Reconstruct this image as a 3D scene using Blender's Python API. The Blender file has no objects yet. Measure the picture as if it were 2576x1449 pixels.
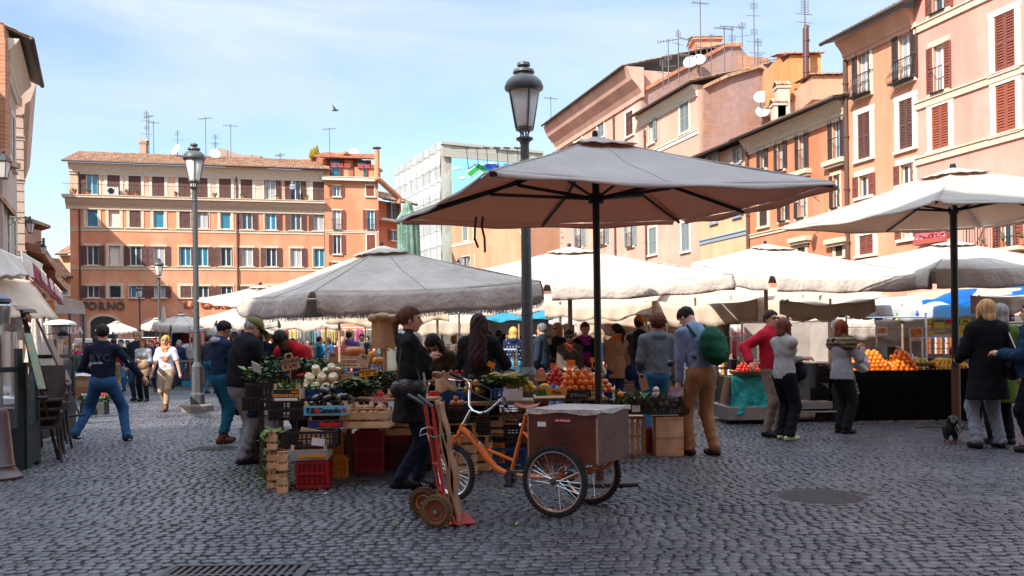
import bpy,math,random
import numpy as np
from mathutils import Vector,Matrix
SC=bpy.context.scene
COL=SC.collection
R=math.radians
# ---------------- camera, sky, sun, exposure ----------------
FPX,HC,ROLL=2290.0,1.38,R(0.8)
cd=bpy.data.cameras.new('camera');cam=bpy.data.objects.new('camera',cd);COL.objects.link(cam)
cr,sr=math.cos(ROLL),math.sin(ROLL)
cam.matrix_world=Matrix(((cr,sr,0,0),(0,0,-1,0),(-sr,cr,0,HC),(0,0,0,1)))
cd.sensor_width=36;cd.lens=36*FPX/2576;cd.shift_y=143.5/2576;cd.clip_end=2000;cd.clip_start=0.1
SC.camera=cam
SUN=Vector((-0.46,-0.62,0.63)).normalized()
el=math.asin(SUN.z);az=math.atan2(SUN.x,SUN.y)
w=bpy.data.worlds.new('World');SC.world=w;w.use_nodes=True
nt=w.node_tree;nt.nodes.clear()
N=nt.nodes.new;L=nt.links.new
out=N('ShaderNodeOutputWorld');bg=N('ShaderNodeBackground');sky=N('ShaderNodeTexSky')
sky.sky_type='NISHITA';sky.sun_disc=False;sky.sun_elevation=el;sky.sun_rotation=az
sky.air_density=1.0;sky.dust_density=0.6;sky.ozone_density=1.4
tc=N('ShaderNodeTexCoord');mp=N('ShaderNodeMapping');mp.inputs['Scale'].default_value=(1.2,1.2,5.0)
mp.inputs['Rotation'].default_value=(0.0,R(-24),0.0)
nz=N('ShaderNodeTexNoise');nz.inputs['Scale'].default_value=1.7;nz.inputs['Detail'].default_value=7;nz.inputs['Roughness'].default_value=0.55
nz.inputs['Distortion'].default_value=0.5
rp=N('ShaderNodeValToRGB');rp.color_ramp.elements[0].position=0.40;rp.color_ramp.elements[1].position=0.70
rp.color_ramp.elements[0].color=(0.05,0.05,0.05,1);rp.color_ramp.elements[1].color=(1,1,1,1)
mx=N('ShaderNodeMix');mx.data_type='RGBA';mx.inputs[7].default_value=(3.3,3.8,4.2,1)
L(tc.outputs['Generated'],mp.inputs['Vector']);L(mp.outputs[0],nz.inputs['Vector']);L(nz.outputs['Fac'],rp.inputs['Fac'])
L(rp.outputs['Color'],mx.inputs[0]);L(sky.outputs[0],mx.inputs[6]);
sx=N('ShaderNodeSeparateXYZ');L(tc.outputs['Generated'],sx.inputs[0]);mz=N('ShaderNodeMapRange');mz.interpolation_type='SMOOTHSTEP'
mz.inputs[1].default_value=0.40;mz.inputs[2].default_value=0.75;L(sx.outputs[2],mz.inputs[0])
m2=N('ShaderNodeMix');m2.data_type='RGBA';m2.inputs[7].default_value=(6.6,8.0,9.8,1);L(mz.outputs[0],m2.inputs[0]);L(mx.outputs[2],m2.inputs[6]);L(m2.outputs[2],bg.inputs['Color'])  # brighter overhead cloud zone, added out of view to lift the fill light
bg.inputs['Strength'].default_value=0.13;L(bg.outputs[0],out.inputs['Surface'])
sd=bpy.data.lights.new('sun','SUN');sd.energy=4.2;sd.angle=R(0.53);sd.color=(1.0,0.94,0.86)
sun=bpy.data.objects.new('sun',sd);COL.objects.link(sun);sun.rotation_euler=SUN.to_track_quat('Z','Y').to_euler()
SC.view_settings.view_transform='Standard';SC.view_settings.look='None'
SC.view_settings.exposure=0.95;SC.view_settings.gamma=1.0;SC.view_settings.use_curve_mapping=False
SC.render.engine='CYCLES'
SC.cycles.max_bounces=6;SC.cycles.transparent_max_bounces=12
# ---------------- helpers ----------------
def ray(px,py):
 xc,yc=(px-1288)/FPX,(868-py)/FPX
 return Vector((xc*cr+yc*sr,1.0,-xc*sr+yc*cr))
def W(px,py,Y):return Vector((0,0,HC))+ray(px,py)*Y
def G(px,py):
 r=ray(px,py);return Vector((0,0,HC))+r*(-HC/r.z)
def GX(px,Y):return Vector((ray(px,868).x*Y,Y,0))
def pole_z(px,py,Y):return W(px,py,Y).z
def roots(o):
 while o.parent:o=o.parent
 return o
def tag(o,label,cat,group=None,kind=None):
 if label:o['label']=label
 if cat:o['category']=cat
 if group:o['group']=group
 if kind:o['kind']=kind
 return o
def thing(name,label,cat,loc=(0,0,0),rz=0,group=None):
 o=bpy.data.objects.new(name,None);COL.objects.link(o);o.empty_display_size=.1
 o.location=loc;o.rotation_euler=(0,0,rz);return tag(o,label,cat,group)
def rootmat(o):
 r=roots(o);return Matrix.Translation(r.location)@Matrix.Rotation(r.rotation_euler.z,4,'Z')
class MB:
 def __init__(s,M=None):s.v=[];s.f=[];s.m=[];s.M=M;s.mi=0
 def add(s,vs,fs):
  b=len(s.v)
  if s.M is not None:vs=[s.M@Vector(v)for v in vs]
  s.v.extend([tuple(v)for v in vs]);s.f.extend([tuple(i+b for i in f)for f in fs]);s.m.extend([s.mi]*len(fs));return s
 def box(s,x0,x1,y0,y1,z0,z1):
  vs=[(x,y,z)for z in(z0,z1)for y in(y0,y1)for x in(x0,x1)]
  return s.add(vs,[(0,2,3,1),(4,5,7,6),(0,1,5,4),(2,6,7,3),(0,4,6,2),(1,3,7,5)])
 def cbox(s,c,d,rot=None):
  c=Vector(c);h=[k/2 for k in d]
  vs=[]
  for z in(-h[2],h[2]):
   for y in(-h[1],h[1]):
    for x in(-h[0],h[0]):
     p=Vector((x,y,z))
     if rot is not None:p=rot@p
     vs.append(c+p)
  return s.add(vs,[(0,2,3,1),(4,5,7,6),(0,1,5,4),(2,6,7,3),(0,4,6,2),(1,3,7,5)])
 def tube(s,pts,r,n=8,cap=True,sx=1.0):
  pts=[Vector(p)for p in pts];k=len(pts)
  rs=r if isinstance(r,(list,tuple))else[r]*k
  t0=(pts[1]-pts[0]).normalized()
  up=Vector((0,0,1))if abs(t0.z)<.9 else Vector((1,0,0))
  u=t0.cross(up).normalized();vs=[]
  for i,p in enumerate(pts):
   a=pts[max(i-1,0)];b=pts[min(i+1,k-1)]
   t=(b-a)
   t=t.normalized()if t.length>1e-9 else t0
   u=(u-t*u.dot(t));u=u.normalized()if u.length>1e-6 else t.orthogonal().normalized()
   q=t.cross(u)
   for j in range(n):
    an=2*math.pi*j/n
    vs.append(p+(u*math.cos(an)*sx+q*math.sin(an))*rs[i])
  fs=[(i*n+j,i*n+(j+1)%n,(i+1)*n+(j+1)%n,(i+1)*n+j)for i in range(k-1)for j in range(n)]
  if cap:fs+=[tuple(range(n-1,-1,-1)),tuple((k-1)*n+j for j in range(n))]
  return s.add(vs,fs)
 def lathe(s,prof,c=(0,0,0),n=16,ax=None,cap=True):
  vs=[];c=Vector(c)
  for(r,z)in prof:
   for j in range(n):
    a=2*math.pi*j/n;p=Vector((r*math.cos(a),r*math.sin(a),z))
    if ax is not None:p=ax@p
    vs.append(c+p)
  k=len(prof)
  fs=[(i*n+j,i*n+(j+1)%n,(i+1)*n+(j+1)%n,(i+1)*n+j)for i in range(k-1)for j in range(n)]
  if cap:fs+=[tuple(range(n-1,-1,-1)),tuple((k-1)*n+j for j in range(n))]
  return s.add(vs,fs)
 def ball(s,c,r,n=12,m=8,jit=0,rng=None,rot=None):
  c=Vector(c);r=(r,r,r)if not hasattr(r,'__len__')else r
  vs=[];fs=[]
  for i in range(m+1):
   th=math.pi*i/m
   for j in range(n):
    ph=2*math.pi*j/n
    p=Vector((r[0]*math.sin(th)*math.cos(ph),r[1]*math.sin(th)*math.sin(ph),r[2]*math.cos(th)))
    if jit:p*=1+jit*(math.sin(3*ph+5*th+c.x*40)*.6+math.sin(7*th+2*ph+c.y*30)*.4)
    if rot is not None:p=rot@p
    vs.append(c+p)
  for i in range(m):
   for j in range(n):fs.append((i*n+j,(i+1)*n+j,(i+1)*n+(j+1)%n,i*n+(j+1)%n))
  return s.add(vs,fs)
 def prism(s,poly,d):
  d=Vector(d);n=len(poly);vs=[Vector(p)for p in poly]+[Vector(p)+d for p in poly]
  return s.add(vs,[tuple(range(n)),tuple(range(2*n-1,n-1,-1))]+[(i,i+n,(i+1)%n+n,(i+1)%n)for i in range(n)])
 def grid(s,fn,nu,nv):
  vs=[fn(i/nu,j/nv)for j in range(nv+1)for i in range(nu+1)]
  return s.add(vs,[(j*(nu+1)+i,j*(nu+1)+i+1,(j+1)*(nu+1)+i+1,(j+1)*(nu+1)+i)for j in range(nv)for i in range(nu)])
 def arr(s,V,F):
  return s.add([Vector(v)for v in V],[tuple(int(k)for k in f)for f in F])
 def build(s,name,mat,parent=None,world=False,smooth=False,label=None,cat=None,group=None,kind=None,solid=0,bevel=0):
  me=bpy.data.meshes.new(name);vs=s.v
  if world and parent is not None:
   I=rootmat(parent).inverted();vs=[tuple(I@Vector(v))for v in vs]
  me.from_pydata(vs,[],s.f);mats=mat if isinstance(mat,(list,tuple))else[mat]
  for m_ in mats:me.materials.append(m_)
  if len(mats)>1:me.polygons.foreach_set('material_index',s.m)
  if smooth:me.polygons.foreach_set('use_smooth',[True]*len(me.polygons))
  me.update()
  o=bpy.data.objects.new(name,me);COL.objects.link(o)
  if parent is not None:o.parent=parent
  elif not world and False:pass
  if smooth=='auto':
   me.set_sharp_from_angle(angle=R(40))
  tag(o,label,cat,group,kind)
  if solid:
   md=o.modifiers.new('solid','SOLIDIFY');md.thickness=solid;md.offset=0
  if bevel:
   md=o.modifiers.new('bevel','BEVEL');md.width=bevel;md.segments=2;md.limit_method='ANGLE'
  return o
def kids(o):return[c for c in bpy.data.objects if c.parent==o]
KC={}
def copy_tree(o,loc=None,rz=None,parent=None,label=None,group=None,scale=None,cat=None):
 c=o.copy();COL.objects.link(c)
 if parent is not None:c.parent=parent
 if loc is not None:c.location=loc
 if rz is not None:c.rotation_euler=(0,0,rz)
 if scale is not None:c.scale=scale
 if label:c['label']=label
 if group:c['group']=group
 if cat:c['category']=cat
 if o.name not in KC:KC[o.name]=kids(o)
 for ch in KC[o.name]:copy_tree(ch,parent=c)
 return c
def textmb(txt,size=1.0,M=None,extrude=.01,align='CENTER',bold=0,spacing=1.0):
 cu=bpy.data.curves.new('t','FONT');cu.body=txt;cu.size=size;cu.extrude=extrude;cu.align_x=align;cu.align_y='CENTER'
 cu.offset=bold;cu.resolution_u=2;cu.space_character=spacing
 o=bpy.data.objects.new('t',cu);COL.objects.link(o)
 dg=bpy.context.evaluated_depsgraph_get();dg.update()
 me=bpy.data.meshes.new_from_object(o.evaluated_get(dg))
 T=Matrix(((1,0,0,0),(0,0,-1,0),(0,1,0,0),(0,0,0,1)))
 mb=MB((M if M is not None else Matrix.Identity(4))@T)
 mb.add([v.co for v in me.vertices],[tuple(p.vertices)for p in me.polygons])
 bpy.data.objects.remove(o);bpy.data.curves.remove(cu);bpy.data.meshes.remove(me)
 return mb
 # ---------------- materials ----------------
MATS={}
def pm(name,col,rough=.65,var=.18,scale=4.0,bump=.15,bscale=60.,metal=0.,col2=None,mixpos=(.45,.6),spec=.5,streak=0,trans=0,island=0,coat=0,tcol=None,stripe=None,coord='Object',det=6):
 if name in MATS:return MATS[name]
 m=bpy.data.materials.new(name);m.use_nodes=True;t=m.node_tree;t.nodes.clear();MATS[name]=m
 n=t.nodes.new;l=t.links.new
 o=n('ShaderNodeOutputMaterial');b=n('ShaderNodeBsdfPrincipled');c=n('ShaderNodeTexCoord')
 vec=c.outputs[coord]
 b.inputs['Metallic'].default_value=metal;b.inputs['Specular IOR Level'].default_value=spec
 if coat:b.inputs['Coat Weight'].default_value=coat;b.inputs['Coat Roughness'].default_value=.08
 nz=n('ShaderNodeTexNoise');nz.inputs['Scale'].default_value=scale;nz.inputs['Detail'].default_value=det;nz.inputs['Roughness'].default_value=.6
 l(vec,nz.inputs['Vector'])
 col=tuple(col)+(1,)
 if col2 is not None:
  r=n('ShaderNodeValToRGB');r.color_ramp.elements[0].position=mixpos[0];r.color_ramp.elements[1].position=mixpos[1]
  r.color_ramp.elements[0].color=col;r.color_ramp.elements[1].color=tuple(col2)+(1,)
  l(nz.outputs['Fac'],r.inputs['Fac']);cs=r.outputs['Color']
 else:
  q=n('ShaderNodeRGB');q.outputs[0].default_value=col;cs=q.outputs[0]
 if stripe:
  wv=n('ShaderNodeTexWave');wv.bands_direction=stripe[0];wv.inputs['Scale'].default_value=stripe[1];wv.inputs['Distortion'].default_value=stripe[3]if len(stripe)>3 else .3
  l(vec,wv.inputs['Vector']);rr=n('ShaderNodeValToRGB');rr.color_ramp.elements[0].position=.45;rr.color_ramp.elements[1].position=.55
  l(wv.outputs['Fac'],rr.inputs['Fac']);m3=n('ShaderNodeMix');m3.data_type='RGBA';m3.inputs[7].default_value=tuple(stripe[2])+(1,)
  l(rr.outputs['Color'],m3.inputs[0]);l(cs,m3.inputs[6]);cs=m3.outputs[2]
 n2=n('ShaderNodeTexNoise');n2.inputs['Scale'].default_value=scale*2.7;n2.inputs['Detail'].default_value=det
 if streak:
  mpn=n('ShaderNodeMapping');mpn.inputs['Scale'].default_value=(1,1,.12);l(vec,mpn.inputs['Vector']);l(mpn.outputs[0],n2.inputs['Vector'])
 else:l(vec,n2.inputs['Vector'])
 mr=n('ShaderNodeMapRange');mr.inputs[1].default_value=.25;mr.inputs[2].default_value=.75
 mr.inputs[3].default_value=1-var;mr.inputs[4].default_value=1+var
 l(n2.outputs['Fac'],mr.inputs[0]);vfac=mr.outputs[0]
 if island:
  gi=n('ShaderNodeNewGeometry');m4=n('ShaderNodeMapRange');m4.inputs[3].default_value=1-island;m4.inputs[4].default_value=1+island
  l(gi.outputs['Random Per Island'],m4.inputs[0]);mu=n('ShaderNodeMath');mu.operation='MULTIPLY';l(vfac,mu.inputs[0]);l(m4.outputs[0],mu.inputs[1]);vfac=mu.outputs[0]
 vm=n('ShaderNodeVectorMath');vm.operation='SCALE';l(cs,vm.inputs[0]);l(vfac,vm.inputs['Scale'])
 l(vm.outputs[0],b.inputs['Base Color'])
 mr2=n('ShaderNodeMapRange');mr2.inputs[3].default_value=max(.02,rough-.1);mr2.inputs[4].default_value=min(1,rough+.1)
 l(nz.outputs['Fac'],mr2.inputs[0]);l(mr2.outputs[0],b.inputs['Roughness'])
 if bump:
  n3=n('ShaderNodeTexNoise');n3.inputs['Scale'].default_value=bscale;n3.inputs['Detail'].default_value=4;l(vec,n3.inputs['Vector'])
  bp=n('ShaderNodeBump');bp.inputs['Strength'].default_value=bump;bp.inputs['Distance'].default_value=1.0/bscale
  l(n3.outputs['Fac'],bp.inputs['Height']);l(bp.outputs[0],b.inputs['Normal'])
 sh=b.outputs[0]
 if trans:
  tr=n('ShaderNodeBsdfTranslucent');tr.inputs['Color'].default_value=tuple(tcol or(0,0,0))+(1,);None if tcol else l(vm.outputs[0],tr.inputs['Color']);ms=n('ShaderNodeMixShader');ms.inputs[0].default_value=trans
  l(sh,ms.inputs[1]);l(tr.outputs[0],ms.inputs[2]);sh=ms.outputs[0]
 l(sh,o.inputs['Surface']);return m
def glassmat(name,col=(.9,.95,.95),alpha=.25,rough=.05):
 if name in MATS:return MATS[name]
 m=bpy.data.materials.new(name);m.use_nodes=True;t=m.node_tree;t.nodes.clear();MATS[name]=m
 n=t.nodes.new;l=t.links.new
 o=n('ShaderNodeOutputMaterial');tr=n('ShaderNodeBsdfTransparent');b=n('ShaderNodeBsdfPrincipled');b.inputs['Base Color'].default_value=tuple(col)+(1,)
 nz=n('ShaderNodeTexNoise');nz.inputs['Scale'].default_value=3;mr=n('ShaderNodeMapRange');mr.inputs[3].default_value=alpha*.6;mr.inputs[4].default_value=alpha*1.4
 b.inputs['Roughness'].default_value=rough;ms=n('ShaderNodeMixShader');l(nz.outputs['Fac'],mr.inputs[0]);l(mr.outputs[0],ms.inputs[0])
 l(tr.outputs[0],ms.inputs[1]);l(b.outputs[0],ms.inputs[2]);l(ms.outputs[0],o.inputs['Surface']);return m
def flat(name,col,rough=.6,**k):
 k.setdefault('var',.08);k.setdefault('bump',.05);return pm(name,col,rough,**k)
def brickmat(name,c1,c2,mortar,sx=1.0,plaster=None,pf=(.45,.55)):
 if name in MATS:return MATS[name]
 m=pm(name,c1,.9,.15,1.0,.3,30.);t=m.node_tree;n=t.nodes.new;l=t.links.new
 b=[x for x in t.nodes if x.type=='BSDF_PRINCIPLED'][0]
 c=n('ShaderNodeTexCoord');mp=n('ShaderNodeMapping');mp.inputs['Rotation'].default_value=(R(90),0,0);l(c.outputs['Object'],mp.inputs['Vector'])
 bk=n('ShaderNodeTexBrick');bk.inputs['Scale'].default_value=sx;bk.inputs['Color1'].default_value=tuple(c1)+(1,);bk.inputs['Color2'].default_value=tuple(c2)+(1,)
 bk.inputs['Mortar'].default_value=tuple(mortar)+(1,);bk.inputs['Brick Width'].default_value=.45;bk.inputs['Row Height'].default_value=.13;bk.inputs['Mortar Size'].default_value=.02
 l(mp.outputs[0],bk.inputs['Vector']);cs=bk.outputs['Color']
 if plaster:
  nz=n('ShaderNodeTexNoise');nz.inputs['Scale'].default_value=.55;nz.inputs['Detail'].default_value=8;l(c.outputs['Object'],nz.inputs['Vector'])
  r=n('ShaderNodeValToRGB');r.color_ramp.elements[0].position=pf[0];r.color_ramp.elements[1].position=pf[1];l(nz.outputs['Fac'],r.inputs['Fac'])
  m3=n('ShaderNodeMix');m3.data_type='RGBA';m3.inputs[7].default_value=tuple(plaster)+(1,);l(r.outputs['Color'],m3.inputs[0]);l(cs,m3.inputs[6]);cs=m3.outputs[2]
 vm=[x for x in t.nodes if x.type=='VECT_MATH'][0];l(cs,vm.inputs[0]);return m
def plastermat(name,col,col2,mixpos=(.48,.68)):
 if name not in('orange_plaster','pale_peeling_plaster'):col,col2=[(a*.80,b*.73,c*.72)for a,b,c in(col,col2)]
 return pm(name,col,.9,.17,.35,.25,18.,col2=col2,mixpos=mixpos,streak=1,det=8)
WHITE=flat('white_paint',(.72,.70,.64));WOOD=pm('pale_wood',(.50,.30,.15),.7,.25,3,.2,40,col2=(.60,.40,.22),island=.15)
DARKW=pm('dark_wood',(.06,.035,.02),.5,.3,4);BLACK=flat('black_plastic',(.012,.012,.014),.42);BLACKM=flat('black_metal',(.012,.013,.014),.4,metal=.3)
IRON=pm('lamp_iron',(.07,.075,.077),.45,.25,6,.1,80);STEEL=flat('bare_steel',(.55,.55,.56),.28,metal=1.0)
TILE=pm('roof_tile',(.34,.14,.07),.9,.25,2.0,.3,25,col2=(.42,.30,.20),mixpos=(.4,.62),island=.35)
TILER=pm('red_roof_tile',(.45,.13,.06),.85,.25,2.0,.3,25,col2=(.50,.24,.14),mixpos=(.4,.62),island=.3)
GLASSB=flat('window_glass',(.02,.05,.07),.06,spec=.9,var=.3,scale=.4,bump=0);GLASSC=flat('window_glass_painted_sky',(.02,.18,.28),.08,spec=.8,scale=.4,bump=0)  # GLASSC has the blue of reflected sky painted into its base colour
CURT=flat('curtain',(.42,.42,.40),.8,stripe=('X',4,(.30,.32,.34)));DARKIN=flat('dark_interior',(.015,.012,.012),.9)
# ---------------- ground ----------------
def ground():
 m=pm('paving_ground',(.036,.033,.034),.6,.3,.6,.0,60)
 t=m.node_tree;n=t.nodes.new;l=t.links.new;b=[x for x in t.nodes if x.type=='BSDF_PRINCIPLED'][0]
 c=n('ShaderNodeTexCoord');v=n('ShaderNodeTexVoronoi');v.feature='DISTANCE_TO_EDGE';v.inputs['Scale'].default_value=7.5;v.inputs['Randomness'].default_value=.5
 l(c.outputs['Object'],v.inputs['Vector']);mr=n('ShaderNodeMapRange');mr.inputs[2].default_value=.12;l(v.outputs['Distance'],mr.inputs[0])
 bp=n('ShaderNodeBump');bp.inputs['Strength'].default_value=.9;bp.inputs['Distance'].default_value=.02;l(mr.outputs[0],bp.inputs['Height']);l(bp.outputs[0],b.inputs['Normal'])
 g=MB();g.add([(-600,-200,-.012),(600,-200,-.012),(600,900,-.012),(-600,900,-.012)],[(0,1,2,3)])
 g.build('ground',m,kind='structure')
 rng=np.random.default_rng(4)
 rows=[]
 y=3.2;p=.088
 pts=[]
 while y<27:
  pw=p*rng.uniform(.94,1.08)
  half=y*.60+1.2
  xs=np.arange(-half,half,p*1.0)
  xs=xs+rng.uniform(0,p)+rng.normal(0,.010,xs.size)
  pts.append(np.stack([xs,np.full(xs.size,y),np.full(xs.size,pw)],1));y+=pw
 P=np.concatenate(pts)
 X,Y=P[:,0].copy(),P[:,1].copy()
 ang=.10*np.tanh((X-1)/4)
 Yw=Y+.16*np.sin(X*.55+Y*.2)+.05*np.sin(X*1.7+1.3*Y)+.10*X*(X>0)*.6-.05*X*(X<0)+rng.normal(0,.005,X.size)
 Xw=X+.06*np.sin(Y*.9+X*.3)
 keep=~(((Xw-MH[0])**2/.19+(Yw-MH[1])**2/.19<1)|((np.abs(Xw-GR[0])<.46)&(np.abs(Yw-GR[1])<.27))|((np.abs(Xw-GR2[0])<.36)&(np.abs(Yw-GR2[1])<.22)))
 Xw,Yw,Y=Xw[keep],Yw[keep],Y[keep]
 n=Xw.size
 rot=rng.normal(0,.05,n)+.06
 sx=p*.5*rng.uniform(.92,1.03,n);sy=p*.5*rng.uniform(.90,1.0,n)
 th=np.arange(8)*math.pi/4+math.pi/8
 sup=1/(np.abs(np.cos(th))**8+np.abs(np.sin(th))**8)**.125
 rings=[(1.0,-.03),(.98,-.005),(.88,.001),(.5,.003)]
 V=[]
 tilt=rng.normal(0,.026,(n,2));zo=rng.normal(0,.0013,n)
 jr=1+rng.normal(0,.05,(n,8))
 for s,z in rings:
  lx=np.cos(th)*sup*s*jr*sx[:,None];ly=np.sin(th)*sup*s*jr*sy[:,None]
  zz=z+zo[:,None]+lx*tilt[:,:1]+ly*tilt[:,1:]
  cx=lx*np.cos(rot)[:,None]-ly*np.sin(rot)[:,None]+Xw[:,None]
  cy=lx*np.sin(rot)[:,None]+ly*np.cos(rot)[:,None]+Yw[:,None]
  V.append(np.stack([cx,cy,zz],-1))
 top=np.stack([Xw,Yw,.004+zo],-1)[:,None,:]
 V=np.concatenate(V+[top],1).reshape(-1,3)
 q=[]
 for r_ in range(3):
  for j in range(8):q.append((r_*8+j,r_*8+(j+1)%8,(r_+1)*8+(j+1)%8,(r_+1)*8+j))
 tr=[(24+j,24+(j+1)%8,32)for j in range(8)]
 q=np.array(q);tr=np.array(tr)
 base=(np.arange(n)*33)[:,None,None]
 Q=(q[None]+base).reshape(-1);T=(tr[None]+base).reshape(-1)
 me=bpy.data.meshes.new('cobblestones');me.vertices.add(len(V));me.vertices.foreach_set('co',V.reshape(-1).astype(np.float32))
 me.loops.add(len(Q)+len(T));me.loops.foreach_set('vertex_index',np.concatenate([Q,T]).astype(np.int32))
 nq,ntr=len(Q)//4,len(T)//3
 me.polygons.add(nq+ntr)
 ls=np.concatenate([np.arange(nq)*4,len(Q)+np.arange(ntr)*3]).astype(np.int32)
 me.polygons.foreach_set('loop_start',ls)
 me.polygons.foreach_set('use_smooth',[True]*(nq+ntr))
 me.update(calc_edges=True);me.validate()
 sm=pm('basalt_sett',(.042,.041,.050),.30,.3,.8,.4,90,col2=(.088,.080,.086),mixpos=(.38,.68),island=.45,spec=.6)
 me.materials.append(sm)
 o=bpy.data.objects.new('cobblestone_paving',me);COL.objects.link(o);tag(o,None,None,None,'structure')
MH=G(2062,1248);GR=G(580,1447);GR2=G(545,1128)
ground()
mh=thing('manhole_cover','round cast iron manhole cover set in the cobbles at right','manhole cover',(MH.x,MH.y,-.01))
a=MB();a.lathe([(.43,-.02),(.43,.006),(.39,.006),(.39,.002),(0.01,.002)],n=40);a.build('rim',pm('rust_iron',(.05,.036,.034),.55,.3,8),mh,smooth='auto')
a=MB()
for i in range(-9,10):
 for j in range(-9,10):
  if(i*i+j*j)*.0013<.125:a.cbox((i*.037,j*.037,.004),(.027,.027,.006))
a.lathe([(.385,-.01),(.385,.003),(.01,.003)],n=40);a.build('plate',pm('rust_iron',(.05,.036,.034),.55,.3,8),mh)
def grating(g,nm,lab,sx,sy):
 t=thing(nm,lab,'drain grate',(g.x,g.y,-.004));a=MB()
 a.box(-sx,sx,-sy,-sy+.04,-.02,.012);a.box(-sx,sx,sy-.04,sy,-.02,.012);a.box(-sx,-sx+.04,-sy+.04,sy-.04,-.02,.012);a.box(sx-.04,sx,-sy+.04,sy-.04,-.02,.012)
 a.build('frame',pm('rust_iron',(.05,.036,.034),.55),t);a=MB();k=int(sx*2/.05)
 for i in range(1,k):a.box(-sx+i*.05-.011,-sx+i*.05+.011,-sy+.04,sy-.04,-.015,.008)
 a.box(-sx+.04,sx-.04,-.012,.012,-.016,.009)
 a.build('bars',pm('rust_iron',(.05,.036,.034),.55),t)
grating(GR,'drain_grate','iron drain grate at the bottom edge of the cobbles',.45,.26)
grating(GR2,'drain_grate','wet iron drain grate beside the lamp post and brown boots',.34,.2)
# ---------------- buildings ----------------
class Fac:
 def __init__(s,pL,YL,pR,YR):
  A,B=GX(pL,YL),GX(pR,YR);s.A=A;s.d=(B-A).normalized();s.len=(B-A).length
  s.n=Vector((-s.d.y,s.d.x,0))
  s.M=Matrix(((s.d.x,s.n.x,0,0),(s.d.y,s.n.y,0,0),(0,0,1,0),(0,0,0,1)))
  s.T=Matrix.Translation(A)@s.M;s.rz=math.atan2(s.d.y,s.d.x)
 def hit(s,px,py):
  r=ray(px,py);o=Vector((0,0,HC));t=(s.A-o).dot(s.n)/r.dot(s.n);p=o+r*t
  return(p-s.A).dot(s.d),p.z
 def rect(s,x0,y0,x1,y1):
  xm,ym=(x0+x1)/2,(y0+y1)/2
  return s.hit(x0,ym)[0],s.hit(x1,ym)[0],s.hit(xm,y1)[1],s.hit(xm,y0)[1]
 def root(s,name,label,cat='building',group=None):
  return thing(name,label,cat,s.A,s.rz,group)
def wall_mesh(mb,L_,H_,depth,holes,rev=.22,z0=-.3):
 S=sorted({0,L_}|{v for h in holes for v in h[:2]});Z=sorted({z0,H_}|{v for h in holes for v in h[2:4]})
 for i in range(len(S)-1):
  for j in range(len(Z)-1):
   cs,cz=(S[i]+S[i+1])/2,(Z[j]+Z[j+1])/2
   if any(h[0]<cs<h[1]and h[2]<cz<h[3]for h in holes):continue
   mb.add([(S[i],0,Z[j]),(S[i+1],0,Z[j]),(S[i+1],0,Z[j+1]),(S[i],0,Z[j+1])],[(0,1,2,3)])
 for a,b,c,d in[h[:4]for h in holes]:
  mb.add([(a,0,c),(b,0,c),(b,0,d),(a,0,d),(a,rev,c),(b,rev,c),(b,rev,d),(a,rev,d)],[(0,4,5,1),(1,5,6,2),(2,6,7,3),(3,7,4,0)])
 mb.add([(0,0,z0),(0,depth,z0),(0,depth,H_),(0,0,H_)],[(0,3,2,1)])
 mb.add([(L_,0,z0),(L_,depth,z0),(L_,depth,H_),(L_,0,H_)],[(0,1,2,3)])
 mb.add([(0,depth,z0),(L_,depth,z0),(L_,depth,H_),(0,depth,H_)],[(1,0,3,2)])
 mb.add([(0,0,H_),(L_,0,H_),(L_,depth,H_),(0,depth,H_)],[(0,1,2,3)])
 for a,b,c,d in[h[:4]for h in holes]:
  mb.add([(a,rev,c),(b,rev,c),(b,rev,d),(a,rev,d)],[(0,1,2,3)])if False else None
def leaf(mb,x0,x1,z0,z1,y,slat=True,ang=None,hinge=None):
 """louvred shutter leaf; ang swings it about the hinge edge"""
 M0=mb.M
 if ang:
  hx=x0 if hinge=='L' else x1
  mb.M=(M0 or Matrix.Identity(4))@Matrix.Translation((hx,y,0))@Matrix.Rotation(ang,4,'Z')@Matrix.Translation((-hx,-y,0))
 t=.045;f=min(.07,(x1-x0)*.18)
 mb.box(x0,x0+f,y-t,y,z0,z1);mb.box(x1-f,x1,y-t,y,z0,z1)
 zm=(z0+z1)/2
 for za,zb in((z0,z0+.10),(zm-.05,zm+.05),(z1-.08,z1)):mb.box(x0+f,x1-f,y-t+.004,y-.004,za,zb)
 if slat:
  n=max(4,int((z1-z0)/.11))
  for i in range(n):
   z=z0+.1+(z1-z0-.18)*(i+.5)/n
   mb.add([(x0+f,y-t+.006,z-.035),(x1-f,y-t+.006,z-.035),(x1-f,y-.008,z+.035),(x0+f,y-.008,z+.035)],[(0,1,2,3)])
  mb.box(x0+f,x1-f,y-.006,y-.003,z0+.1,z1-.08)
 else:mb.box(x0+f,x1-f,y-t+.012,y-.005,z0+.1,z1-.08)
 mb.M=M0
SHB=pm('brown_shutter',(.11,.045,.035),.65,.25,3);SHR=pm('red_brown_shutter',(.20,.055,.035),.65,.2,3);SHG=pm('grey_shutter',(.22,.25,.25),.65,.2,3)
SHD=pm('dark_brown_shutter',(.06,.032,.028),.6,.25,3);SHO=pm('orange_shutter',(.28,.07,.035),.65,.2,3);TRIM=pm('stone_trim',(.62,.50,.36),.85,.12,2,.2,30)
TRIMW=pm('white_stone_trim',(.70,.62,.50),.85,.12,2,.2,30);BLUEG=flat('blue_grey_trim',(.25,.30,.36),.8)
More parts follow.
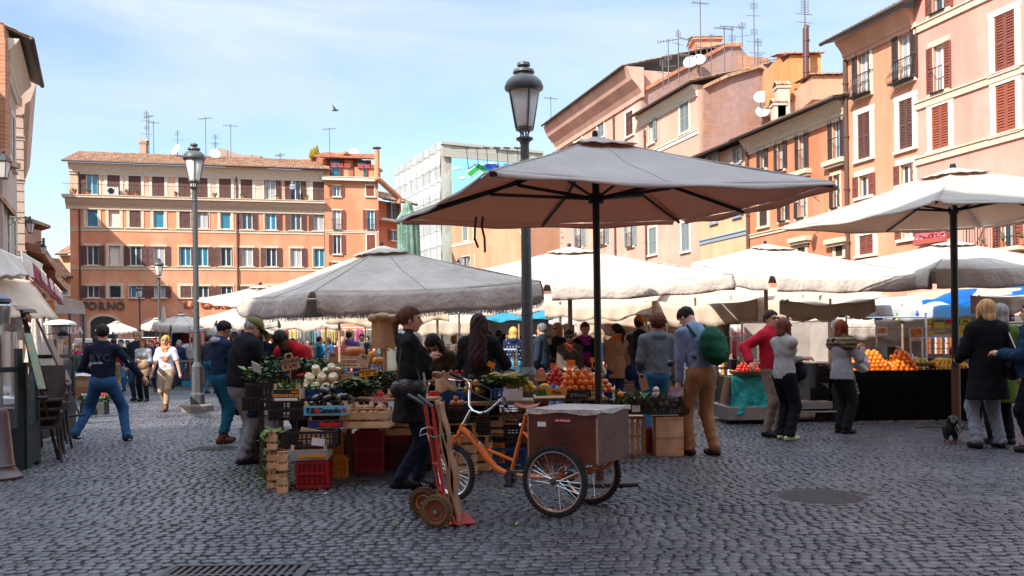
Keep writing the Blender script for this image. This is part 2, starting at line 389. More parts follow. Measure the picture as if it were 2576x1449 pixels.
def window(root,r,st='O',sh=SHB,trim=TRIM,trw=.28,shw=None,rail=False,glass=None,rngs=random.Random(1),sill=True,rev=.22,label=None):
 s0,s1,z0,z1=r;wd=s1-s0
 shw=shw or wd*.52
 m=MB();fr=.06;y=rev-.06
 if st not in 'N':
  m.box(s0,s0+fr,y-.03,y+.03,z0,z1);m.box(s1-fr,s1,y-.03,y+.03,z0,z1);m.box(s0+fr,s1-fr,y-.028,y+.028,z0,z0+fr);m.box(s0+fr,s1-fr,y-.028,y+.028,z1-fr,z1)
  if st in 'OF':m.box((s0+s1)/2-.04,(s0+s1)/2+.04,y-.032,y+.032,z0+fr,z1-fr)
 else:m.box(s0+.03,s1-.03,y,y+.03,z0+.03,z1-.03)
 w_=m.build('window',WHITE if st!='N' else TRIMW,root,label=label)
 gm=glass or rngs.choice([GLASSB,GLASSB,GLASSC,CURT])
 if st!='N':
  m=MB();m.box(s0+fr,s1-fr,y-.01,y+.01,z0+fr,z1-fr);m.build('pane',gm,w_)
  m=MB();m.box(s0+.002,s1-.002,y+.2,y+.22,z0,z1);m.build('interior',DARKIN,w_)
 if trim:
  m=MB();t=trw;m.box(s0-t,s0,-.05,.0,z0,z1);m.box(s1,s1+t,-.05,.0,z0,z1);m.box(s0-t*1.1,s1+t*1.1,-.053,.0,z1,z1+t*.9)
  if sill:m.box(s0-t*1.1,s1+t*1.1,-.13,.0,z0-.12,z0)
  m.build('surround',trim,w_)
 if st in 'OF':
  dx=.02
  for side in(0,1):
   m=MB();a=rngs.uniform(-.12,.1)if rngs.random()<.8 else .5
   if side==0:leaf(m,s0-shw,s0-.01,z0,z1,-.062,True,-abs(a)if a else None,'R')
   else:leaf(m,s1+.01,s1+shw,z0,z1,-.062,True,abs(a),'L')
   m.build('shutter',sh,w_)
 if st in 'K':
  for side in(0,1):
   m=MB();c=(s0+s1)/2
   leaf(m,*((s0+.01,c-.005)if side==0 else(c+.005,s1-.01)),z0+.01,z1-.01,.03);m.build('shutter',sh,w_)
 if st in 'C':
  for side in(0,1):
   m=MB();c=(s0+s1)/2
   leaf(m,*((s0+.01,c-.005)if side==0 else(c+.005,s1-.01)),z0+.01,z1-.01,.03,False);m.build('shutter',sh,w_)
 if st=='G':
  m=MB()
  for i in range(5):m.tube([(s0+wd*(i+.5)/5,-.03,z0),(s0+wd*(i+.5)/5,-.03,z1)],.014,5)
  for i in range(7):zz=z0+(z1-z0)*(i+.5)/7;m.tube([(s0,-.03,zz),(s1,-.03,zz)],.014,5)
  m.build('grille',BLACKM,w_)
 if rail:
  m=MB();h=.95 if rail is True else rail
  m.box(s0-.05,s1+.05,-.22,-.19,z0+h-.03,z0+h);n=max(4,int(wd/.13))
  for i in range(n+1):x=s0+wd*i/n;m.tube([(x,-.2,z0),(x,-.2,z0+h)],.012,4)
  m.box(s0-.05,s1+.05,-.22,-.05,z0-.03,z0);m.build('railing',BLACKM,w_)
 return w_
def corr_roof(mb,P0,U,Vv,wl=.24,amp=.045,rows=.42):
 """corrugated tile slope: P0 origin, U along eave, V up the slope"""
 P0,U,Vv=Vector(P0),Vector(U),Vector(Vv);nrm=U.cross(Vv).normalized()
 nrm=nrm if nrm.z>0 else-nrm
 nu=int(U.length/wl);nv=max(1,int(Vv.length/rows));rn=random.Random(7)
 for j in range(nv):
  off=rn.uniform(-.02,.02)
  for i in range(nu):
   k=4;a0=i/nu;a1=(i+1)/nu;jz=rn.uniform(-.012,.016)
   vs=[]
   for vv,lift in((j/nv,.035),((j+1.08)/nv,0.0)):
    for q in range(k+1):
     t=q/k;vs.append(P0+U*(a0+(a1-a0)*t)+Vv*min(vv,1)+nrm*(amp*math.sin(math.pi*t)+lift+jz))
   mb.add(vs,[(q,q+1,q+k+2,q+k+1)for q in range(k)])
   mb.add([vs[0],vs[k//2],vs[k],vs[0]-nrm*.03,vs[k]-nrm*.03],[(0,3,4,2,1)])
def eave(root,L_,z,over=.8,depth=5,pitch=20,tmat=TILE,s0=0,gut=True,cornice=TRIM,ext=.3):
 m=MB();rise=math.tan(R(pitch))
 corr_roof(m,(s0-ext,-over,z+.10),(L_+2*ext,0,0),(0,depth+over,(depth+over)*rise));ro=m.build('roof',tmat,root)
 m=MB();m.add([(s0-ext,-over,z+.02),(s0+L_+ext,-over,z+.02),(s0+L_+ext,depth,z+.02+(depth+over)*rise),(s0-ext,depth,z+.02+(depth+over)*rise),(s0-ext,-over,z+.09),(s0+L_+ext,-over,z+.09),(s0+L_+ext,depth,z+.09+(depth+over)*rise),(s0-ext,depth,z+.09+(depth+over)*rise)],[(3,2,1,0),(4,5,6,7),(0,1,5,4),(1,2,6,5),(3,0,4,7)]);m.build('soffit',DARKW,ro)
 if gut:
  m=MB();m.tube([(s0-ext,-over-.07,z+.03),(s0+L_+ext,-over-.07,z+.03)],.085,8);m.build('gutter',pm('gutter',(.07,.045,.035),.6),ro,smooth=True)
 if cornice:
  m=MB();prof=[(0,-.75),(-.08,-.75),(-.10,-.62),(-.16,-.58),(-.18,-.45),(-.32,-.25),(-.45,-.12),(-.52,0),(0,0)]
  m.prism([(s0,a*over/.8,z+b*over/.8)for a,b in prof],(L_,0,0));m.build('cornice',cornice,root)
def band(root,s0,s1,z0,z1,out=.07,mat=TRIM,name='string_course'):
 m=MB();m.box(s0,s1,-out,0,z0,z1);m.box(s0,s1,-out-.05,-.0,z1-.06,z1-.002);return m.build(name,mat,root)
def pipe(root,s,z0,z1,r=.07,mat=None):
 m=MB();m.tube([(s,-.12,z0),(s,-.12,z1)],r,8);z=z0+1
 while z<z1:m.tube([(s,-.12,z),(s,-.12,z+.08)],r*1.35,8);z+=2.4
 m.build('drainpipe',mat or pm('pipe_brown',(.10,.05,.035),.6),root,smooth='auto')
def antenna(loc,h,seed=0,label=None,lean=0):
 rn=random.Random(seed);t=thing('tv_antenna',label or 'thin rooftop television antenna','antenna',loc,rn.uniform(-.6,.6),'television antennas on the roofs')
 m=MB();m.tube([(0,0,-.3),(lean,0,h)],.035,5);m.build('mast',flat('galvanised',(.12,.11,.11),.6),t)
 for k in range(rn.choice([1,2])):
  m=MB();z=h*(.96-.32*k);ln=rn.uniform(.5,.8);
  if rn.random()<.5:
   m.tube([(-ln,0,z),(ln,0,z)],.022,4)
   for i in range(8):x=-ln+ln*2*i/7;q=.22-.012*i;m.tube([(x,-q,z),(x,q,z)],.013,4);m.tube([(x,0,z-q*.6),(x,0,z+q*.6)],.013,4)
  else:
   for i in range(5):zz=z-.09*i;m.tube([(-.22,0,zz),(.22,0,zz)],.014,4)
   m.tube([(-.22,0,z),(-.22,0,z-.36)],.014,4);m.tube([(.22,0,z),(.22,0,z-.36)],.014,4)
   m.tube([(-.5,0,z-.8),(.5,.1,z-.8)],.018,4)
  m.build('aerial',flat('galvanised2',(.16,.15,.15),.6),t)
 return t
def dish(loc,r,rz,label):
 t=thing('satellite_dish',label,'satellite dish',loc,rz,'satellite dishes on the roofs');ax=Matrix.Rotation(R(65),3,'X')
 m=MB();m.lathe([(.02,0),(r*.5,r*.06),(r*.8,r*.15),(r,r*.25),(r,r*.27),(r*.8,r*.18),(r*.5,r*.09),(.02,.03)],n=24,ax=ax);m.build('reflector',flat('dish_white',(.75,.75,.73),.5),t,smooth='auto')
 m=MB();m.tube([(0,0,-r*1.4),(0,.1,0)],.03,6);m.tube([ax@Vector((0,-r,.2*r)),ax@Vector((0,0,r*.8))],.02,5);m.build('arm',IRON,t);return t
def chimney(loc,sx,sy,h,mat,label):
 t=thing('chimney',label,'chimney',loc,0);m=MB();m.box(-sx,sx,-sy,sy,-1,h);m.box(-sx*1.2,sx*1.2,-sy*1.2,sy*1.2,h,h+.12);m.build('stack',mat,t)
 m=MB();corr_roof(m,(-sx*1.25,-sy*1.25,h+.14),(sx*2.5,0,0),(0,sy*1.25,.3),.2,.03,.3);corr_roof(m,(sx*1.25,sy*1.25,h+.14),(-sx*2.5,0,0),(0,-sy*1.25,.3),.2,.03,.3);m.build('cap',TILE,t);return t
 # --- B1: long orange palazzo ---
OR=plastermat('orange_plaster',(.64,.25,.13),(.70,.36,.22));ORP=plastermat('pale_peeling_plaster',(.70,.36,.23),(.76,.52,.40),(.42,.6))
f=Fac(180,80,821,85.6);b1=f.root('palazzo','long orange five storey palazzo with brown shutters and a balcony along its top floor')
cols=[233,288,341,400,466,509,568,622,682,745,803]
zt=f.hit(183,411)[1];zbal=f.hit(200,492)[1];zA=(f.hit(233,489)[1],f.hit(233,433)[1]);zB=(f.hit(233,570)[1],f.hit(233,521)[1]);zCc=(f.hit(233,667)[1],f.hit(233,618)[1]);zD=(f.hit(233,749)[1],f.hit(233,719)[1])
rowst=[(zA,'FCCCCCCCFFC',.5),(zB,'BNKBKOBOOOO',.5),(zCc,'ONOOOOOOOOO',.5),(zD,'OGOOKOOOKOO',.5)]
holes=[];wins=[]
for(za,zb),st,_ in rowst:
 for px,ch in zip(cols,st):
  s=f.hit(px,600)[0];hw=.47 if ch not in 'BN' else .45
  if ch=='C':hw=.52
  holes.append((s-hw,s+hw,za,zb));wins.append((s-hw,s+hw,za,zb,ch))
for px in(262,330+90):
 pass
m=MB();wall_mesh(m,f.len,zbal,14,[h for h in holes if h[2]<zbal-.5]);m.build('wall',OR,b1)
m=MB();M0=m.M;m.M=Matrix.Translation((0,.0,0));wall_mesh(m,f.len,zt,14,[h for h in holes if h[2]>=zbal-.5],z0=zbal);m.build('upper_wall',ORP,b1)
rn=random.Random(5)
for s0,s1,za,zb,ch in wins:
 top=za>zbal-.5
 window(b1,(s0,s1,za,zb),ch,SHB if not(ch=='G')else SHD,TRIMW if top else TRIM,.26 if ch in 'BNKG' or top else .2,rngs=rn,sill=not top,glass={'B':GLASSC}.get(ch))
band(b1,-.5,f.len,zbal-.25,zbal,.75,TRIM,'balcony_slab');m=MB();m.prism([(-.3,a,zbal+b)for a,b in[(0,-1.2),(-.1,-1.2),(-.14,-.9),(-.4,-.6),(-.6,-.28),(0,-.28)]],(f.len+.3,0,0));m.build('cornice',TRIM,b1)
for(za,zb)in(zB,zCc):band(b1,0,f.len,za-.38,za-.1,.05)
eave(b1,f.len,zt,1.0,6.5,17,TILE,gut=True,ext=.4,cornice=TRIMW)
m=MB();h=.95;yy=-.72
m.box(-.45,f.len,yy-.015,yy+.015,zbal+h-.03,zbal+h);i=0.0
while i<f.len:m.box(i-.008,i+.008,yy-.008,yy+.008,zbal,zbal+h);i+=.2
m.build('railing',BLACKM,b1)
for px in(201,597,817):pipe(b1,f.hit(px,600)[0],0,zbal-1.2)
for px in(201,597):pipe(b1,f.hit(px,600)[0],zbal,zt-.6)
for k,(c,px)in enumerate(zip('TORNO',(213,242,271,298,304))):
 pass
for c,px in zip('FORNO',(214,233,256,280,303)):
 s,z=f.hit(px,770);textmb(c,.95,Matrix.Translation((s,-.08,z)),.06,bold=.035).build('letter',flat('bronze_letter',(.10,.08,.06),.5),b1,label='dark bronze letter %s of the bakery sign'%c)
for c,px in zip('LACARBONARA',(469,486,513,532,551,571,591,612,630,650,668)):
 s,z=f.hit(px,766);textmb(c,.9,Matrix.Translation((s,-.08,z)),.06,bold=.035).build('letter',flat('rust_letter',(.28,.07,.04),.5),b1,label='rusty red letter %s of the restaurant sign'%c)
for pxa,pxb,pyt in((219,305,790),(352,440,798)):
 sa,_=f.hit(pxa,820);sb,_=f.hit(pxb,820);zt_=f.hit((pxa+pxb)/2,pyt)[1];c=(sa+sb)/2;r_=(sb-sa)/2;zs=zt_-r_*.62
 m=MB();pts=[(c-r_*math.cos(math.pi*i/16),zs+r_*.62*math.sin(math.pi*i/16))for i in range(17)];pin=[(c+(x-c)*.8,zs+(z-zs)*.78)for x,z in pts]
 for i in range(16):m.prism([(pts[i][0],-.08,pts[i][1]),(pts[i+1][0],-.08,pts[i+1][1]),(pin[i+1][0],-.08,pin[i+1][1]),(pin[i][0],-.08,pin[i][1])],(0,.08,0))
 m.box(sa,sa+r_*.2,-.08,0,-.2,zs);m.box(sb-r_*.2,sb,-.08,0,-.2,zs)
 ar=m.build('arch',TRIM,b1)
 m=MB();m.prism([(x,-.03,z)for x,z in pin]+[(pin[-1][0],-.03,0),(pin[0][0],-.03,0)],(0,.02,0));m.build('door',pm('shop_dark',(.03,.035,.04),.4),ar)
m=MB();s_,z_=f.hit(285,480)
m.box(s_-.5,s_+.5,-.6,-.2,zbal+.05,zbal+.75);ac=m.build('air_conditioner',WHITE,b1,bevel=.03)
m=MB();m.lathe([(.26,0),(.26,.02),(.01,.02)],(s_-.1,-.62,zbal+.4),16,Matrix.Rotation(R(90),3,'X'));m.build('fan_grille',BLACKM,ac)
for i,px in enumerate((190,224,322,345,443,490,540,612,700,770)):
 s_,_=f.hit(px,480);p=f.T@Vector((s_,-.5,zbal));t=thing('flower_pot','terracotta pot with a small plant on the orange palazzo balcony','flower pot',p,0,'pots on the long balcony')
 m=MB();m.lathe([(.12,0),(.17,.28),(.15,.28),(.1,.2)],n=10);m.build('pot',flat('terracotta',(.45,.16,.08),.8),t,smooth='auto')
 m=MB();r2=random.Random(i)
 for k in range(40):q=Vector((r2.gauss(0,.12),r2.gauss(0,.12),.3+abs(r2.gauss(0,.12))));m.cbox(q,(.09,.02,.06),Matrix.Rotation(r2.uniform(0,6),3,'Z'))
 m.build('plant',pm('leaf_green',(.07,.13,.03),.7,.4,8),t)
def onroof(px,py,Y):return W(px,py,Y)
p=onroof(362,385,88);chimney(p,.32,.3,.85,pm('chimney_render',(.35,.24,.18),.9),'square rendered chimney near the left end of the long tiled roof')
for nm,poly,Y in(('roof_hut',[(548,408),(548,372),(555,372),(602,388),(655,391),(655,412)],90),):
 t=thing(nm,'low grey rendered hut on the long tiled roof','roof hut',W(548,408,Y));m=MB();m.prism([W(x,y,Y)for x,y in poly],(0,3,0));m.build('wall',pm('hut_render',(.33,.24,.2),.9),t,world=True)
for i,(px,pt,pb)in enumerate(((370,278,385),(375,290,385),(387,305,388),(447,328,395),(518,294,392),(542,338,395),(581,313,398),(829,322,380),(705,385,400))):
 Y=88;b=W(px,pb,Y);antenna(b,W(px,pt,Y).z-b.z,i,'thin television antenna above the orange palazzo roof' if i<7 else None)
dish(W(445,378,87),.55,-.6,'tilted white satellite dish on the orange palazzo roof');dish(W(540,388,87),.5,.5,'white satellite dish half hidden behind the tall street lamp');dish(W(890,385,94),.5,.2,'white satellite dish above the red roof terrace')
s_,z_=f.hit(541,664)
# --- B1b peach house with roof terrace ---
PE=plastermat('peach_plaster',(.70,.34,.17),(.74,.42,.25))
f=Fac(821,85.4,957,86.6);b=f.root('town_house','narrow peach town house with red tiled roof terrace beside the orange palazzo');zt=f.hit(850,446)[1]
ws=[(838,467,856,494,'O',SHR),(921,467,941,494,'K',SHO),(838,529,858,577,'F',SHR),(923,529,942,577,'F',SHR),(838,591,858,639,'O',SHR),(923,591,944,636,'K',SHR),(838,660,858,700,'O',SHR),(923,660,944,700,'O',SHR)]
hs=[f.rect(*w_[:4])for w_ in ws];m=MB();wall_mesh(m,f.len,zt,12,hs);m.build('wall',PE,b)
for r_,w_ in zip(hs,ws):window(b,r_,w_[4],w_[5],TRIMW,.12,rngs=rn,rail=(w_[4]=='F'))
band(b,-.2,f.len+.3,zt-.35,zt,.5,TRIMW,'cornice');band(b,0,f.len,f.hit(850,583)[1]-.1,f.hit(850,583)[1]+.1,.05,TRIMW)
z2=f.hit(880,392)[1];m=MB();m.M=Matrix.Translation((0,2.0,0));hl=[(f.hit(836,420)[0],f.hit(845,420)[0]+.4,zt+.1,zt+2.1),(f.hit(905,420)[0],f.hit(925,420)[0],zt+.1,zt+2.1)]
wall_mesh(m,f.len-.7,z2,8,hl,z0=zt);loft=m.build('loft_wall',plastermat('loft_plaster',(.60,.27,.13),(.66,.33,.18)),b)
for h_ in hl:
 m=MB();m.box(h_[0],h_[1],2.1,2.13,h_[2],h_[3]);g=m.build('loft_door',GLASSC,b)
 for sgn in(-1,1):
  m=MB();x0=h_[0]-.5 if sgn<0 else h_[1];leaf(m,x0,x0+.5,h_[2],h_[3],1.94);m.build('shutter',SHR,g)
m=MB();m.box(0,.5,-.35,-.2,zt,zt+.95);m.box(f.len*.36,f.len*.44,-.35,-.2,zt,zt+.95);m.box(f.len*.56,f.len*.72,-.35,-.2,zt,zt+.95);m.box(f.len-.9,f.len+.2,-.35,-.2,zt,zt+.95);m.build('parapet',PE,b)
m=MB();m.box(0,f.len,-.3,-.26,zt+.9,zt+.94);i=.5
while i<f.len:m.box(i,i+.02,-.3,-.28,zt,zt+.9);i+=.12
m.build('railing',BLACKM,b)
for k in range(7):
 if k==3:continue
 p=f.T@Vector((.9+k*.62,-.42,zt+.85));t=thing('flower_box','pink flower box on the roof terrace railing of the peach house','flower box',p,f.rz,'flower boxes on the terrace');m=MB();m.box(-.25,.25,-.1,.1,0,.16);m.build('box',flat('red_clay',(.4,.08,.06),.8),t);m=MB();r2=random.Random(k)
 for j in range(40):m.cbox((r2.uniform(-.25,.25),r2.uniform(-.1,.1),.2+r2.uniform(0,.15)),(.06,.05,.05),Matrix.Rotation(r2.uniform(0,3),3,'Z'))
 m.build('flowers',flat('pink_flower',(.55,.12,.16),.8),t)
m=MB();corr_roof(m,(-.9,1.2,z2+.05),(f.len+.6,0,0),(1.0,3.2,1.1));m.build('roof',TILER,b)
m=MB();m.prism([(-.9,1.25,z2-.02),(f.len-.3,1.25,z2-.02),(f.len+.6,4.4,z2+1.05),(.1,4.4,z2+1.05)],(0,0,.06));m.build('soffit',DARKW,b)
for i,(px,pt)in enumerate(((784,376),(790,372),(797,366))):
 p=W(px,396,90);t=thing('potted_conifer','small yellow green conifer on the roof edge by the terrace','shrub',p,0,'conifers on the roof edge');m=MB();r2=random.Random(i);h_=W(px,pt,90).z-p.z
 for j in range(260):z=r2.random()*h_;rr=.35*(1-z/h_)+.04;an=r2.uniform(0,6.3);q=rr*r2.uniform(.4,1);m.cbox((q*math.cos(an),q*math.sin(an),z),(.09,.03,.12),Matrix.Rotation(an,3,'Z'))
 m.build('crown',pm('yellow_conifer',(.35,.26,.02),.8,.4,6),t);m=MB();m.tube([(0,0,-.6),(0,0,h_*.8)],[.06,.02],6);m.build('trunk',DARKW,t)
t=thing('flue_pipe','tall peach flue pipe rising past the red roof terrace','flue pipe',W(948,440,86));m=MB();m.tube([W(948,452,86),W(948,378,86)],.25,10);m.tube([W(949,448,86),W(1003,497,88)],.28,10);m.tube([W(1003,494,88),W(1002,512,88)],.28,10);m.build('pipe',PE,t,world=True,smooth='auto')
m=MB();m.lathe([(.42,0),(.42,.1),(.05,.2)],W(948,374,86),10);m.build('cowl',DARKW,t,world=True)
# --- B1c red-orange house set back ---
f=Fac(956,88,1040,92);b=f.root('set_back_house','red orange house set back between the peach house and the scaffolding');zt=f.hit(970,507)[1]
ws=[(981,511,996,552,'F',SHB),(984,580,999,605,'O',SHR),(984,640,999,670,'O',SHR)];hs=[f.rect(*w_[:4])for w_ in ws]
m=MB();wall_mesh(m,f.hit(1010,600)[0],zt,10,hs);m.build('wall',plastermat('red_orange_plaster',(.58,.20,.10),(.62,.26,.14)),b)
for r_,w_ in zip(hs,ws):window(b,r_,w_[4],w_[5],TRIMW,.1,rngs=rn,rail=(w_[4]=='F'))
eave(b,f.hit(1034,500)[0],zt,.7,3,22,TILE,ext=.1,cornice=None)
m=MB();m.box(-.1,f.hit(1012,560)[0],-.7,0,f.hit(990,560)[1],f.hit(990,555)[1]);m.build('ledge',TRIMW,b)
z3=f.hit(958,405)[1];m=MB();m.M=Matrix.Translation((0,2.5,0));x1=f.hit(994,450)[0]
m.prism([(-2,0,zt),(x1,0,zt),(x1,0,f.hit(990,425)[1]),(-2,0,z3+.6)],(0,6,0));m.build('upper_wall',plastermat('deep_red_plaster',(.42,.10,.05),(.5,.18,.1)),b)
m=MB();a_,c_=f.hit(1006,425);m.prism([(-2,2.3,z3+.62),(a_,2.3,c_),(a_,2.3,c_+.2),(-2,2.3,z3+.85)],(0,6.5,0));m.build('roof',TILER,b)
# --- B2 wrapped scaffolding ---
NET=pm('scaffold_netting',(.34,.34,.33),.85,.12,.25,.4,6,col2=(.43,.42,.40),streak=1,stripe=('Z',.09,(.45,.45,.43),2.0))
f=Fac(1000,138,1115,120);b=f.root('scaffolded_building','building wrapped in pale grey scaffold netting with a printed sheet','building')
zt=f.hit(1115,352)[1]
def netwall(fm,L_,z,bay=2.6,lift=2.0):
 m=MB();nu,nv=int(L_/.9),int(z/1.0)
 m.grid(lambda u,v:(u*L_,.12*math.sin(u*L_*2.4)*math.sin(v*z*1.57)-.05,v*z),nu,nv);return m
m=netwall(f,f.len,zt);m.build('netting',NET,b,smooth=True)
m=MB()
for i in range(int(f.len/2.6)+1):m.box(i*2.6-.03,i*2.6+.03,-.21,-.15,0,zt+.7*(i%2))
for i in range(int(zt/2.1)+1):m.box(0,f.len,-.19,-.15,i*2.1-.02,i*2.1+.02)
m.build('scaffold_poles',flat('net_seam',(.42,.42,.41),.8),b)
m=MB();m.box(0,f.len,.5,8,0,zt-.4);m.build('core',flat('inner_wall',(.4,.36,.3),.9),b)
f2=Fac(1115,120,1372,127);D=f.T.inverted()@f2.T
m=netwall(f2,f2.len,zt-.3);m.M=None;m.v=[tuple(D@Vector(v))for v in m.v];m.build('netting',pm('printed_sheet',(.50,.47,.40),.85,.08,.3,.2,8),b,smooth=True)
m=MB(D);m.box(0,f2.len,-.35,-.05,zt-.35,zt);
for i in range(64):m.box(i*f2.len/64,i*f2.len/64+.22,-.45,-.3,zt-2.0,zt-1.2)
m.box(0,f2.len,-.4,-.3,zt-1.15,zt-.95);m.build('printed_cornice',flat('sheet_print',(.44,.41,.34),.9),b)
s0,_=f2.hit(1133,450);z1=f2.hit(1200,404)[1];m=MB(D);m.box(s0,f2.len-.5,-.6,-.5,f2.hit(1140,600)[1],z1);ad=m.build('billboard',flat('billboard_sky',(.30,.62,.85),.7),b,label='sky blue printed billboard sheet with clouds')
m=MB(D);m.box(s0,f2.len-.5,-.6,-.5,1,f2.hit(1140,600)[1]-.01);m.build('green_panel',flat('billboard_green',(.06,.55,.03),.7),ad)
def adpoly(pts,mat,y,nm):
 m=MB(D);q=[f2.hit(*p)for p in pts];m.prism([(a,y,z)for a,z in q],(0,.02,0));m.build(nm,mat,ad)
adpoly([(1166,438),(1201,411),(1225,428),(1213,441),(1201,432),(1178,449)],flat('logo_white',(.8,.8,.8),.7),-.63,'logo_outline')
adpoly([(1169,438),(1201,414),(1222,428),(1213,437),(1201,428),(1178,446)],flat('logo_green',(.02,.42,.05),.7),-.66,'chevron')
pts=[(1203+27+30*math.cos(a),432-22*math.sin(a))for a in[math.pi*i/14 for i in range(15)]];adpoly(pts,flat('logo_white',(.8,.8,.8),.7),-.63,'arc_outline')
pts=[(1230+26*math.cos(a),432-18*math.sin(a))for a in[math.pi*i/14 for i in range(15)]];adpoly(pts,flat('logo_blue',(.02,.12,.5),.7),-.66,'arc')
for cx,cy in((1143,425),(1156,449),(1290,430)):
 for dx,rr in((-6,3),(0,5),(6,3.4)):adpoly([(cx+dx+rr*math.cos(a),cy-rr*.8*math.sin(a))for a in[math.pi*i/6 for i in range(12)]],flat('logo_white',(.8,.8,.8),.7),-.64-dx*.002,'cloud')
for px in(1161,1187,1211,1237,1262,1288):
 s_,z_=f2.hit(px,379);m=MB(D);m.tube([(s_+.9,-.3,z_-3.2),(s_,-1.6,z_)],.05,5);m.cbox((s_-.1,-1.75,z_),(.9,.3,.22));m.build('floodlight',IRON,b)
 # --- statue ---
BRZ=pm('green_bronze',(.09,.17,.12),.55,.35,1.2,.4,12,col2=(.16,.27,.19),streak=1,metal=.3)
st=thing('statue','green bronze statue of a hooded monk seen from behind','statue',GX(1031,50));sz=50/FPX
m=MB();z0=W(1031,660,50).z;zt=W(1031,506,50).z;H_=zt-z0
prof=[(0,.62,.5),(.2,.60,.46),(.45,.58,.42),(.6,.56,.40),(.70,.60,.40),(.76,.50,.34),(.81,.34,.28),(.87,.27,.28),(.93,.24,.26),(.97,.17,.18),(1.0,.03,.04)]
def stf(u,v):
 k=v*(len(prof)-1);i=min(int(k),len(prof)-2);t=k-i;a=[prof[i][q]+(prof[i+1][q]-prof[i][q])*t for q in range(3)]
 an=u*2*math.pi;fo=(1+.07*math.sin(an*11+v*3)*(v<.76)+.04*math.sin(an*5+2))
 return(a[1]*math.cos(an)*fo,a[2]*math.sin(an)*fo,z0+a[0]*H_)
m.grid(stf,72,40);m.build('robed_figure',BRZ,st,smooth=True)
m=MB()
def cape(u,v):an=u*2*math.pi;r_=.30+.40*v;return(r_*math.cos(an)*1.0,r_*.72*math.sin(an),z0+H_*(.84-.16*v-.03*v*abs(math.cos(an))-.02*math.sin(an*7)))
m.grid(cape,48,10);m.build('shoulder_cape',BRZ,st,smooth=True,solid=.04)
m=MB();m.box(-.9,.9,-.9,.9,1.6,z0-.15);m.box(-1.05,1.05,-1.05,1.05,z0-.15,z0);m.box(-1.2,1.2,-1.2,1.2,.5,1.6);m.box(-1.5,1.5,-1.5,1.5,-.1,.5);m.build('pedestal',pm('granite',(.33,.28,.25),.7),st)
# ---------------- right hand row ----------------
def YL(px):return 27.7/(.297+(px-1288)/2290)
def rowb(pl,pr):return Fac(pl,YL(pl),pr,YL(pr))
def side_hit(fc,px,py):
 B=fc.A+fc.d*fc.len;r=ray(px,py);o=Vector((0,0,HC));t=(B-o).dot(fc.d)/r.dot(fc.d);p=o+r*t
 return(p-B).dot(fc.n),p.z
def mkb(name,label,fc,zt,wm,ws,rail_st='F',eav=None,depth=12,trimdef=TRIM,trw=.2,gl=None):
 b=fc.root(name,label);hs=[fc.rect(*w_[:4])for w_ in ws]
 m=MB();wall_mesh(m,fc.len,zt,depth,hs);m.build('wall',wm,b)
 for r_,w_ in zip(hs,ws):window(b,r_,w_[4],w_[5],w_[6]if len(w_)>6 else trimdef,trw,rngs=rn,rail=(w_[7]if len(w_)>7 else w_[4]=='F'),glass=gl if w_[4]in 'OF' and rn.random()<.4 else None)
 if eav:eave(b,fc.len,zt,**eav)
 return b
PB=brickmat('mauve_brick',(.30,.15,.11),(.40,.19,.12),(.30,.21,.17),1.0,(.33,.21,.18),(.40,.56))
BRK=brickmat('orange_brick',(.42,.15,.07),(.50,.22,.12),(.40,.28,.2),1.0)
PO=plastermat('apricot_plaster',(.72,.37,.21),(.75,.45,.29))
f=Fac(1140,99.8,1323,88)
ws=[(1165,565,1177,606,'K',SHG),(1192,557,1204,598,'N',SHG),(1228,549,1241,591,'K',SHG),(1261,541,1275,584,'K',SHG),(1164,645,1180,675,'O',SHG),(1228,637,1242,675,'O',SHG),(1261,629,1275,668,'O',SHG),(1196,640,1207,700,'N',SHG)]
b3=mkb('corner_house','apricot corner house with grey shutters below the big grey parasol',f,16.2,PO,ws,depth=10,trw=.12,trimdef=TRIMW)
s1_,z1_=f.hit(1230,600);band(b3,0,f.len,z1_-.15,z1_+.1,.06,TRIMW);eave(b3,f.len,16.2,.6,5,20,TILE,cornice=None)
f2=Fac(1323,88,1421,91.2)
b=f2.root('corner_house','apricot house front turned towards the square behind the street lamp');hs=[f2.rect(1362,535,1386,577),f2.rect(1367,650,1385,690)]
m=MB();wall_mesh(m,f2.len,16.2,8,hs);m.build('wall',PO,b)
window(b,hs[0],'K',SHG,TRIMW,.12);window(b,hs[1],'K',SHG,TRIMW,.12);zz=f2.hit(1370,583)[1];band(b,0,f2.len,zz-.15,zz+.1,.06,TRIMW);eave(b,f2.len,16.2,.6,5,20,TILE,cornice=None)
PK=plastermat('pink_plaster',(.72,.42,.28),(.76,.50,.36));PK4=plastermat('pale_pink_plaster',(.74,.46,.35),(.78,.54,.43))
f=rowb(1415,1620);z4=20.2
ws=[(1446,331,1464,353,'K',SHG),(1504,309,1520,347,'K',SHG),(1575,281,1593,342,'K',SHB),(1453,567,1466,622,'F',SHG),(1512,553,1525,615,'F',SHG),(1580,547,1594,620,'F',SHG),(1453,440,1466,490,'O',SHG),(1512,420,1525,475,'O',SHG),(1580,405,1594,460,'O',SHG)]
b=mkb('pink_palazzo','tall pink palazzo with a deep cornice and grey shutters behind the big parasol',f,z4,PK4,ws,trimdef=TRIMW)
m=MB();m.prism([(-.6,y_,z4+z_)for y_,z_ in[(0,-2.0),(-.12,-2.0),(-.16,-1.7),(-.4,-1.35),(-.9,-.85),(-1.15,-.3),(-1.3,0),(0,0)]],(f.len+1.2,0,0));m.build('cornice',PK4,b)
eave(b,f.len,z4,1.45,7,15,TILER,cornice=None)
m=MB()
for i in range(38):m.box(-.02,.55 if i%2 else .8,-.09,0,i*.48,i*.48+.42)
m.build('quoins',PK4,b)
pipe(b,f.hit(1548,400)[0],0,z4-2)
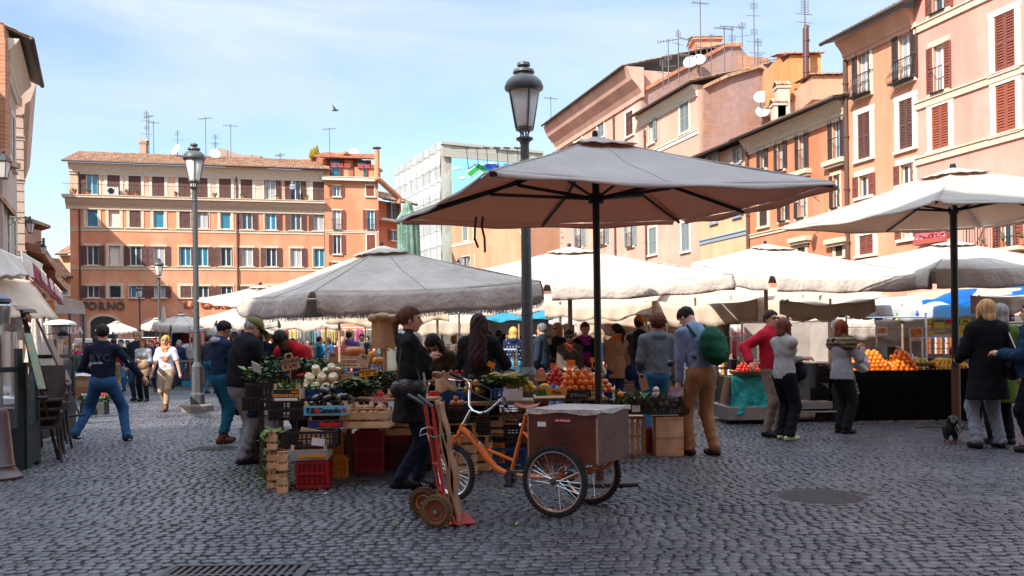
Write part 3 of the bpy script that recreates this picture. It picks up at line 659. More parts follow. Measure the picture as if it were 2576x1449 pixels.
pts=[side_hit(f,x,y)for x,y in((1612,236),(1700,187),(1822,122),(1858,122),(1896,165),(1945,208),(1955,330),(1640,420))]
m=MB();m.prism([(f.len+.02,a,z)for a,z in pts[:4]+pts[4:]]+[(f.len+.02,.02,12),],(.25,0,0));gw=m.build('party_wall',PB,b)
m=MB();
for(a,z),(a2,z2)in zip(pts[:3],pts[1:4]):m.prism([(f.len-.15,a,z+.02),(f.len-.15,a2,z2+.02),(f.len-.15,a2,z2+.28),(f.len-.15,a,z+.28)],(.6,0,0))
m.build('roof_edge',TILER,gw)
a,z=side_hit(f,1860,150);a2,z2=side_hit(f,1885,235);m=MB();m.box(f.len-.6,f.len+.3,a-.3,a+2.2,z2,z+.2);m.build('brick_stack',BRK,gw)
p=f.T@Vector((f.len-1.5,side_hit(f,1800,150)[0],side_hit(f,1800,150)[1]));chimney(p,.9,.9,1.6,PO,'peach rendered chimney box on the highest brick wall')
for i,(px,pt,pb)in enumerate(((1668,150,215),(1682,98,205),(1708,73,232),(1734,95,222),(1764,0,200),(1790,85,195),(1823,68,170),(1842,65,130),(1868,55,165),(1899,0,205),(1908,95,210),(1935,150,215),(1751,110,150),(1779,118,145))):
 Y=60 if px<1900 else 56;b_=W(px,pb,Y);antenna(b_,W(px,pt,Y).z-b_.z,i+20,'thin television antenna above the mauve brick wall')
dish(W(1738,158,62),.5,-.4,'big white satellite dish on top of the brick wall, left of a pair');dish(W(1758,152,63),.45,-.2,'big white satellite dish on top of the brick wall, right of a pair')
f=rowb(1620,1765);z5=16.9;PE5=plastermat('light_peach_plaster',(.76,.45,.33),(.80,.52,.40))
ws=[(1632,297,1646,360,'O',SHG),(1711,258,1734,333,'K',SHG),(1633,573,1652,640,'K',SHG),(1715,560,1735,632,'K',SHG),(1632,440,1647,500,'O',SHG),(1711,410,1733,480,'K',SHG)]
b=mkb('peach_house','light peach house with blue grey shutters and white string course',f,z5,PE5,ws,eav=dict(over=.7,depth=6,pitch=15,tmat=TILE,cornice=TRIMW),trimdef=TRIMW,trw=.14)
zz=f.hit(1765,320)[1];band(b,0,f.len,zz-.3,zz,.06,TRIMW);pipe(b,f.hit(1626,400)[0],0,z5-1)
pts=[side_hit(f,x,y)for x,y in((1766,226),(1822,200),(1905,176),(1930,195),(1968,222),(1968,330))]
m=MB();m.prism([(f.len+.02,a,z)for a,z in pts]+[(f.len+.02,pts[-1][0],9),(f.len+.02,.02,9)],(.22,0,0));gw=m.build('party_wall',PB,b)
m=MB()
for(a,z),(a2,z2)in zip(pts[:4],pts[1:5]):m.prism([(f.len-.2,a,z+.02),(f.len-.2,a2,z2+.02),(f.len-.2,a2,z2+.22),(f.len-.2,a,z+.22)],(.7,0,0))
m.build('roof_edge',TILE,gw)
a,z=side_hit(f,1912,182);a2,z2=side_hit(f,1945,300);m=MB();m.prism([(f.len+.25,a,z2),(f.len+.25,a2+1,z2),(f.len+.25,a2+1,z-.9),(f.len+.25,a2-.3,z-.5),(f.len+.25,a,z)],(.5,0,0));m.build('brick_buttress',BRK,gw)
for px,py,lb in((1894,256,'white satellite dish on the mauve brick wall, the higher of two'),(1899,291,'white satellite dish on the mauve brick wall, the lower of two')):
 a,z=side_hit(f,px,py);dish(f.T@Vector((f.len+.9,a,z)),.42,-.3,lb)
YE=plastermat('yellow_plaster',(.78,.49,.27),(.80,.55,.34));SA=plastermat('salmon_plaster',(.66,.25,.12),(.72,.33,.18))
f=rowb(1765,1888);z6=12.3
ws=[(1847,376,1862,411,'O',pm('pale_shutter',(.5,.5,.46),.6),BLUEG),(1786,391,1802,430,'O',pm('pale_shutter',(.5,.5,.46),.6),BLUEG),(1790,529,1804,560,'O',SHG,BLUEG),(1848,510,1863,544,'O',SHG,BLUEG)]
b=mkb('yellow_house','yellow house with blue grey window trim between the peach and salmon houses',f,z6,YE,ws,eav=dict(over=.75,depth=8,pitch=14,tmat=TILE,cornice=None),trw=.16)
zz=f.hit(1870,585)[1];band(b,0,f.len,zz-.15,zz+.12,.06,BLUEG);pipe(b,f.hit(1884,450)[0],0,z6-.3,.09)
f=rowb(1888,2137);z7=12.3
ws=[(1913,357,1926,425,'F',SHD),(1957,342,1973,428,'F',SHD),(2011,316,2027,427,'F',SHD),(2096,284,2116,400,'F',SHD),(1911,496,1931,569,'K',SHD),(1966,484,1980,556,'F',SHD),(2009,477,2026,548,'F',SHD),(2097,440,2111,523,'F',SHD),(2103,613,2121,645,'K',SHD),(2008,622,2027,660,'K',SHD)]
b=mkb('salmon_house','salmon orange house with dark brown shutters and iron bracket lamp',f,z7,SA,ws,eav=dict(over=.85,depth=8,pitch=14,tmat=TILE,cornice=TRIM),trw=.2)
zz=f.hit(1890,590)[1];band(b,0,f.len,zz-.2,zz,.06,TRIM)
m=MB()
for px,py in((2106,402),(2019,430),(2112,600),(2018,597)):
 s_,z_=f.hit(px,py);m.box(s_-.75,s_+.75,-.35,0,z_-.22,z_);m.box(s_-.68,s_+.68,-.25,0,z_-.34,z_-.22)
m.build('hood_moulds',TRIM,b)
pipe(b,f.hit(2134,400)[0],0,z7-.5,.09)
def boxthing(nm,lab,cat,px0,px1,pyt,pyb,Y,d,mat,part='wall',roof=None):
 A=W(px0,pyb,Y);B=W(px1,pyb,Y);zt=W((px0+px1)/2,pyt,Y).z;t=thing(nm,lab,cat,A,0);m=MB();m.prism([A,B,(B.x,B.y,zt),(A.x,A.y,zt)],(0,d,0));m.build(part,mat,t,world=True)
 if roof:
  m=MB();corr_roof(m,(A.x-.15,A.y-.2,zt+.03),(B.x-A.x+.3,0,0),(0,d*.6,.35));m.build('roof',roof,t,world=True)
 return t
boxthing('roof_tower','ochre rendered roof tower with a small opening on the salmon house','roof tower',1990,2067,138,250,49,3,plastermat('ochre_plaster',(.68,.34,.12),(.72,.42,.2)),roof=TILER)
boxthing('roof_tower','narrow weathered wing of the ochre roof tower with a dark opening','roof tower',1962,1990,140,240,50.5,3,plastermat('ochre_plaster',(.68,.34,.12),(.72,.42,.2)),roof=TILER)
boxthing('attic','low pink attic wall with dark eave behind the salmon roof','attic',2044,2140,190,250,46,5,PK,roof=TILE)
t=thing('flue_pipe','tall dark brown metal flue pipe against the ochre roof tower','flue pipe',W(2028,255,48));m=MB();m.tube([W(2028,255,48),W(2027,72,48)],.16,12);
for k in(100,140,180,220):m.tube([W(2028,k,48),W(2028,k+4,48)],.185,12)
m.tube([W(2027,76,48),W(2029,66,48),W(2033,70,48)],.16,12);m.build('pipe',pm('brown_flue',(.10,.04,.035),.45),t,world=True,smooth='auto')
for px,py,h_,lb in((1968,255,1.1,'tallest'),(1958,275,.6,'leftmost'),(2048,238,.5,'middle'),(2092,230,.5,'rightmost')):chimney(W(px,py+22,48.5),.32,.3,h_,pm('chimney_grey',(.5,.42,.35),.9),lb+' of the small pale chimneys on the salmon house roof')
antenna(W(2025,60,50),1.4,5,'thin television antenna above the brown flue pipe');antenna(W(1387,352,84),4.0,6,'thin television antenna beside the pink palazzo cornice')
OP=plastermat('orange_peach_plaster',(.76,.37,.21),(.78,.46,.31));f=rowb(2137,2312);z8=14.9
ws=[(2160,125,2186,240,'O',SHD,TRIMW),(2263,82,2294,205,'O',SHD,TRIMW),(2159,284,2190,400,'K',SHB,TRIMW),(2263,250,2297,375,'K',SHB,TRIMW),(2162,440,2189,494,'O',SHR,TRIMW),(2266,412,2295,462,'O',SHR,TRIMW),(2163,591,2198,640,'K',SHR,TRIMW),(2270,572,2301,600,'O',SHR,TRIMW)]
b=mkb('orange_house','tall orange peach house with curved iron window balconies and deep eaves',f,z8,OP,ws,eav=dict(over=.9,depth=6,pitch=16,tmat=TILE,cornice=PK,ext=.5),trw=.26)
for w_ in ws[:2]:
 r_=f.rect(*w_[:4]);m=MB();c_=(r_[0]+r_[1])/2;hw=.62
 for i in range(11):
  x=c_-hw+2*hw*i/10;m.tube([(x,-.12,r_[2]+.95),(x,-.25,r_[2]+.75),(x,-.28,r_[2]+.5),(x,-.48,r_[2]+.25),(x,-.5,r_[2]+.08),(x,-.2,r_[2])],.016,4)
 for zz,yy in((.95,-.12),(0.0,-.2)):m.tube([(c_-hw,yy,r_[2]+zz),(c_+hw,yy,r_[2]+zz)],.025,4)
 for sg in(-1,1):m.tube([(c_+sg*hw,-.12,r_[2]+.95),(c_+sg*hw,0,r_[2]+.95)],.02,4)
 m.box(c_-hw,c_+hw,-.45,0,r_[2]-.06,r_[2]);m.build('curved_balcony',BLACKM,b)
pipe(b,.12,0,z8-.8,.10)
f=rowb(2312,2700);PK9=plastermat('rose_plaster',(.76,.40,.31),(.80,.49,.40));z9=21
ws=[(2347,-25,2381,30,'F',SHR,TRIM),(2349,112,2379,231,'F',SHR,TRIM),(2345,264,2388,375,'K',SHO,TRIMW),(2503,32,2555,176,'K',SHR,TRIMW),(2506,208,2557,332,'K',SHO,TRIMW),(2350,545,2382,605,'O',SHR,TRIM),(2520,535,2556,635,'F',SHR,TRIM),(2630,10,2690,140,'K',SHR,TRIMW),(2630,190,2690,310,'K',SHR,TRIMW)]
b=mkb('rose_palazzo','tall rose pink palazzo with red shutters at the right edge',f,z9,PK9,ws,trw=.24)
eave(b,f.len,z9,1,6,16,TILE)
for py in(62,256,396):zz=f.hit(2313,py)[1];band(b,0,f.len,zz-.32,zz,.08,TRIM)
s0,z0=f.hit(2478,636);s1=f.hit(2620,630)[0];m=MB();m.box(s0,s1,-1.0,0,z0-.14,z0);m.build('balcony_slab',TRIM,b)
m=MB();m.box(s0,s1,-1.0,-.96,z0+.95,z0+1.0);m.box(s0,s0+.04,-.96,0,z0+.95,z0+1.0);i=s0
while i<s1:m.tube([(i,-.98,z0),(i,-.98,z0+.95)],.014,4);i+=.14
for k in range(8):m.tube([(s0+.02,-.12*k,z0),(s0+.02,-.12*k,z0+.95)],.014,4)
m.build('balcony_railing',BLACKM,b)
m=MB()
for k in range(5):
 c_=s0+.4+k*1.0;pts=[(c_,-.1-.5*(1-math.cos(t)),z0-.16-.5*math.sin(t)*.9)for t in[math.pi*.5*q/8 for q in range(9)]];m.tube(pts,.03,5);m.tube([(c_,-.1,z0-.65),(c_,-.1,z0-.16)],.03,5)
m.build('scroll_brackets',BLACKM,b)
for k in range(9):
 p=f.T@Vector((s0+.35+.42*k,-.8 if k%2 else-1.1,z0+(.02 if k%2 else .8)));t=thing('flower_pot','terracotta pot with green plant on the balcony at the right edge','flower pot',p,0,'pots on the right balcony')
 m=MB();m.lathe([(.09,0),(.13,.2),(.11,.2),(.08,.15)],n=10);m.build('pot',flat('terracotta',(.45,.16,.08),.8),t,smooth='auto');m=MB();r2=random.Random(k)
 for j in range(26):an=r2.uniform(0,6.3);m.add([(0,0,.2),(.02*math.cos(an+1.5),.02*math.sin(an+1.5),.25),(.16*math.cos(an)*r2.random(),.16*math.sin(an),.25+r2.random()*.35)],[(0,1,2)])
 m.build('plant',pm('leaf_green',(.07,.13,.03),.7,.4,8),t)
p=f.T@Vector((f.rect(2350,545,2382,605)[0]+.2,-.3,f.rect(2350,545,2382,605)[2]-.1));t=thing('flower_box','long box of pink flowers on a rose palazzo window sill','flower box',p,f.rz);m=MB();m.box(-.9,.7,-.14,.1,0,.2);m.build('box',flat('red_clay',(.4,.08,.06),.8),t);m=MB();r2=random.Random(3)
for j in range(120):m.cbox((r2.uniform(-.9,.7),r2.uniform(-.15,.1),.24+r2.uniform(0,.2)),(.07,.05,.06),Matrix.Rotation(r2.uniform(0,3),3,'Z'))
m.build('flowers',flat('pink_flower',(.55,.12,.16),.8),t)
# ---------------- left side ----------------
f=Fac(110,77,181,78.5);b=f.root('ochre_house','small ochre house with tiled roof at the end of the left street');zt=f.hit(160,699)[1];hs=[f.rect(156,720,169,742)]
m=MB();wall_mesh(m,f.len,zt,8,hs);m.build('wall',plastermat('deep_ochre',(.62,.22,.05),(.66,.3,.1)),b);window(b,hs[0],'B',SHG,TRIM,.25);eave(b,f.len,zt,.5,3.5,25,TILE,cornice=None,ext=0)
z_=f.hit(160,754)[1];band(b,0,f.len,z_-.1,z_,.05)
f=Fac(150,92,181,92);b=f.root('cream_house','narrow cream house glimpsed behind the ochre house');zt=f.hit(165,642)[1];m=MB();wall_mesh(m,f.len,zt,8,[]);m.build('wall',plastermat('cream_plaster',(.70,.50,.30),(.74,.56,.38)),b);eave(b,f.len,zt,.6,3,22,TILE,cornice=None,ext=0)
f=Fac(-260,56,108,62);b=f.root('pink_house','pale pink house with tiled eave in the left street');zt=f.hit(100,580)[1];m=MB();wall_mesh(m,f.len,zt,10,[]);
m.prism([(f.len-8,0,zt),(f.len,0,zt),(f.len-8,0,zt+1.4)],(0,8,0));m.build('wall',plastermat('pinkish_plaster',(.66,.42,.32),(.70,.5,.4)),b)
m=MB();corr=MB();a_,za=f.hit(60,553);b_,zb=f.hit(125,575);m.prism([(a_,-.2,za),(b_,-.2,zb),(b_,-.2,zb+.2),(a_,-.2,za+.25)],(0,12,0));m.build('roof',TILE,b)
m=MB();m.tube([(f.len+.1,-.1,2),(f.len+.1,-.1,zt-.5)],.09,6);m.build('drainpipe',IRON,b)
f=Fac(60,45,150,52)
b=thing('orange_shopfront','orange shop front with tiled canopies down the left street','building',GX(100,50));m=MB();A=GX(92,50);m.prism([(A.x-6,50,0),(A.x+.2,50,0),(A.x+.2,50,W(100,655,50).z),(A.x-6,50,W(100,640,50).z)],(-4.5,9,0));m.build('wall',plastermat('deep_ochre',(.62,.22,.05),(.66,.3,.1)),b,world=True)
for(xa,ya,xb,yb,Y)in((112,640,150,695,49),(128,680,166,700,53),(140,700,172,735,51)):
 m=MB();P0,P1=W(xa,ya,Y),W(xb,yb,Y+3);m.prism([P0,P1,P1+Vector((0,0,.45)),P0+Vector((0,0,.45))],(-2.2,1.0,.5));m.build('canopy_roof',TILE,b,world=True)
f=Fac(-436,41.2,64,45);b=f.root('rusticated_palazzo','cream rusticated palazzo with a heavy bracketed cornice at the left edge','building');zt=f.hit(60,246)[1]
WR=plastermat('cream_stone',(.70,.55,.42),(.74,.62,.5));m=MB();wall_mesh(m,f.len,zt,22,[]);m.build('wall',WR,b)
m=MB();z=1.0
while z<zt-1:m.box(0,f.len+.04,-.06,.0,z,z+.46);m.box(f.len,f.len+.05,.0,22,z,z+.46);z+=.52
m.build('rustication',WR,b)
m=MB();m.prism([(0,y_,zt+q)for y_,q in[(0,-.9),(-.08,-.9),(-.1,-.4),(-.25,-.2),(-.38,.3),(-.42,.7),(0,.7)]],(f.len+.1,0,0));m.prism([(f.len+x_*.8,-.4,zt+q)for x_,q in[(0,-.9),(.1,-.9),(.15,-.4),(.45,-.2),(.65,.3),(.8,.7),(0,.7)]],(0,23,0));m.build('cornice',WR,b)
m=MB()
for i in range(22):m.box(f.len,f.len+.3,i+.1,i+.5,zt-.1,zt+.28)
for i in range(4):m.box(f.len-.2-i*.9,f.len+.15-i*.9,-.36,0,zt-.1,zt+.28)
m.build('modillions',WR,b)
for py in(350,457,636):zz=f.hit(84,py)[1];band(b,0,f.len+.1,zz-.12,zz+.1,.09,WR)
p=W(48,175,46);t=thing('parapet_block','pink parapet block on the left palazzo roof','parapet',p);m=MB();m.box(-1.2,-.1,0,.35,-1.6,W(48,178,46).z-p.z+.0);m.build('block',PK,t)
t=thing('roof_urn','small terracotta urn on top of the pink parapet block','urn',W(50,175,46.5));m=MB();m.lathe([(.12,0),(.08,.1),(.16,.25),(.2,.35),(.1,.42),(.06,.5),(.01,.55)],n=10);m.build('urn',flat('terracotta',(.45,.16,.08),.8),t,smooth='auto')
def leftfac(pa,Ya,pb,Yb):
 f=Fac(pa,Ya,pb,Yb);f.n=-f.n
 f.M=Matrix(((f.d.x,f.n.x,0,0),(f.d.y,f.n.y,0,0),(0,0,1,0),(0,0,0,1)));f.T=Matrix.Translation(f.A)@f.M
 return f
A=GX(12,30);B=GX(48,35.3)
f=Fac(12,30,48,35.3);b=thing('left_house','weathered cream house with a brick end wall and deep tiled eave at the top left','building',f.A,f.rz)
zt=W(63,84,30).z
m=MB();hs=[(.9,1.9,z_,z_+1.9)for z_ in(4.3,8.2)]+[(3.6,4.6,z_,z_+1.9)for z_ in(4.3,8.2)]
m.M=Matrix.Scale(-1,4,(0,1,0));
m.M=Matrix.Identity(4);wall_mesh(m,f.len,zt,12,hs);m.build('wall',plastermat('grey_cream_plaster',(.58,.50,.42),(.64,.58,.5)),b)
for h_ in hs:window(b,h_,'K',SHG,TRIMW,.2,rngs=rn)
eave(b,f.len,zt-.1,.85,5,22,TILE,ext=.05,cornice=TRIMW)
m=MB();pl=[W(-70,20,29.9),W(8,62,29.9),W(13,110,29.9),W(13,420,29.9),W(-70,420,29.9)];m.prism(pl,(0,.3,0));m.build('brick_end',BRK,b,world=True)
for xa,ya,xb,yb in((-30,395,52,425),(-60,425,40,545)):
 m=MB();P0,P1=W(xa,ya,28),W(xb,yb,31);m.prism([P0,P1,P1+Vector((0,0,.18)),P0+Vector((0,0,.18))],(-1.2,1.6,.3));m.build('tiled_canopy',TILE,b,world=True)
def castbox(nm,lab,pts,h):
 t=thing(nm,lab,'building',(pts[0][0],pts[0][1],0));m=MB();m.prism([(x,y,-.3)for x,y in pts],(0,0,h+.3));m.build('wall',PE,t,world=True)
 cx=sum(p[0]for p in pts)/len(pts);cy=sum(p[1]for p in pts)/len(pts)
 m=MB();m.prism([(x+(x-cx)*.03,y+(y-cy)*.02,h)for x,y in pts],(0,0,.25));m.build('roof',TILE,t,world=True)
castbox('left_row_house','tall peach house just outside the left edge of the view',[(-43.4,80),(-36,50),(-31,38.5),(-52,30),(-60,80)],20)
castbox('left_row_house','lower peach house just outside the left edge, nearer the viewer',[(-21.5,27),(-17.5,14),(-32,14),(-32,27)],15)
t=thing('south_palazzo','big ochre palazzo behind the viewer that shades the near cobbles','building',(-10,-7,0));hs=[]
m=MB(Matrix.Rotation(math.pi,4,'Z'));
hs=[(-44+i*5,-42.6+i*5,z,z+2.2)for i in range(18)for z in(5,10,15)];hs=[(a+45,b_+45,c,d)for a,b_,c,d in hs]
m.M=Matrix.Rotation(math.pi,4,'Z')@Matrix.Translation((-45,0,0));wall_mesh(m,95,22.3,14,hs);m.build('wall',OP,t)
m=MB();m.box(-51,46,-15,.9,22.32,22.6);m.build('roof',TILE,t)
m=MB(m.M);
M2=Matrix.Rotation(math.pi,4,'Z')@Matrix.Translation((-45,0,0));m.M=M2
for a,b_,c,d in hs:m.box(a,b_,.1,.15,c,d)
m.build('window_panes',GLASSB,t)
# ---------------- canopies, lamps ----------------
CREAM=pm('cream_canvas',(.56,.48,.41),.85,.15,1.1,.35,9,col2=(.64,.56,.49),mixpos=(.35,.7),trans=.2,streak=1)
CREAM2=pm('tan_canvas',(.58,.47,.35),.85,.12,1.1,.25,22,col2=(.64,.54,.42),mixpos=(.35,.7),trans=.28,tcol=(.85,.50,.26))
TAUPE=pm('taupe_canvas',(.54,.51,.47),.85,.08,1.1,.25,22,col2=(.60,.57,.53),mixpos=(.35,.7),trans=.34,tcol=(.75,.34,.18))  # warm translucent colour imitates light bounced onto the underside
WHITEC=pm('white_canvas',(.64,.62,.58),.85,.06,1.1,.2,22,trans=.35);BLUEC=pm('blue_tarp',(.04,.30,.72),.6,.1,2,.3,20,trans=.8,tcol=(.10,.60,1.0));TEALC=pm('teal_tarp',(.02,.30,.42),.6,.1,2,.3,20,trans=.3)
POLEM=flat('black_pole',(.014,.016,.018),.4,metal=.2);WPOLE=pm('light_wood_pole',(.36,.24,.15),.65,.2,3)
FR=pm('grey_fringe',(.22,.21,.20),.9,.4,8)
def canopy(name,label,pk,cs,fabric,val=.3,pole=None,ribs=False,cap=True,frg=False,sag=.05,solid=.006,cat='parasol',polem=None,group=None,wav=.018,lift=0,seed=0,scal=0):
 base=Vector((pk.x,pk.y,0));t=thing(name,label,cat,base,0,group);rn_=random.Random(seed)
 cs=[Vector(c)for c in cs];n=len(cs)
 m=MB();N_=14
 for i in range(n):
  a,b_=cs[i],cs[(i+1)%n]
  def fn(u,v,a=a,b_=b_,i=i):
   e=a.lerp(b_,u);e=e-Vector((0,0,sag*4*u*(1-u)))
   p=pk.lerp(e,v);sg=4*u*(1-u)
   p.z-=sag*.9*math.sin(math.pi*v)*(.4+.6*sg)
   p.z+=.006*math.sin(u*23+v*9+i)*v+.008*math.sin(v*13+u*6+i*2)*sg
   return p
  m.grid(fn,N_,N_)
 cn=m.build('canopy',fabric,t,world=True,smooth=True,solid=solid)
 m=MB()
 for i in range(n):
  for uu in(0,.5):
   a,b_=cs[i],cs[(i+1)%n];e0=a.lerp(b_,uu)-Vector((0,0,sag*4*uu*(1-uu)));sg=4*uu*(1-uu)
   pts=[]
   for q in range(15):v=q/14;p=pk.lerp(e0,v);p.z+=-sag*.9*math.sin(math.pi*v)*(.4+.6*sg)+.006*math.sin(uu*23+v*9+i)*v+.008*math.sin(v*13+uu*6+i*2)*sg+.003;pts.append(p)
   m.tube(pts,.009,5)
 m.build('seams',pm('seam_thread',(.40,.36,.32),.9),cn,world=True)
 if val:
  m=MB()
  for i in range(n):
   a,b_=cs[i],cs[(i+1)%n];o_=(a+b_)/2-pk;o_.z=0;o_.normalize()
   def fv(u,v,a=a,b_=b_,o_=o_,i=i):
    uu=.012+.976*u;e=a.lerp(b_,uu)-Vector((0,0,sag*4*uu*(1-uu)))
    gp=.10*(math.exp(-(uu/.05)**2)+math.exp(-((1-uu)/.05)**2))if scal else 0
    return e+o_*(.012+wav*v*math.sin(uu*31+i*2+v)+.02*math.sin(math.pi*v)+.05*v)-Vector((0,0,v*val*(1-gp*3)+.012*v*math.sin(uu*17+i)))
   m.grid(fv,44,5)
  m.build('valance',fabric,cn,world=True,smooth=True,solid=solid)
  if frg:
   m=MB()
   for i in range(n):
    a,b_=cs[i],cs[(i+1)%n];o_=(a+b_)/2-pk;o_.z=0;o_.normalize();k=int((b_-a).length/.017)
    for j in range(k):
     uu=.012+.976*(j+.5)/k;e=a.lerp(b_,uu)-Vector((0,0,sag*4*uu*(1-uu)))
     gp=.10*(math.exp(-(uu/.05)**2)+math.exp(-((1-uu)/.05)**2))if scal else 0
     q=e+o_*(.012+wav*math.sin(uu*31+i*2+1)+.06)-Vector((0,0,val*(1-gp*3)+.012*math.sin(uu*17+i)-.02))
     d=(b_-a).normalized()*.006;h=Vector((rn_.uniform(-.01,.01),rn_.uniform(-.01,.01),-rn_.uniform(.05,.075)))
     m.add([q-d,q+d,q+d+h,q-d+h],[(0,1,2,3)])
   m.build('fringe',FR,cn,world=True)
 if cap:
  m=MB();k=.2
  for i in range(n):
   a,b_=cs[i],cs[(i+1)%n]
   def fc(u,v,a=a,b_=b_,i=i):
    p=(pk+Vector((0,0,.03))).lerp(a.lerp(b_,u)+Vector((0,0,.03)),v*k);p.z+=.007*v*math.sin(u*19+i*3)-.008*math.sin(math.pi*v);return p
   m.grid(fc,14,6)
  m.build('vent_cap',fabric,cn,world=True,smooth=True,solid=solid)
 if pole:
  r_,zb=pole;m=MB();m.tube([(0,0,zb),(0,0,pk.z+.02)],r_,12);po=m.build('pole',polem or POLEM,t,smooth='auto')
  m=MB();m.lathe([(r_*.8,0),(r_*.85,.03),(r_*.7,.06),(.01,.065)],(0,0,pk.z+.02),12);m.build('finial',POLEM,po)
 if ribs:
  hub=Vector((pk.x,pk.y,pk.z-.82*ribs));mids=[(cs[i]+cs[(i+1)%n])/2-Vector((0,0,sag))for i in range(n)]
  m=MB();m.lathe([(.05,-.05),(.075,-.05),(.075,.05),(.05,.05)],(0,0,hub.z),12);m.build('hub',POLEM,t)
  for e in cs+mids:
   m=MB();q=e-Vector((0,0,.03));p0=pk-Vector((0,0,.09));m.tube([p0,p0.lerp(q,.5)-Vector((0,0,sag*.9+.01)),q],.019,4);rb=m.build('rib',POLEM,t,world=True)
   m=MB();m.tube([hub,p0.lerp(q,.5)-Vector((0,0,sag*.9+.03))],.017,4);m.build('strut',POLEM,rb,world=True)
 return t
gu=canopy('parasol','big taupe grey parasol with black ribs above the orange tricycle',W(1497,350,9.0),[W(1005,550,10.4),W(1235,430,7.1),W(2098,458,7.8),W(1708,553,10.9)],TAUPE,.05,(.036,0.03),ribs=.72,sag=.05,wav=.006,seed=1)
m=MB();m.box(-.35,.35,-.25,.25,.012,.035);m.build('base_plate',pm('plate_iron',(.05,.04,.04),.5,.3,5),gu);m=MB();m.tube([(0,0,.035),(0,0,.34)],.045,10);m.build('sleeve',pm('rust_sleeve',(.10,.03,.02),.6),gu)
for px,py in((1198,545),(1215,545)):
 m=MB();Y=9.4;pts=[W(px,py,Y),W(px-3,py+25,Y),W(px-4+(px>1200)*8,py+55,Y),W(px+5,py+(90 if px>1200 else 78),Y)];m.tube(pts,.012,4);m.build('tie_strap',BLACK,gu,world=True)
CW=pm('pale_canvas',(.54,.49,.43),.85,.09,1.1,.2,22,trans=.3,tcol=(.8,.55,.4))
ru=canopy('parasol','cream parasol on a tall black pole beside the woman in the black coat',W(2397,425,14.2),[W(1972,570,14.9),W(2355,505,11.9),W(2899,478,13.5),W(2463,569,16.6)],CW,.05,(.055,.9),ribs=.8,sag=.06,wav=.006,seed=2)
m=MB();m.tube([(0,0,0),(0,0,.95)],.065,12);m.build('rusty_sleeve',pm('rust_sleeve',(.10,.03,.02),.6,.3,5,col2=(.05,.03,.03)),ru,smooth='auto');m=MB();m.cbox((0,0,.01),(1.3,.06,.03));m.cbox((0,0,.012),(.06,1.3,.028));m.build('cross_base',IRON,ru)
canopy('market_umbrella','big cream fringed market umbrella over the vegetable stall',W(960,622,13.4),[W(607,748,14.6),W(785,735,12.0),W(1362,708,12.2),W(1084,735,14.9)],CREAM,.30,(.035,0),frg=True,sag=.05,seed=3,group='market umbrellas',polem=WPOLE,scal=1)
canopy('market_umbrella','cream market umbrella behind the street lamp, over the shoppers',W(1432,624,16),[W(1156,690,17.4),W(1376,716,14.2),W(1845,690,14.6),W(1640,700,18)],CREAM,.24,(.04,0),sag=.05,seed=4,group='market umbrellas',polem=WPOLE)
canopy('market_umbrella','cream market umbrella over the man with the red jacket',W(1925,616,18),[W(1738,662,19.5),W(1942,694,16.2),W(2340,690,16.6),W(2160,690,20)],CREAM,.27,(.04,0),sag=.05,seed=5,group='market umbrellas',polem=WPOLE)
canopy('market_umbrella','cream market umbrella at the right, over the orange heaps',W(2400,608,18),[W(2125,662,20),W(2347,678,16.0),W(2720,662,16.5),W(2560,680,20)],CREAM,.33,(.04,0),sag=.05,seed=6,group='market umbrellas',polem=WPOLE)
canopy('market_umbrella','low flat cream umbrella left of the fringed one',W(655,720,19.5),[W(503,752,19.4),W(610,765,17.6),W(790,755,19),W(700,748,21.5)],CREAM,.05,(.04,0),sag=.04,seed=7,group='market umbrellas')
canopy('market_umbrella','cream umbrella with drooping valance behind the tall left lamp',W(610,770,24),[W(505,800,25),W(545,806,22),W(700,803,22.5),W(690,800,26)],CREAM,.2,(.04,0),sag=.05,seed=8,group='market umbrellas')
canopy('market_umbrella','small cream umbrella beyond the man in the navy tracksuit top',W(293,808,44),[W(243,826,45),W(285,834,42),W(345,828,43),W(305,824,46)],CREAM,.12,(.04,0),sag=.04,seed=9,group='market umbrellas',polem=WPOLE)
canopy('market_umbrella','cream umbrella over the clothes racks, behind the slim lamp',W(455,790,38),[W(385,812,39),W(430,818,35),W(535,812,36),W(500,808,40)],CREAM,.3,(.04,0),sag=.05,seed=10,group='market umbrellas',polem=WPOLE)
canopy('market_umbrella','cream umbrella over the souvenir rack at the far left of the racks',W(392,800,46),[W(355,818,46),W(380,822,43),W(430,818,43),W(410,815,47)],CREAM,.2,(.04,0),sag=.05,seed=11,group='market umbrellas',polem=WPOLE)
t=thing('closed_umbrella','closed cream umbrella standing behind the slim street lamp','parasol',GX(412,38));m=MB();zb=.7;zt=W(412,772,38).z
m.grid(lambda u,v:((.05+.24*v*(1+.2*math.sin(u*38)))*math.cos(u*6.283),(.05+.24*v*(1+.2*math.sin(u*38)))*math.sin(u*6.283),zt+(zb-zt)*v),48,10);m.build('folded_canvas',CREAM,t,smooth=True);m=MB();m.tube([(0,0,0),(0,0,zt+.1)],.035,8);m.build('pole',WPOLE,t)
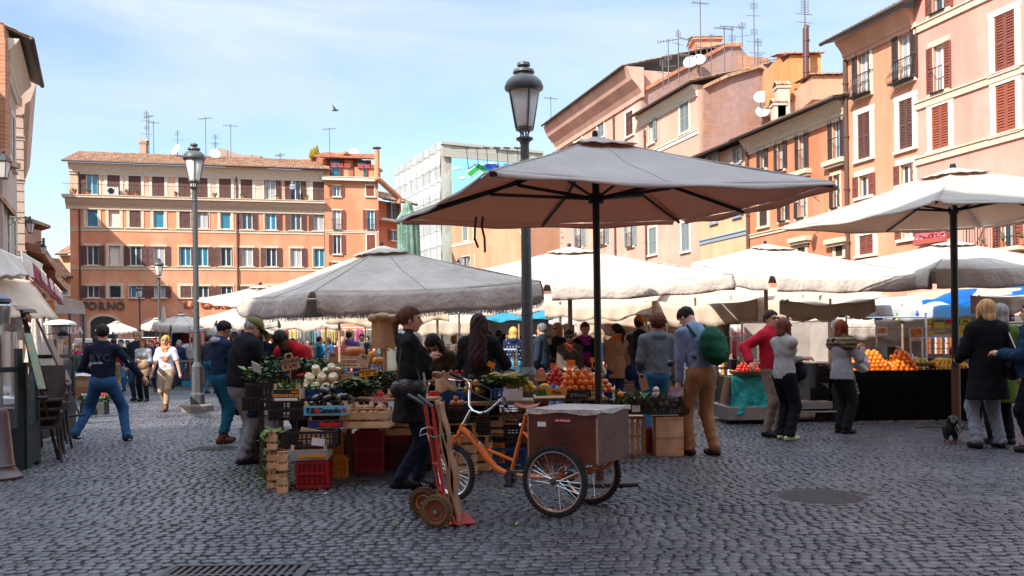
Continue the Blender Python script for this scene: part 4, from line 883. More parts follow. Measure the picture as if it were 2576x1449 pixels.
def awning(label,pts,fabric,val=.25,sag=.12,seed=0,poles=(),name='awning',cat='awning',group='sagging market awnings'):
 a,b_,c,d=[W(*p)for p in pts];t=thing(name,label,cat,Vector((a.x,a.y,0)),0,group);m=MB();rr=random.Random(seed);p1,p2=rr.uniform(0,6),rr.uniform(0,6)
 def fn(u,v):
  p=a.lerp(b_,u).lerp(d.lerp(c,u),v);p.z-=sag*(4*u*(1-u)*.6+.5*math.sin(math.pi*v))+.03*math.sin(u*14+p1+v*5)*math.sin(v*7+p2);return p
 m.grid(fn,36,14);cn=m.build('canvas',fabric,t,world=True,smooth=True,solid=.006)
 if val:
  m=MB()
  def fv(u,v):p=fn(u,0);p.z-=v*(val+.04*math.sin(u*19+p1));p.y-=.01+.03*v+.03*v*math.sin(u*40+p2);return p
  m.grid(fv,60,4);m.build('valance',fabric,cn,world=True,smooth=True,solid=.006)
 for k in poles:
  q=a.lerp(b_,k)+Vector((0,.08,0));m=MB();m.tube([(q.x,q.y,0),(q.x,q.y,q.z+.02)],.028,8);m.build('pole',STEEL if rr.random()<.4 else WPOLE,t,world=True)
 return t
awning('tan awning under the fringed umbrella, above the red jacketed vendor',[(820,778,19),(1130,772,19),(1150,745,23),(850,748,23)],CREAM2,.3,.1,1,(.1,.9))
awning('cream awning with a bright roof behind the dark haired woman',[(1100,765,24),(1380,760,23),(1400,738,28),(1120,742,28)],CREAM,.25,.1,2,(.2,.8))
awning('tan awning behind the blonde woman in sunglasses',[(1370,762,19),(1640,758,18.5),(1680,720,23),(1400,722,23)],CREAM2,.28,.15,3,(.15,.95))
awning('tan awning behind the backpack man',[(1600,752,20),(1905,750,19.5),(1940,712,24),(1620,715,24)],CREAM2,.45,.25,4,(.5,))
awning('long sagging tan awning left of the couple by the glass case',[(1700,748,22),(2060,742,21),(2090,705,26),(1720,712,26)],CREAM2,.5,.25,5,(.4,.9))
awning('tan awning over the glass case on the right',[(1960,755,19),(2200,752,19),(2230,715,23),(1980,720,23)],CREAM2,.3,.2,6,(.1,.55))
awning('white sunlit awning with scalloped folds, behind the oranges stall',[(2175,768,23),(2500,762,23),(2530,738,27),(2195,744,27)],WHITEC,.32,.12,7,(.3,.95))
awning('tan awning at the right edge behind the puffer jacket',[(2440,745,20),(2720,735,20),(2740,715,24),(2460,722,24)],CREAM2,.35,.1,8,(.1,))
awning('bright blue tarpaulin slung over the right hand stall',[(2318,755,22),(2640,728,21.5),(2640,705,25),(2400,728,25)],BLUEC,.10,.1,9,(),'tarpaulin','tarpaulin',None)
awning('teal tarpaulin glimpsed beyond the street lamp post',[(1210,800,30),(1400,790,30),(1400,775,34),(1240,780,34)],TEALC,.1,.1,10,(.5,),'tarpaulin','tarpaulin',None)
awning('pale awning behind the teal tarpaulin',[(1080,795,32),(1300,800,32),(1290,782,36),(1100,780,36)],CREAM,.25,.1,11,(.3,))
awning('cream awning above the crowd left of the vendor',[(655,795,27),(860,790,26),(870,770,31),(670,775,31)],CREAM,.4,.1,12,(.2,.8))
awning('white awning beyond the crowd in the middle left',[(520,830,34),(690,826,34),(690,812,38),(520,815,38)],WHITEC,.2,.08,13,(.2,.8))
awning('tan awning in the back row behind the grey hoodie',[(1480,790,27),(1800,786,27),(1810,765,32),(1490,768,32)],CREAM2,.3,.12,14,(.2,.8))
awning('white awning in the back row behind the purple scarf',[(1380,800,30),(1560,798,30),(1560,782,34),(1390,784,34)],WHITEC,.2,.1,15,(.2,))
awning('pale awning in the back row right of the backpack man',[(1790,785,28),(2180,780,28),(2190,760,33),(1800,764,33)],CREAM,.3,.12,16,(.3,.7))
LG=pm('opal_glass',(.80,.78,.76),.25,.05,3,0,trans=.45)
def street_lamp(x,y,H_,label,plinth=True,thick=1.0):
 t=thing('street_lamp',label,'street lamp',(x,y,0),R(20),'classic street lamps');k=thick
 if plinth:m=MB();m.lathe([(.34,-.02),(.34,.13),(.31,.16),(.01,.16)],n=28);m.build('plinth',pm('plinth_stone',(.22,.19,.17),.8),t,smooth='auto');z0=.16
 else:z0=0
 m=MB();m.lathe([(.165*k,z0),(.165*k,z0+.22),(.13*k,z0+.26),(.125*k,1.0),(.07*k,1.1)],n=8,ax=Matrix.Rotation(R(22.5),3,'Z'));m.build('base',IRON,t)
 zc=H_-.98
 m=MB();m.tube([(0,0,1.05),(0,0,zc-.05)],[.068*k,.055],16)
 m.lathe([(.06,1.75),(.075,1.76),(.075,1.80),(.06,1.81)],n=12);m.lathe([(.055,zc-.32),(.07,zc-.30),(.07,zc-.27),(.055,zc-.25)],n=12);m.build('pole',IRON,t,smooth='auto')
 m=MB();m.lathe([(.055,zc-.07),(.065,zc-.03),(.11,zc),(.11,zc+.02),(.05,zc+.035)],n=12)
 for q in range(4):an=q*math.pi/2;m.tube([(.06*math.cos(an),.06*math.sin(an),zc+.01),(.045*math.cos(an),.045*math.sin(an),zc+.07),(.10*math.cos(an),.10*math.sin(an),zc+.17)],.012,6)
 m.build('lantern_bracket',IRON,t,smooth='auto')
 zl=zc+.14
 m=MB();m.lathe([(.10,zl),(.195,zl+.50),(.19,zl+.50),(.095,zl+.005)],n=24,cap=False);m.build('lantern_glass',LG,t,smooth=True)
 m=MB();m.lathe([(.07,zl-.03),(.115,zl-.02),(.115,zl+.012),(.10,zl+.02),(.07,zl)],n=24)
 for q in range(4):an=q*math.pi/2;m.tube([(.115*math.cos(an),.115*math.sin(an),zl),(.205*math.cos(an),.205*math.sin(an),zl+.52)],.012,6)
 m.build('lantern_frame',IRON,t,smooth='auto')
 m=MB();m.lathe([(.20,zl+.47),(.245,zl+.50),(.25,zl+.53),(.22,zl+.60),(.17,zl+.65),(.11,zl+.68),(.11,zl+.70),(.14,zl+.71),(.13,zl+.745),(.06,zl+.76),(.05,zl+.78),(.085,zl+.80),(.08,zl+.835),(.03,zl+.85),(.01,zl+.865)],n=28);m.build('lantern_cap',IRON,t,smooth='auto')
 return t
g=GX(1327,11.6);street_lamp(g.x,g.y,W(1312,158,11.6).z,'tall grey street lamp in the centre, behind the tricycle',False,1.1)
g=GX(495,20.3);street_lamp(g.x,g.y,W(493,362,20.3).z,'street lamp on a round stone plinth beside the woman in the white tee')
g=GX(402,45);street_lamp(g.x,g.y,W(401,650,45).z,'street lamp farther back, above the two women walking')
g=GX(353,64);street_lamp(g.x,g.y,W(353,718,64).z,'smallest street lamp, far off before the orange palazzo')
def wall_lantern(P0,P1,P2,s,label,arm=True):
 """P0 wall point, P1 arm tip; lantern hangs at P2"""
 t=thing('wall_lantern',label,'wall lamp',P2);m=MB()
 P0,P1=Vector(P0),Vector(P1);m.tube([P0,P1],.018*s,6)
 L_=(P1-P0).length
 for k in range(3):
  c=P0.lerp(P1,.2+.25*k)-Vector((0,0,.12*s));d=(P1-P0).normalized()
  m.tube([c+(d*math.cos(a)+Vector((0,0,1))*math.sin(a))*.11*s*(1-a/12)for a in[q*.6 for q in range(14)]],.01*s,5)
 m.tube([P0-Vector((0,0,.35*s)),P0.lerp(P1,.6)],.014*s,5);m.build('bracket',BLACKM,t,world=True)
 ax=Matrix.Rotation(R(45),3,'Z')
 m=MB();m.lathe([(.10*s,-.42*s),(.19*s,0)],n=4,ax=ax);m.build('lantern_glass',LG,t)
 m=MB();m.lathe([(.22*s,0),(.22*s,.03*s),(.08*s,.2*s),(.03*s,.24*s),(.045*s,.3*s),(.01,.34*s)],n=4,ax=ax);m.lathe([(.11*s,-.46*s),(.11*s,-.42*s),(.02*s,-.42*s)],n=4,ax=ax)
 for q in range(4):a=R(45)+q*math.pi/2;m.tube([(.10*s*math.cos(a),.10*s*math.sin(a),-.42*s),(.19*s*math.cos(a),.19*s*math.sin(a),0)],.012*s,4)
 m.build('lantern_frame',BLACKM,t)
wall_lantern(W(20,549,27),W(78,546,27),W(76,562,27),.65,'black wall lantern on a scrolled bracket at the left edge')
wall_lantern(W(88,610,34),W(110,607,34),W(109,622,34),.6,'smaller black wall lantern on a bracket above the burgundy awning')
wall_lantern(W(-10,395,15),W(8,395,15),W(9,408,15),.6,'wall lantern cut by the left edge of the view')
wall_lantern(W(2062,488,42.3),W(2008,478,42),W(2004,487,42),1.0,'pale wall lantern on a scrolled bracket on the salmon house')
wall_lantern(W(541,664,84.4),W(541,662,83.4),W(541,660,83.4),1.0,'small wall lantern on the orange palazzo facade')
wall_lantern(W(1195,645,97),W(1160,648,96),W(1153,660,96),1.3,'bracket lantern on the apricot corner house')
# ---------------- stalls, crates, produce ----------------
CRW=pm('crate_wood',(.55,.34,.18),.75,.2,3,.2,40,col2=(.62,.42,.24),island=.2);PLY=pm('plywood',(.42,.24,.12),.7,.2,2,.15,40)
CARD=pm('cardboard',(.36,.21,.12),.85,.12,2,.15,50);RED=flat('red_crate_plastic',(.34,.008,.018),.45);MAR=flat('maroon_crate_plastic',(.30,.014,.03),.5);YEL=flat('yellow_crate_plastic',(.66,.27,.01),.45);BLU=flat('blue_crate_plastic',(.01,.09,.35),.4)
PAP=flat('white_paper',(.75,.75,.78),.7);ORS=flat('orange_card',(.80,.26,.03),.6);GRN=pm('dark_leaf',(.035,.07,.015),.6,.4,9);LGRN=pm('light_leaf',(.14,.22,.04),.6,.4,9)
SKIRT=pm('black_cloth',(.003,.003,.0035),.95,.2,2,.3,14,spec=.08)
def plastic(w,d,h,mat,mb,lat=True,zb=0,open_top=.0):
 if mat in(RED,MAR,YEL):
  for s in(-1,1):mb.box(-w/2+.012,w/2-.012,s*(d/2-.03)-.002,s*(d/2-.03)+.002,zb+.02,zb+h-.02);mb.box(s*(w/2-.03)-.002,s*(w/2-.03)+.002,-d/2+.03,d/2-.03,zb+.02,zb+h-.02)
 t=.012;nx,ny=max(3,int(w/.045)),max(3,int(d/.045))
 mb.box(-w/2,w/2,-d/2,d/2,zb,zb+.012)
 zs=[zb,zb+h*.12,zb+h*.55,zb+h*.62,zb+h-.02,zb+h]
 for za,zc in((zb+.013,zb+h*.14),(zb+h*.52,zb+h*.60),(zb+h-.028,zb+h)):
  mb.box(-w/2,w/2,-d/2-.006,-d/2+t,za,zc);mb.box(-w/2,w/2,d/2-t,d/2+.006,za,zc)
  mb.box(-w/2-.006,-w/2+t,-d/2+t,d/2-t,za,zc);mb.box(w/2-t,w/2+.006,-d/2+t,d/2-t,za,zc)
 q=.007 if lat else .012
 for i in range(nx+1):
  x=-w/2+w*i/nx;x=min(max(x,-w/2+q),w/2-q)
  for s in(-1,1):y=s*(d/2-.004);mb.box(x-q,x+q,y-.004,y+.004,zb+.014,zb+h-.01)
 for i in range(ny+1):
  y=-d/2+d*i/ny;y=min(max(y,-d/2+q),d/2-q)
  for s in(-1,1):x=s*(w/2-.004);mb.box(x-.004,x+.004,y-q,y+q,zb+.014,zb+h-.01)
 if lat:
  for z in(zb+h*.25,zb+h*.36,zb+h*.72,zb+h*.84):
   for s in(-1,1):mb.box(-w/2,w/2,s*(d/2-.004)-.003,s*(d/2-.004)+.003,z,z+.007);mb.box(s*(w/2-.004)-.003,s*(w/2-.004)+.003,-d/2,d/2,z,z+.007)
 for sx in(-1,1):
  for sy in(-1,1):mb.cbox((sx*(w/2-.01),sy*(d/2-.01),zb+h/2+.006),(.03,.03,h-.02))
def woodc(w,d,h,mb,slats=2):
 for sx in(-1,1):
  for sy in(-1,1):mb.prism([(sx*(w/2-.012),sy*(d/2-.012),0),(sx*(w/2-.045),sy*(d/2-.012),0),(sx*(w/2-.012),sy*(d/2-.045),0)],(0,0,h*1.28))
 sh=h/(slats+.35*(slats-1))
 for k in range(slats):
  z=k*sh*1.35
  for s in(-1,1):mb.box(-w/2,w/2,s*d/2-.004,s*d/2+.004,z+.003,z+sh);mb.box(s*(w/2-.002)-.004,s*(w/2-.002)+.004,-d/2+.006,d/2-.006,z+.003,z+sh)
 for k in range(4):y=-d/2+d*(k+.5)/4;mb.box(-w/2+.01,w/2-.01,y-d*.1,y+d*.1,-.004,.004)
 mb.box(-w/2,w/2,-d/2+.006,-d/2+.03,h*1.25,h*1.29)
def crate(kind,loc,w,d,h,rz,label,mat=None,text=None,tcol=None,panel=None,group=None,tilt=None,slats=2,extra=None):
 t=thing('crate',label,'crate',loc,rz,group);m=MB()
 M=None
 if tilt:M=tilt
 m.M=M
 if kind=='plastic':plastic(w,d,h,mat,m);m.build('body',mat,t)
 elif kind=='wood':woodc(w,d,h,m,slats);m.build('body',mat or CRW,t)
 elif kind=='box':
  for s in(-1,1):m.box(-w/2,w/2,s*d/2-.003,s*d/2+.003,0,h);m.box(s*(w/2-.003)-.003,s*(w/2-.003)+.003,-d/2+.003,d/2-.003,0,h)
  m.box(-w/2,w/2,-d/2,d/2,0,.006)
  for sx in(-1,1):
   for sy in(-1,1):m.prism([(sx*(w/2-.008),sy*(d/2-.008),0),(sx*(w/2-.04),sy*(d/2-.008),0),(sx*(w/2-.008),sy*(d/2-.04),0)],(0,0,h*1.45))
  m.build('body',mat or CRW,t)
  if panel:
   m=MB(M);m.box(-w/2+.004,w/2-.004,-d/2-.008,-d/2-.003,.004,h-.003);pn=m.build('printed_panel',panel,t)
   if text:
    b=textmb(text[0],text[1],Matrix.Translation((text[2],-d/2-.012,h*text[3])),.002,bold=.004*text[1]/.08);b.build('lettering',tcol,pn)
 return t
RNG=random.Random(11)
FRM={}
def fruit(kind,n_var=3):
 """base meshes for one kind of produce"""
 if kind in FRM:return FRM[kind]
 out_=[]
 P_={'orange':((.036,)*3,pm('orange_skin',(.85,.20,.012),.45,.12,6,.25,300)),'tomato':((.030,.030,.026),pm('tomato_skin',(.62,.035,.015),.2,.15,6,0)),'apple':((.034,.034,.031),pm('apple_skin',(.62,.26,.05),.3,.2,12,0,col2=(.55,.05,.03))),'lemon':((.031,.031,.040),pm('yellow_skin',(.78,.48,.04),.4,.15,6,.1,200)),'potato':((.050,.034,.030),pm('potato_skin',(.50,.24,.10),.75,.2,9,.25,90)),'eggplant':((.075,.040,.038),pm('eggplant_skin',(.020,.006,.014),.12,.2,4,0,coat=.5)),'turnip':((.052,.052,.045),pm('fennel_skin',(.68,.56,.36),.45,.15,6,.15,60)),'onion':((.034,.034,.032),pm('onion_skin',(.50,.17,.045),.35,.25,9,.1,60)),'white_onion':((.040,.040,.034),pm('white_onion_skin',(.72,.62,.52),.4,.12,6,.1,60)),'artichoke':((.040,.040,.048),pm('artichoke_leaf',(.075,.085,.045),.6,.3,10,.1,col2=(.11,.05,.08),island=.3)),'purple_artichoke':((.036,.036,.048),pm('purple_artichoke_leaf',(.07,.018,.04),.55,.3,10,.1,island=.3)),'cauliflower':((.085,.085,.06),pm('cauliflower_head',(.66,.50,.13),.8,.25,20,.9,60)),'pepper':((.045,.045,.05),pm('pepper_skin',(.6,.25,.02),.25,.2,3,0)),'cherry':((.014,)*3,pm('cherry_tomato_skin',(.62,.02,.015),.2,.15,6,0)),'zucchini':((.085,.020,.020),pm('zucchini_skin',(.05,.10,.02),.4,.3,20,0)),'pear':((.033,.033,.042),pm('pear_skin',(.55,.45,.08),.4,.2,9,.1))}[kind]
 r,mat=P_;SM=pm('stalk_green',(.10,.14,.04),.6,.2)
 for v in range(n_var):
  rn_=random.Random(v);m=MB()
  if kind in('artichoke','purple_artichoke'):
   m.ball((0,0,0),[k*.8 for k in r],10,6)
   for ring in range(5):
    for j in range(8-ring//2):
     a=j*6.283/(8-ring//2)+ring*.4;z=-r[2]*.7+ring*r[2]*.35;q=r[0]*(.95-.12*ring);c,s_=math.cos(a),math.sin(a);c2,s2=math.cos(a+.35),math.sin(a+.35);c3,s3=math.cos(a-.35),math.sin(a-.35)
     m.add([(q*c3*.9,q*s3*.9,z),(q*c2*.9,q*s2*.9,z),(q*c*.95,q*s_*.95,z+r[2]*.75),(q*c*1.15,q*s_*1.15,z+r[2]*.3)],[(0,1,3),(1,2,3),(2,0,3)])
   m.tube([(0,0,-r[2]*.8),(.02,0,-r[2]*2.2)],.009,5)
  elif kind=='cauliflower':
   for k in range(60):
    ph=rn_.uniform(0,6.283);th=math.acos(rn_.uniform(0,1));p=Vector((math.sin(th)*math.cos(ph)*r[0],math.sin(th)*math.sin(ph)*r[1],math.cos(th)*r[2]))*.9;m.ball(p,rn_.uniform(.013,.022),6,4)
   m.ball((0,0,0),[k*.88 for k in r],12,6)
  elif kind=='turnip':
   m.lathe([(.001,-r[2]),(r[0]*.55,-r[2]*.9),(r[0]*.95,-r[2]*.3),(r[0],.1*r[2]),(r[0]*.85,r[2]*.6),(r[0]*.5,r[2]*.85),(r[0]*.46,r[2]*.8),(r[0]*.2,r[2]*.82),(.001,r[2]*.8)],n=14)
  elif kind=='potato' or kind=='zucchini':m.ball((0,0,0),r,12,8,.07 if kind=='potato' else .02)
  elif kind=='eggplant':m.ball((0,0,0),r,14,8);m.mi=1;m.ball((r[0]*.82,0,0),(.022,.026,.026),8,4);m.tube([(r[0]*.9,0,0),(r[0]*1.3,.01,.01)],.006,5)
  elif kind=='pepper':
   m.grid(lambda u,v:((r[0]*math.sin(v*math.pi)*(1+.1*math.cos(u*6.283*4)))*math.cos(u*6.283),(r[0]*math.sin(v*math.pi)*(1+.1*math.cos(u*6.283*4)))*math.sin(u*6.283),r[2]*math.cos(v*math.pi)),16,8)
   m.mi=1;m.tube([(0,0,r[2]*.85),(.005,0,r[2]*1.3)],.006,5)
  else:
   m.ball((0,0,0),r,12,8,.015)
   if kind in('tomato','cherry','apple'):m.mi=1;m.tube([(0,0,r[2]*.9),(.003,0,r[2]*1.12)],.003 if kind!='cherry' else .0015,4)
  me=m.build('tmp',[mat,SM],smooth=True);out_.append(me.data);bpy.data.objects.remove(me)
 FRM[kind]=out_;return out_
GROUPN={}
def heap(kind,c,w,d,rz,layers,label,group,n=None,jit=.3,peak=.0,tilt=0.0,name=None):
 """pile produce in layered hex rows around c=(x,y,z of bed)"""
 ms=fruit(kind);rr={'orange':.036,'tomato':.030,'apple':.034,'lemon':.033,'potato':.040,'eggplant':.05,'turnip':.053,'onion':.034,'white_onion':.04,'artichoke':.045,'purple_artichoke':.042,'cauliflower':.088,'pepper':.046,'cherry':.014,'zucchini':.03,'pear':.034}[kind]
 cnt=0;c=Vector(c);Rz=Matrix.Rotation(rz,3,'Z');k0=0
 for L_ in range(layers):
  ww,dd=w-L_*rr*1.6,d-L_*rr*1.6
  nx,ny=max(1,int(ww/(rr*2.02))),max(1,int(dd/(rr*1.78)))
  for j in range(ny):
   for i in range(nx):
    if n and cnt>=n:return
    x=-ww/2+(i+.5)*ww/nx+(j%2)*rr*.6+RNG.gauss(0,rr*jit*.3);y=-dd/2+(j+.5)*dd/ny+RNG.gauss(0,rr*jit*.3)
    z=rr*.95+L_*rr*1.45+RNG.uniform(0,rr*.25*jit)+tilt*(y+d/2)+peak*(1-abs(x)/w*2)
    o=bpy.data.objects.new(name or kind,RNG.choice(ms));COL.objects.link(o);o.location=c+Rz@Vector((x,y,z));o.rotation_euler=(RNG.uniform(-.5,.5),RNG.uniform(-.5,.5),RNG.uniform(0,6.28))if kind not in('turnip','cauliflower')else(R(55)+RNG.uniform(-.3,.3),RNG.uniform(-.3,.3),RNG.uniform(-.3,.3)+rz)
    if kind=='cauliflower':o.rotation_euler.x=R(25)
    s=RNG.uniform(.88,1.1);o.scale=(s,s,s);tag(o,label,(name or kind).replace('_',' '),group);cnt+=1
def leaves(loc,sx,sy,sz,n,mat,label,seed=0,ls=.07,name='leafy_greens',group=None,cat='vegetables',up=.5):
 """bunch of curled leaves"""
 rn_=random.Random(seed);m=MB()
 for k in range(n):
  p=Vector((rn_.uniform(-sx,sx),rn_.uniform(-sy,sy),rn_.random()**.8*sz));a=rn_.uniform(0,6.283);t=rn_.uniform(-.2,1.2)*up;l_=ls*rn_.uniform(.6,1.3);wd=l_*rn_.uniform(.25,.45)
  d=Vector((math.cos(a),math.sin(a),t)).normalized();s_=d.cross(Vector((0,0,1))).normalized();u_=s_.cross(d)
  m.add([p,p+d*l_*.5+s_*wd+u_*.012,p+d*l_*.55-u_*.006,p+d*l_*.5-s_*wd+u_*.012,p+d*l_-u_*.02*rn_.random()],[(0,1,2),(0,2,3),(1,4,2),(2,4,3)])
 o=m.build(name,mat);o.location=loc;return tag(o,label,cat,group)
def sign(px,py,Y,w,h,mat,txt,label,stick=0,tilt=0,rz=0,tc=None,ts=None,smat=None,hole=False,name='price_sign'):
 c=W(px,py,Y);t=thing(name,label,'price sign',c,rz);M=Matrix.Rotation(R(tilt),4,'Y');m=MB(M);m.box(-w/2,w/2,-.004,.004,-h/2,h/2)
 if hole:m.tube([(-.04,0,h/2),(-.03,0,h/2+.05),(.03,0,h/2+.05),(.04,0,h/2)],.012,6)
 b=m.build('board',mat,t)
 for k,line in enumerate(txt):
  textmb(line,ts or h*.4,M@Matrix.Translation((0,-.006,h*.22-k*h*.4)),.001,bold=.001).build('writing',tc or flat('ink',(.04,.02,.02),.6),b)
 if stick:m=MB();m.box(-.007,.007,.005,.012,-stick,h*.2);m.build('stick',smat or mat,t)
 return t
 # --- left foreground stacks ---
def C(px,pyb,Y):return W(px,pyb,Y)
def GP(px,py):return G(px,py)
g=G(780,1231);crate('plastic',(g.x,g.y+.22,0),.31,.44,.275,.10,'deep red plastic crate on the cobbles at the front of the stall',RED)
c_=crate('box',(g.x-.03,g.y+.24,.282),.36,.50,.105,.10,'grey printed carton box with tomato print, on the deep red crate',CRW,('Agro-Mollica',.052,.03,.45),flat('lettering_yellow',(.8,.35,.02),.5),flat('grey_print',(.30,.33,.38),.6))
m=MB();m.box(-.02,.07,-.264,-.26,.014,.020);m.build('green_stripe',flat('stripe_green',(.02,.3,.05),.6),c_);m=MB();m.box(.07,.15,-.264,-.26,.014,.020);m.build('red_stripe',flat('stripe_red',(.5,.02,.02),.6),c_)
cc=crate('plastic',(g.x-.015,g.y+.20,.392),.50,.34,.17,.02,'black open plastic crate with a paper tag, topmost of the front stack',BLACK)
m=MB(Matrix.Rotation(.12,4,'Y'));m.box(.02,.15,-.184,-.181,.04,.115);m.build('paper_tag',PAP,cc)
m=MB();m.cbox((.02,.02,.10),(.3,.02,.14),Matrix.Rotation(.2,3,'Y'));m.cbox((.08,-.06,.09),(.34,.02,.10));m.build('wood_offcuts',CRW,cc)
def upend(w):return Matrix.Rotation(R(90),4,'Y')
for i,(px,pyb,Y,lab,kd)in enumerate(((686,1198,9.1,'bottom pale wooden crate of the leaf filled column beside the black bin',0),(686,1150,9.12,'middle pale wooden crate of the column beside the black bin',0),(686,1105,9.1,'top pale wooden crate of the column beside the black bin',0),(711,1214,8.8,'lower wooden crate tipped forward beside the deep red crate',0),(711,1160,8.85,'upper wooden crate tipped forward beside the deep red crate',0))):
 p=W(px,pyb,Y);p.z=[.0,.19,.38,.0,.21][i];crate('wood',p,.10,.30,.14,R(12),lab,CRW)
 if i in(0,1,2):leaves(p+Vector((0,0,.03)),.05,.13,.12,60,LGRN,'green leafy vegetables in the %s crate of the left column'%('bottom','middle','top')[i],i,.10,'leek_bunch',None,'leeks',1.2)
 else:heap('tomato',(p.x,p.y,p.z+.02),.09,.24,R(12),2,'red fruit inside the wooden crates tipped beside the deep red crate','red fruit in the side crates')
g=G(655,1166);t=thing('waste_bin','black bin with a clear bag hanging over it behind the capped vendor','bin',(g.x,g.y+.2,0));m=MB();m.lathe([(.13,0),(.16,.55),(.17,.58),(.15,.58)],n=20);m.build('body',BLACK,t,smooth='auto')
m=MB();m.grid(lambda u,v:((.16+.03*v+.02*math.sin(u*31))*math.cos(u*6.283),(.16+.03*v+.02*math.sin(u*31))*math.sin(u*6.283),.62-.24*v),30,5);m.build('plastic_bag',glassmat('bag_film',(.75,.82,.85),.5,.3),t,smooth=True)
g=G(632,1165);crate('plastic',(g.x+.02,g.y+.35,.25),.42,.3,.16,0,'turquoise plastic crate behind the capped vendor',flat('turquoise',(.02,.42,.38),.4));crate('wood',(g.x+.02,g.y+.35,0),.4,.3,.18,0,'wooden crate under the turquoise one',CRW)
g=G(838,1183);crate('plastic',(g.x,g.y+.2,0),.22,.34,.43,.0,'yellow plastic crate stood on end, the wider of two',YEL)
g=G(880,1177);crate('plastic',(g.x,g.y+.22,0),.10,.34,.36,.12,'narrow yellow plastic crate stood on end beside the maroon one',YEL)
g=G(928,1190);crate('plastic',(g.x,g.y+.2,0),.31,.34,.455,.02,'maroon plastic crate stood on end under the potato crate',MAR)
g=G(992,1172);t=tag(MB().box(-.09,.09,0,.3,0,.46).build('wooden_box',PLY),'plain brown plywood box under the stall behind the dark boot','box');t.location=(g.x,g.y,0)
g=G(1070,1168);t=tag(MB().box(-.16,.12,0,.3,0,.40).build('wooden_box',PLY),'plain brown plywood box beside the front tricycle wheel','box');t.location=(g.x,g.y,0)
p=W(921,1078,9.25);pc=crate('wood',(p.x,p.y+.2,p.z),.47,.34,.155,-.04,'pale wooden crate full of potatoes on the maroon crate',CRW);heap('potato',(p.x,p.y+.2,p.z+.04),.42,.30,-.04,3,'potato in the pale wooden crate at the front of the stall','potatoes',jit=.8)
p=W(818,1077,9.25);crate('box',(p.x,p.y+.2,p.z),.36,.34,.08,0,'dark blue printed crate with red script under the aubergine crate',CRW,('Baglieri',.075,.05,.5),flat('lettering_red',(.75,.04,.02),.5),flat('blue_print',(.01,.04,.25),.5))
heap('zucchini',(p.x,p.y+.2,p.z+.03),.3,.26,0,2,'courgette in the dark blue printed crate','courgettes',jit=.4)
p=W(820,1046,9.2);c_=crate('box',(p.x,p.y+.2,p.z),.45,.34,.10,-.05,'sky blue printed crate of aubergines',CRW,('F.lli Cunsolo',.07,-.02,.5),flat('lettering_black',(.01,.01,.02),.5),flat('cyan_print',(.10,.50,.75),.5));heap('eggplant',(p.x,p.y+.2,p.z+.05),.40,.30,-.05,3,'glossy dark aubergine in the sky blue printed crate','aubergines',jit=.9)
m=MB();m.lathe([(.028,0),(.028,.003),(.001,.004)],(-.085,-.182,.05),14,Matrix.Rotation(R(90),3,'X'));m.lathe([(.022,0),(.022,.003),(.001,.004)],(.19,-.182,.055),12,Matrix.Rotation(R(90),3,'X'));m.build('printed_fruit',flat('printed_red',(.5,.03,.05),.5),c_)
for k,lab in((0,'black plastic crate, lower of two under the small printed vegetable box'),(1,'black plastic crate, upper of two under the small printed vegetable box')):
 p=W(722,1058-25*k,9.35);crate('plastic',(p.x,p.y+.15,p.z),.37,.3,.12,-.06,lab,BLACK)
p=W(720,1010,9.3);c_=crate('box',(p.x,p.y+.12,p.z),.275,.2,.125,-.05,'small wooden box with black printed front and orange words',CRW,('ORTAGGI DA RE',.036,0,.48),flat('lettering_orange',(.85,.30,.03),.5),flat('black_print',(.01,.012,.01),.5))
m=MB();m.box(-.12,.12,-.113,-.109,.008,.036);m.build('white_label',PAP,c_);m=MB();
for k in range(5):m.prism([(.055+k*.014,-.113,.088),(.069+k*.014,-.113,.088),(.062+k*.014,-.113,.112)],(0,.003,0))
m.build('crown_print',flat('lettering_orange',(.85,.30,.03),.5),c_);leaves(p+Vector((0,.12,.08)),.1,.06,.10,50,LGRN,'celery and greens in the small printed box',5,.08,'greens',None,'vegetables',1)
for k in(0,1):
 p=W(655+8*k,1032-32*k,9.7);crate('plastic',(p.x,p.y+.1,p.z),.36,.3,.15,0,('black crate behind the vendor apron, lower','black crate behind the vendor apron, upper')[k],BLACK)
leaves(W(668,962,9.8),.14,.12,.12,90,GRN,'dark green leaves beside the capped vendor hand',6,.08)
p=W(803,1002,9.75);crate('plastic',(p.x,p.y+.2,p.z),.47,.34,.12,0,'blue plastic crate of white fennel bulbs',BLU);heap('turnip',(p.x,p.y+.2,p.z+.04),.44,.34,0,3,'pale fennel bulb in the blue crate','fennel bulbs',tilt=.45,jit=.6,name='fennel_bulb')
leaves(W(800,995,9.85),.2,.05,.08,60,LGRN,'green fennel fronds between the bulbs',7,.07,'fennel_fronds',None,'fronds',1)
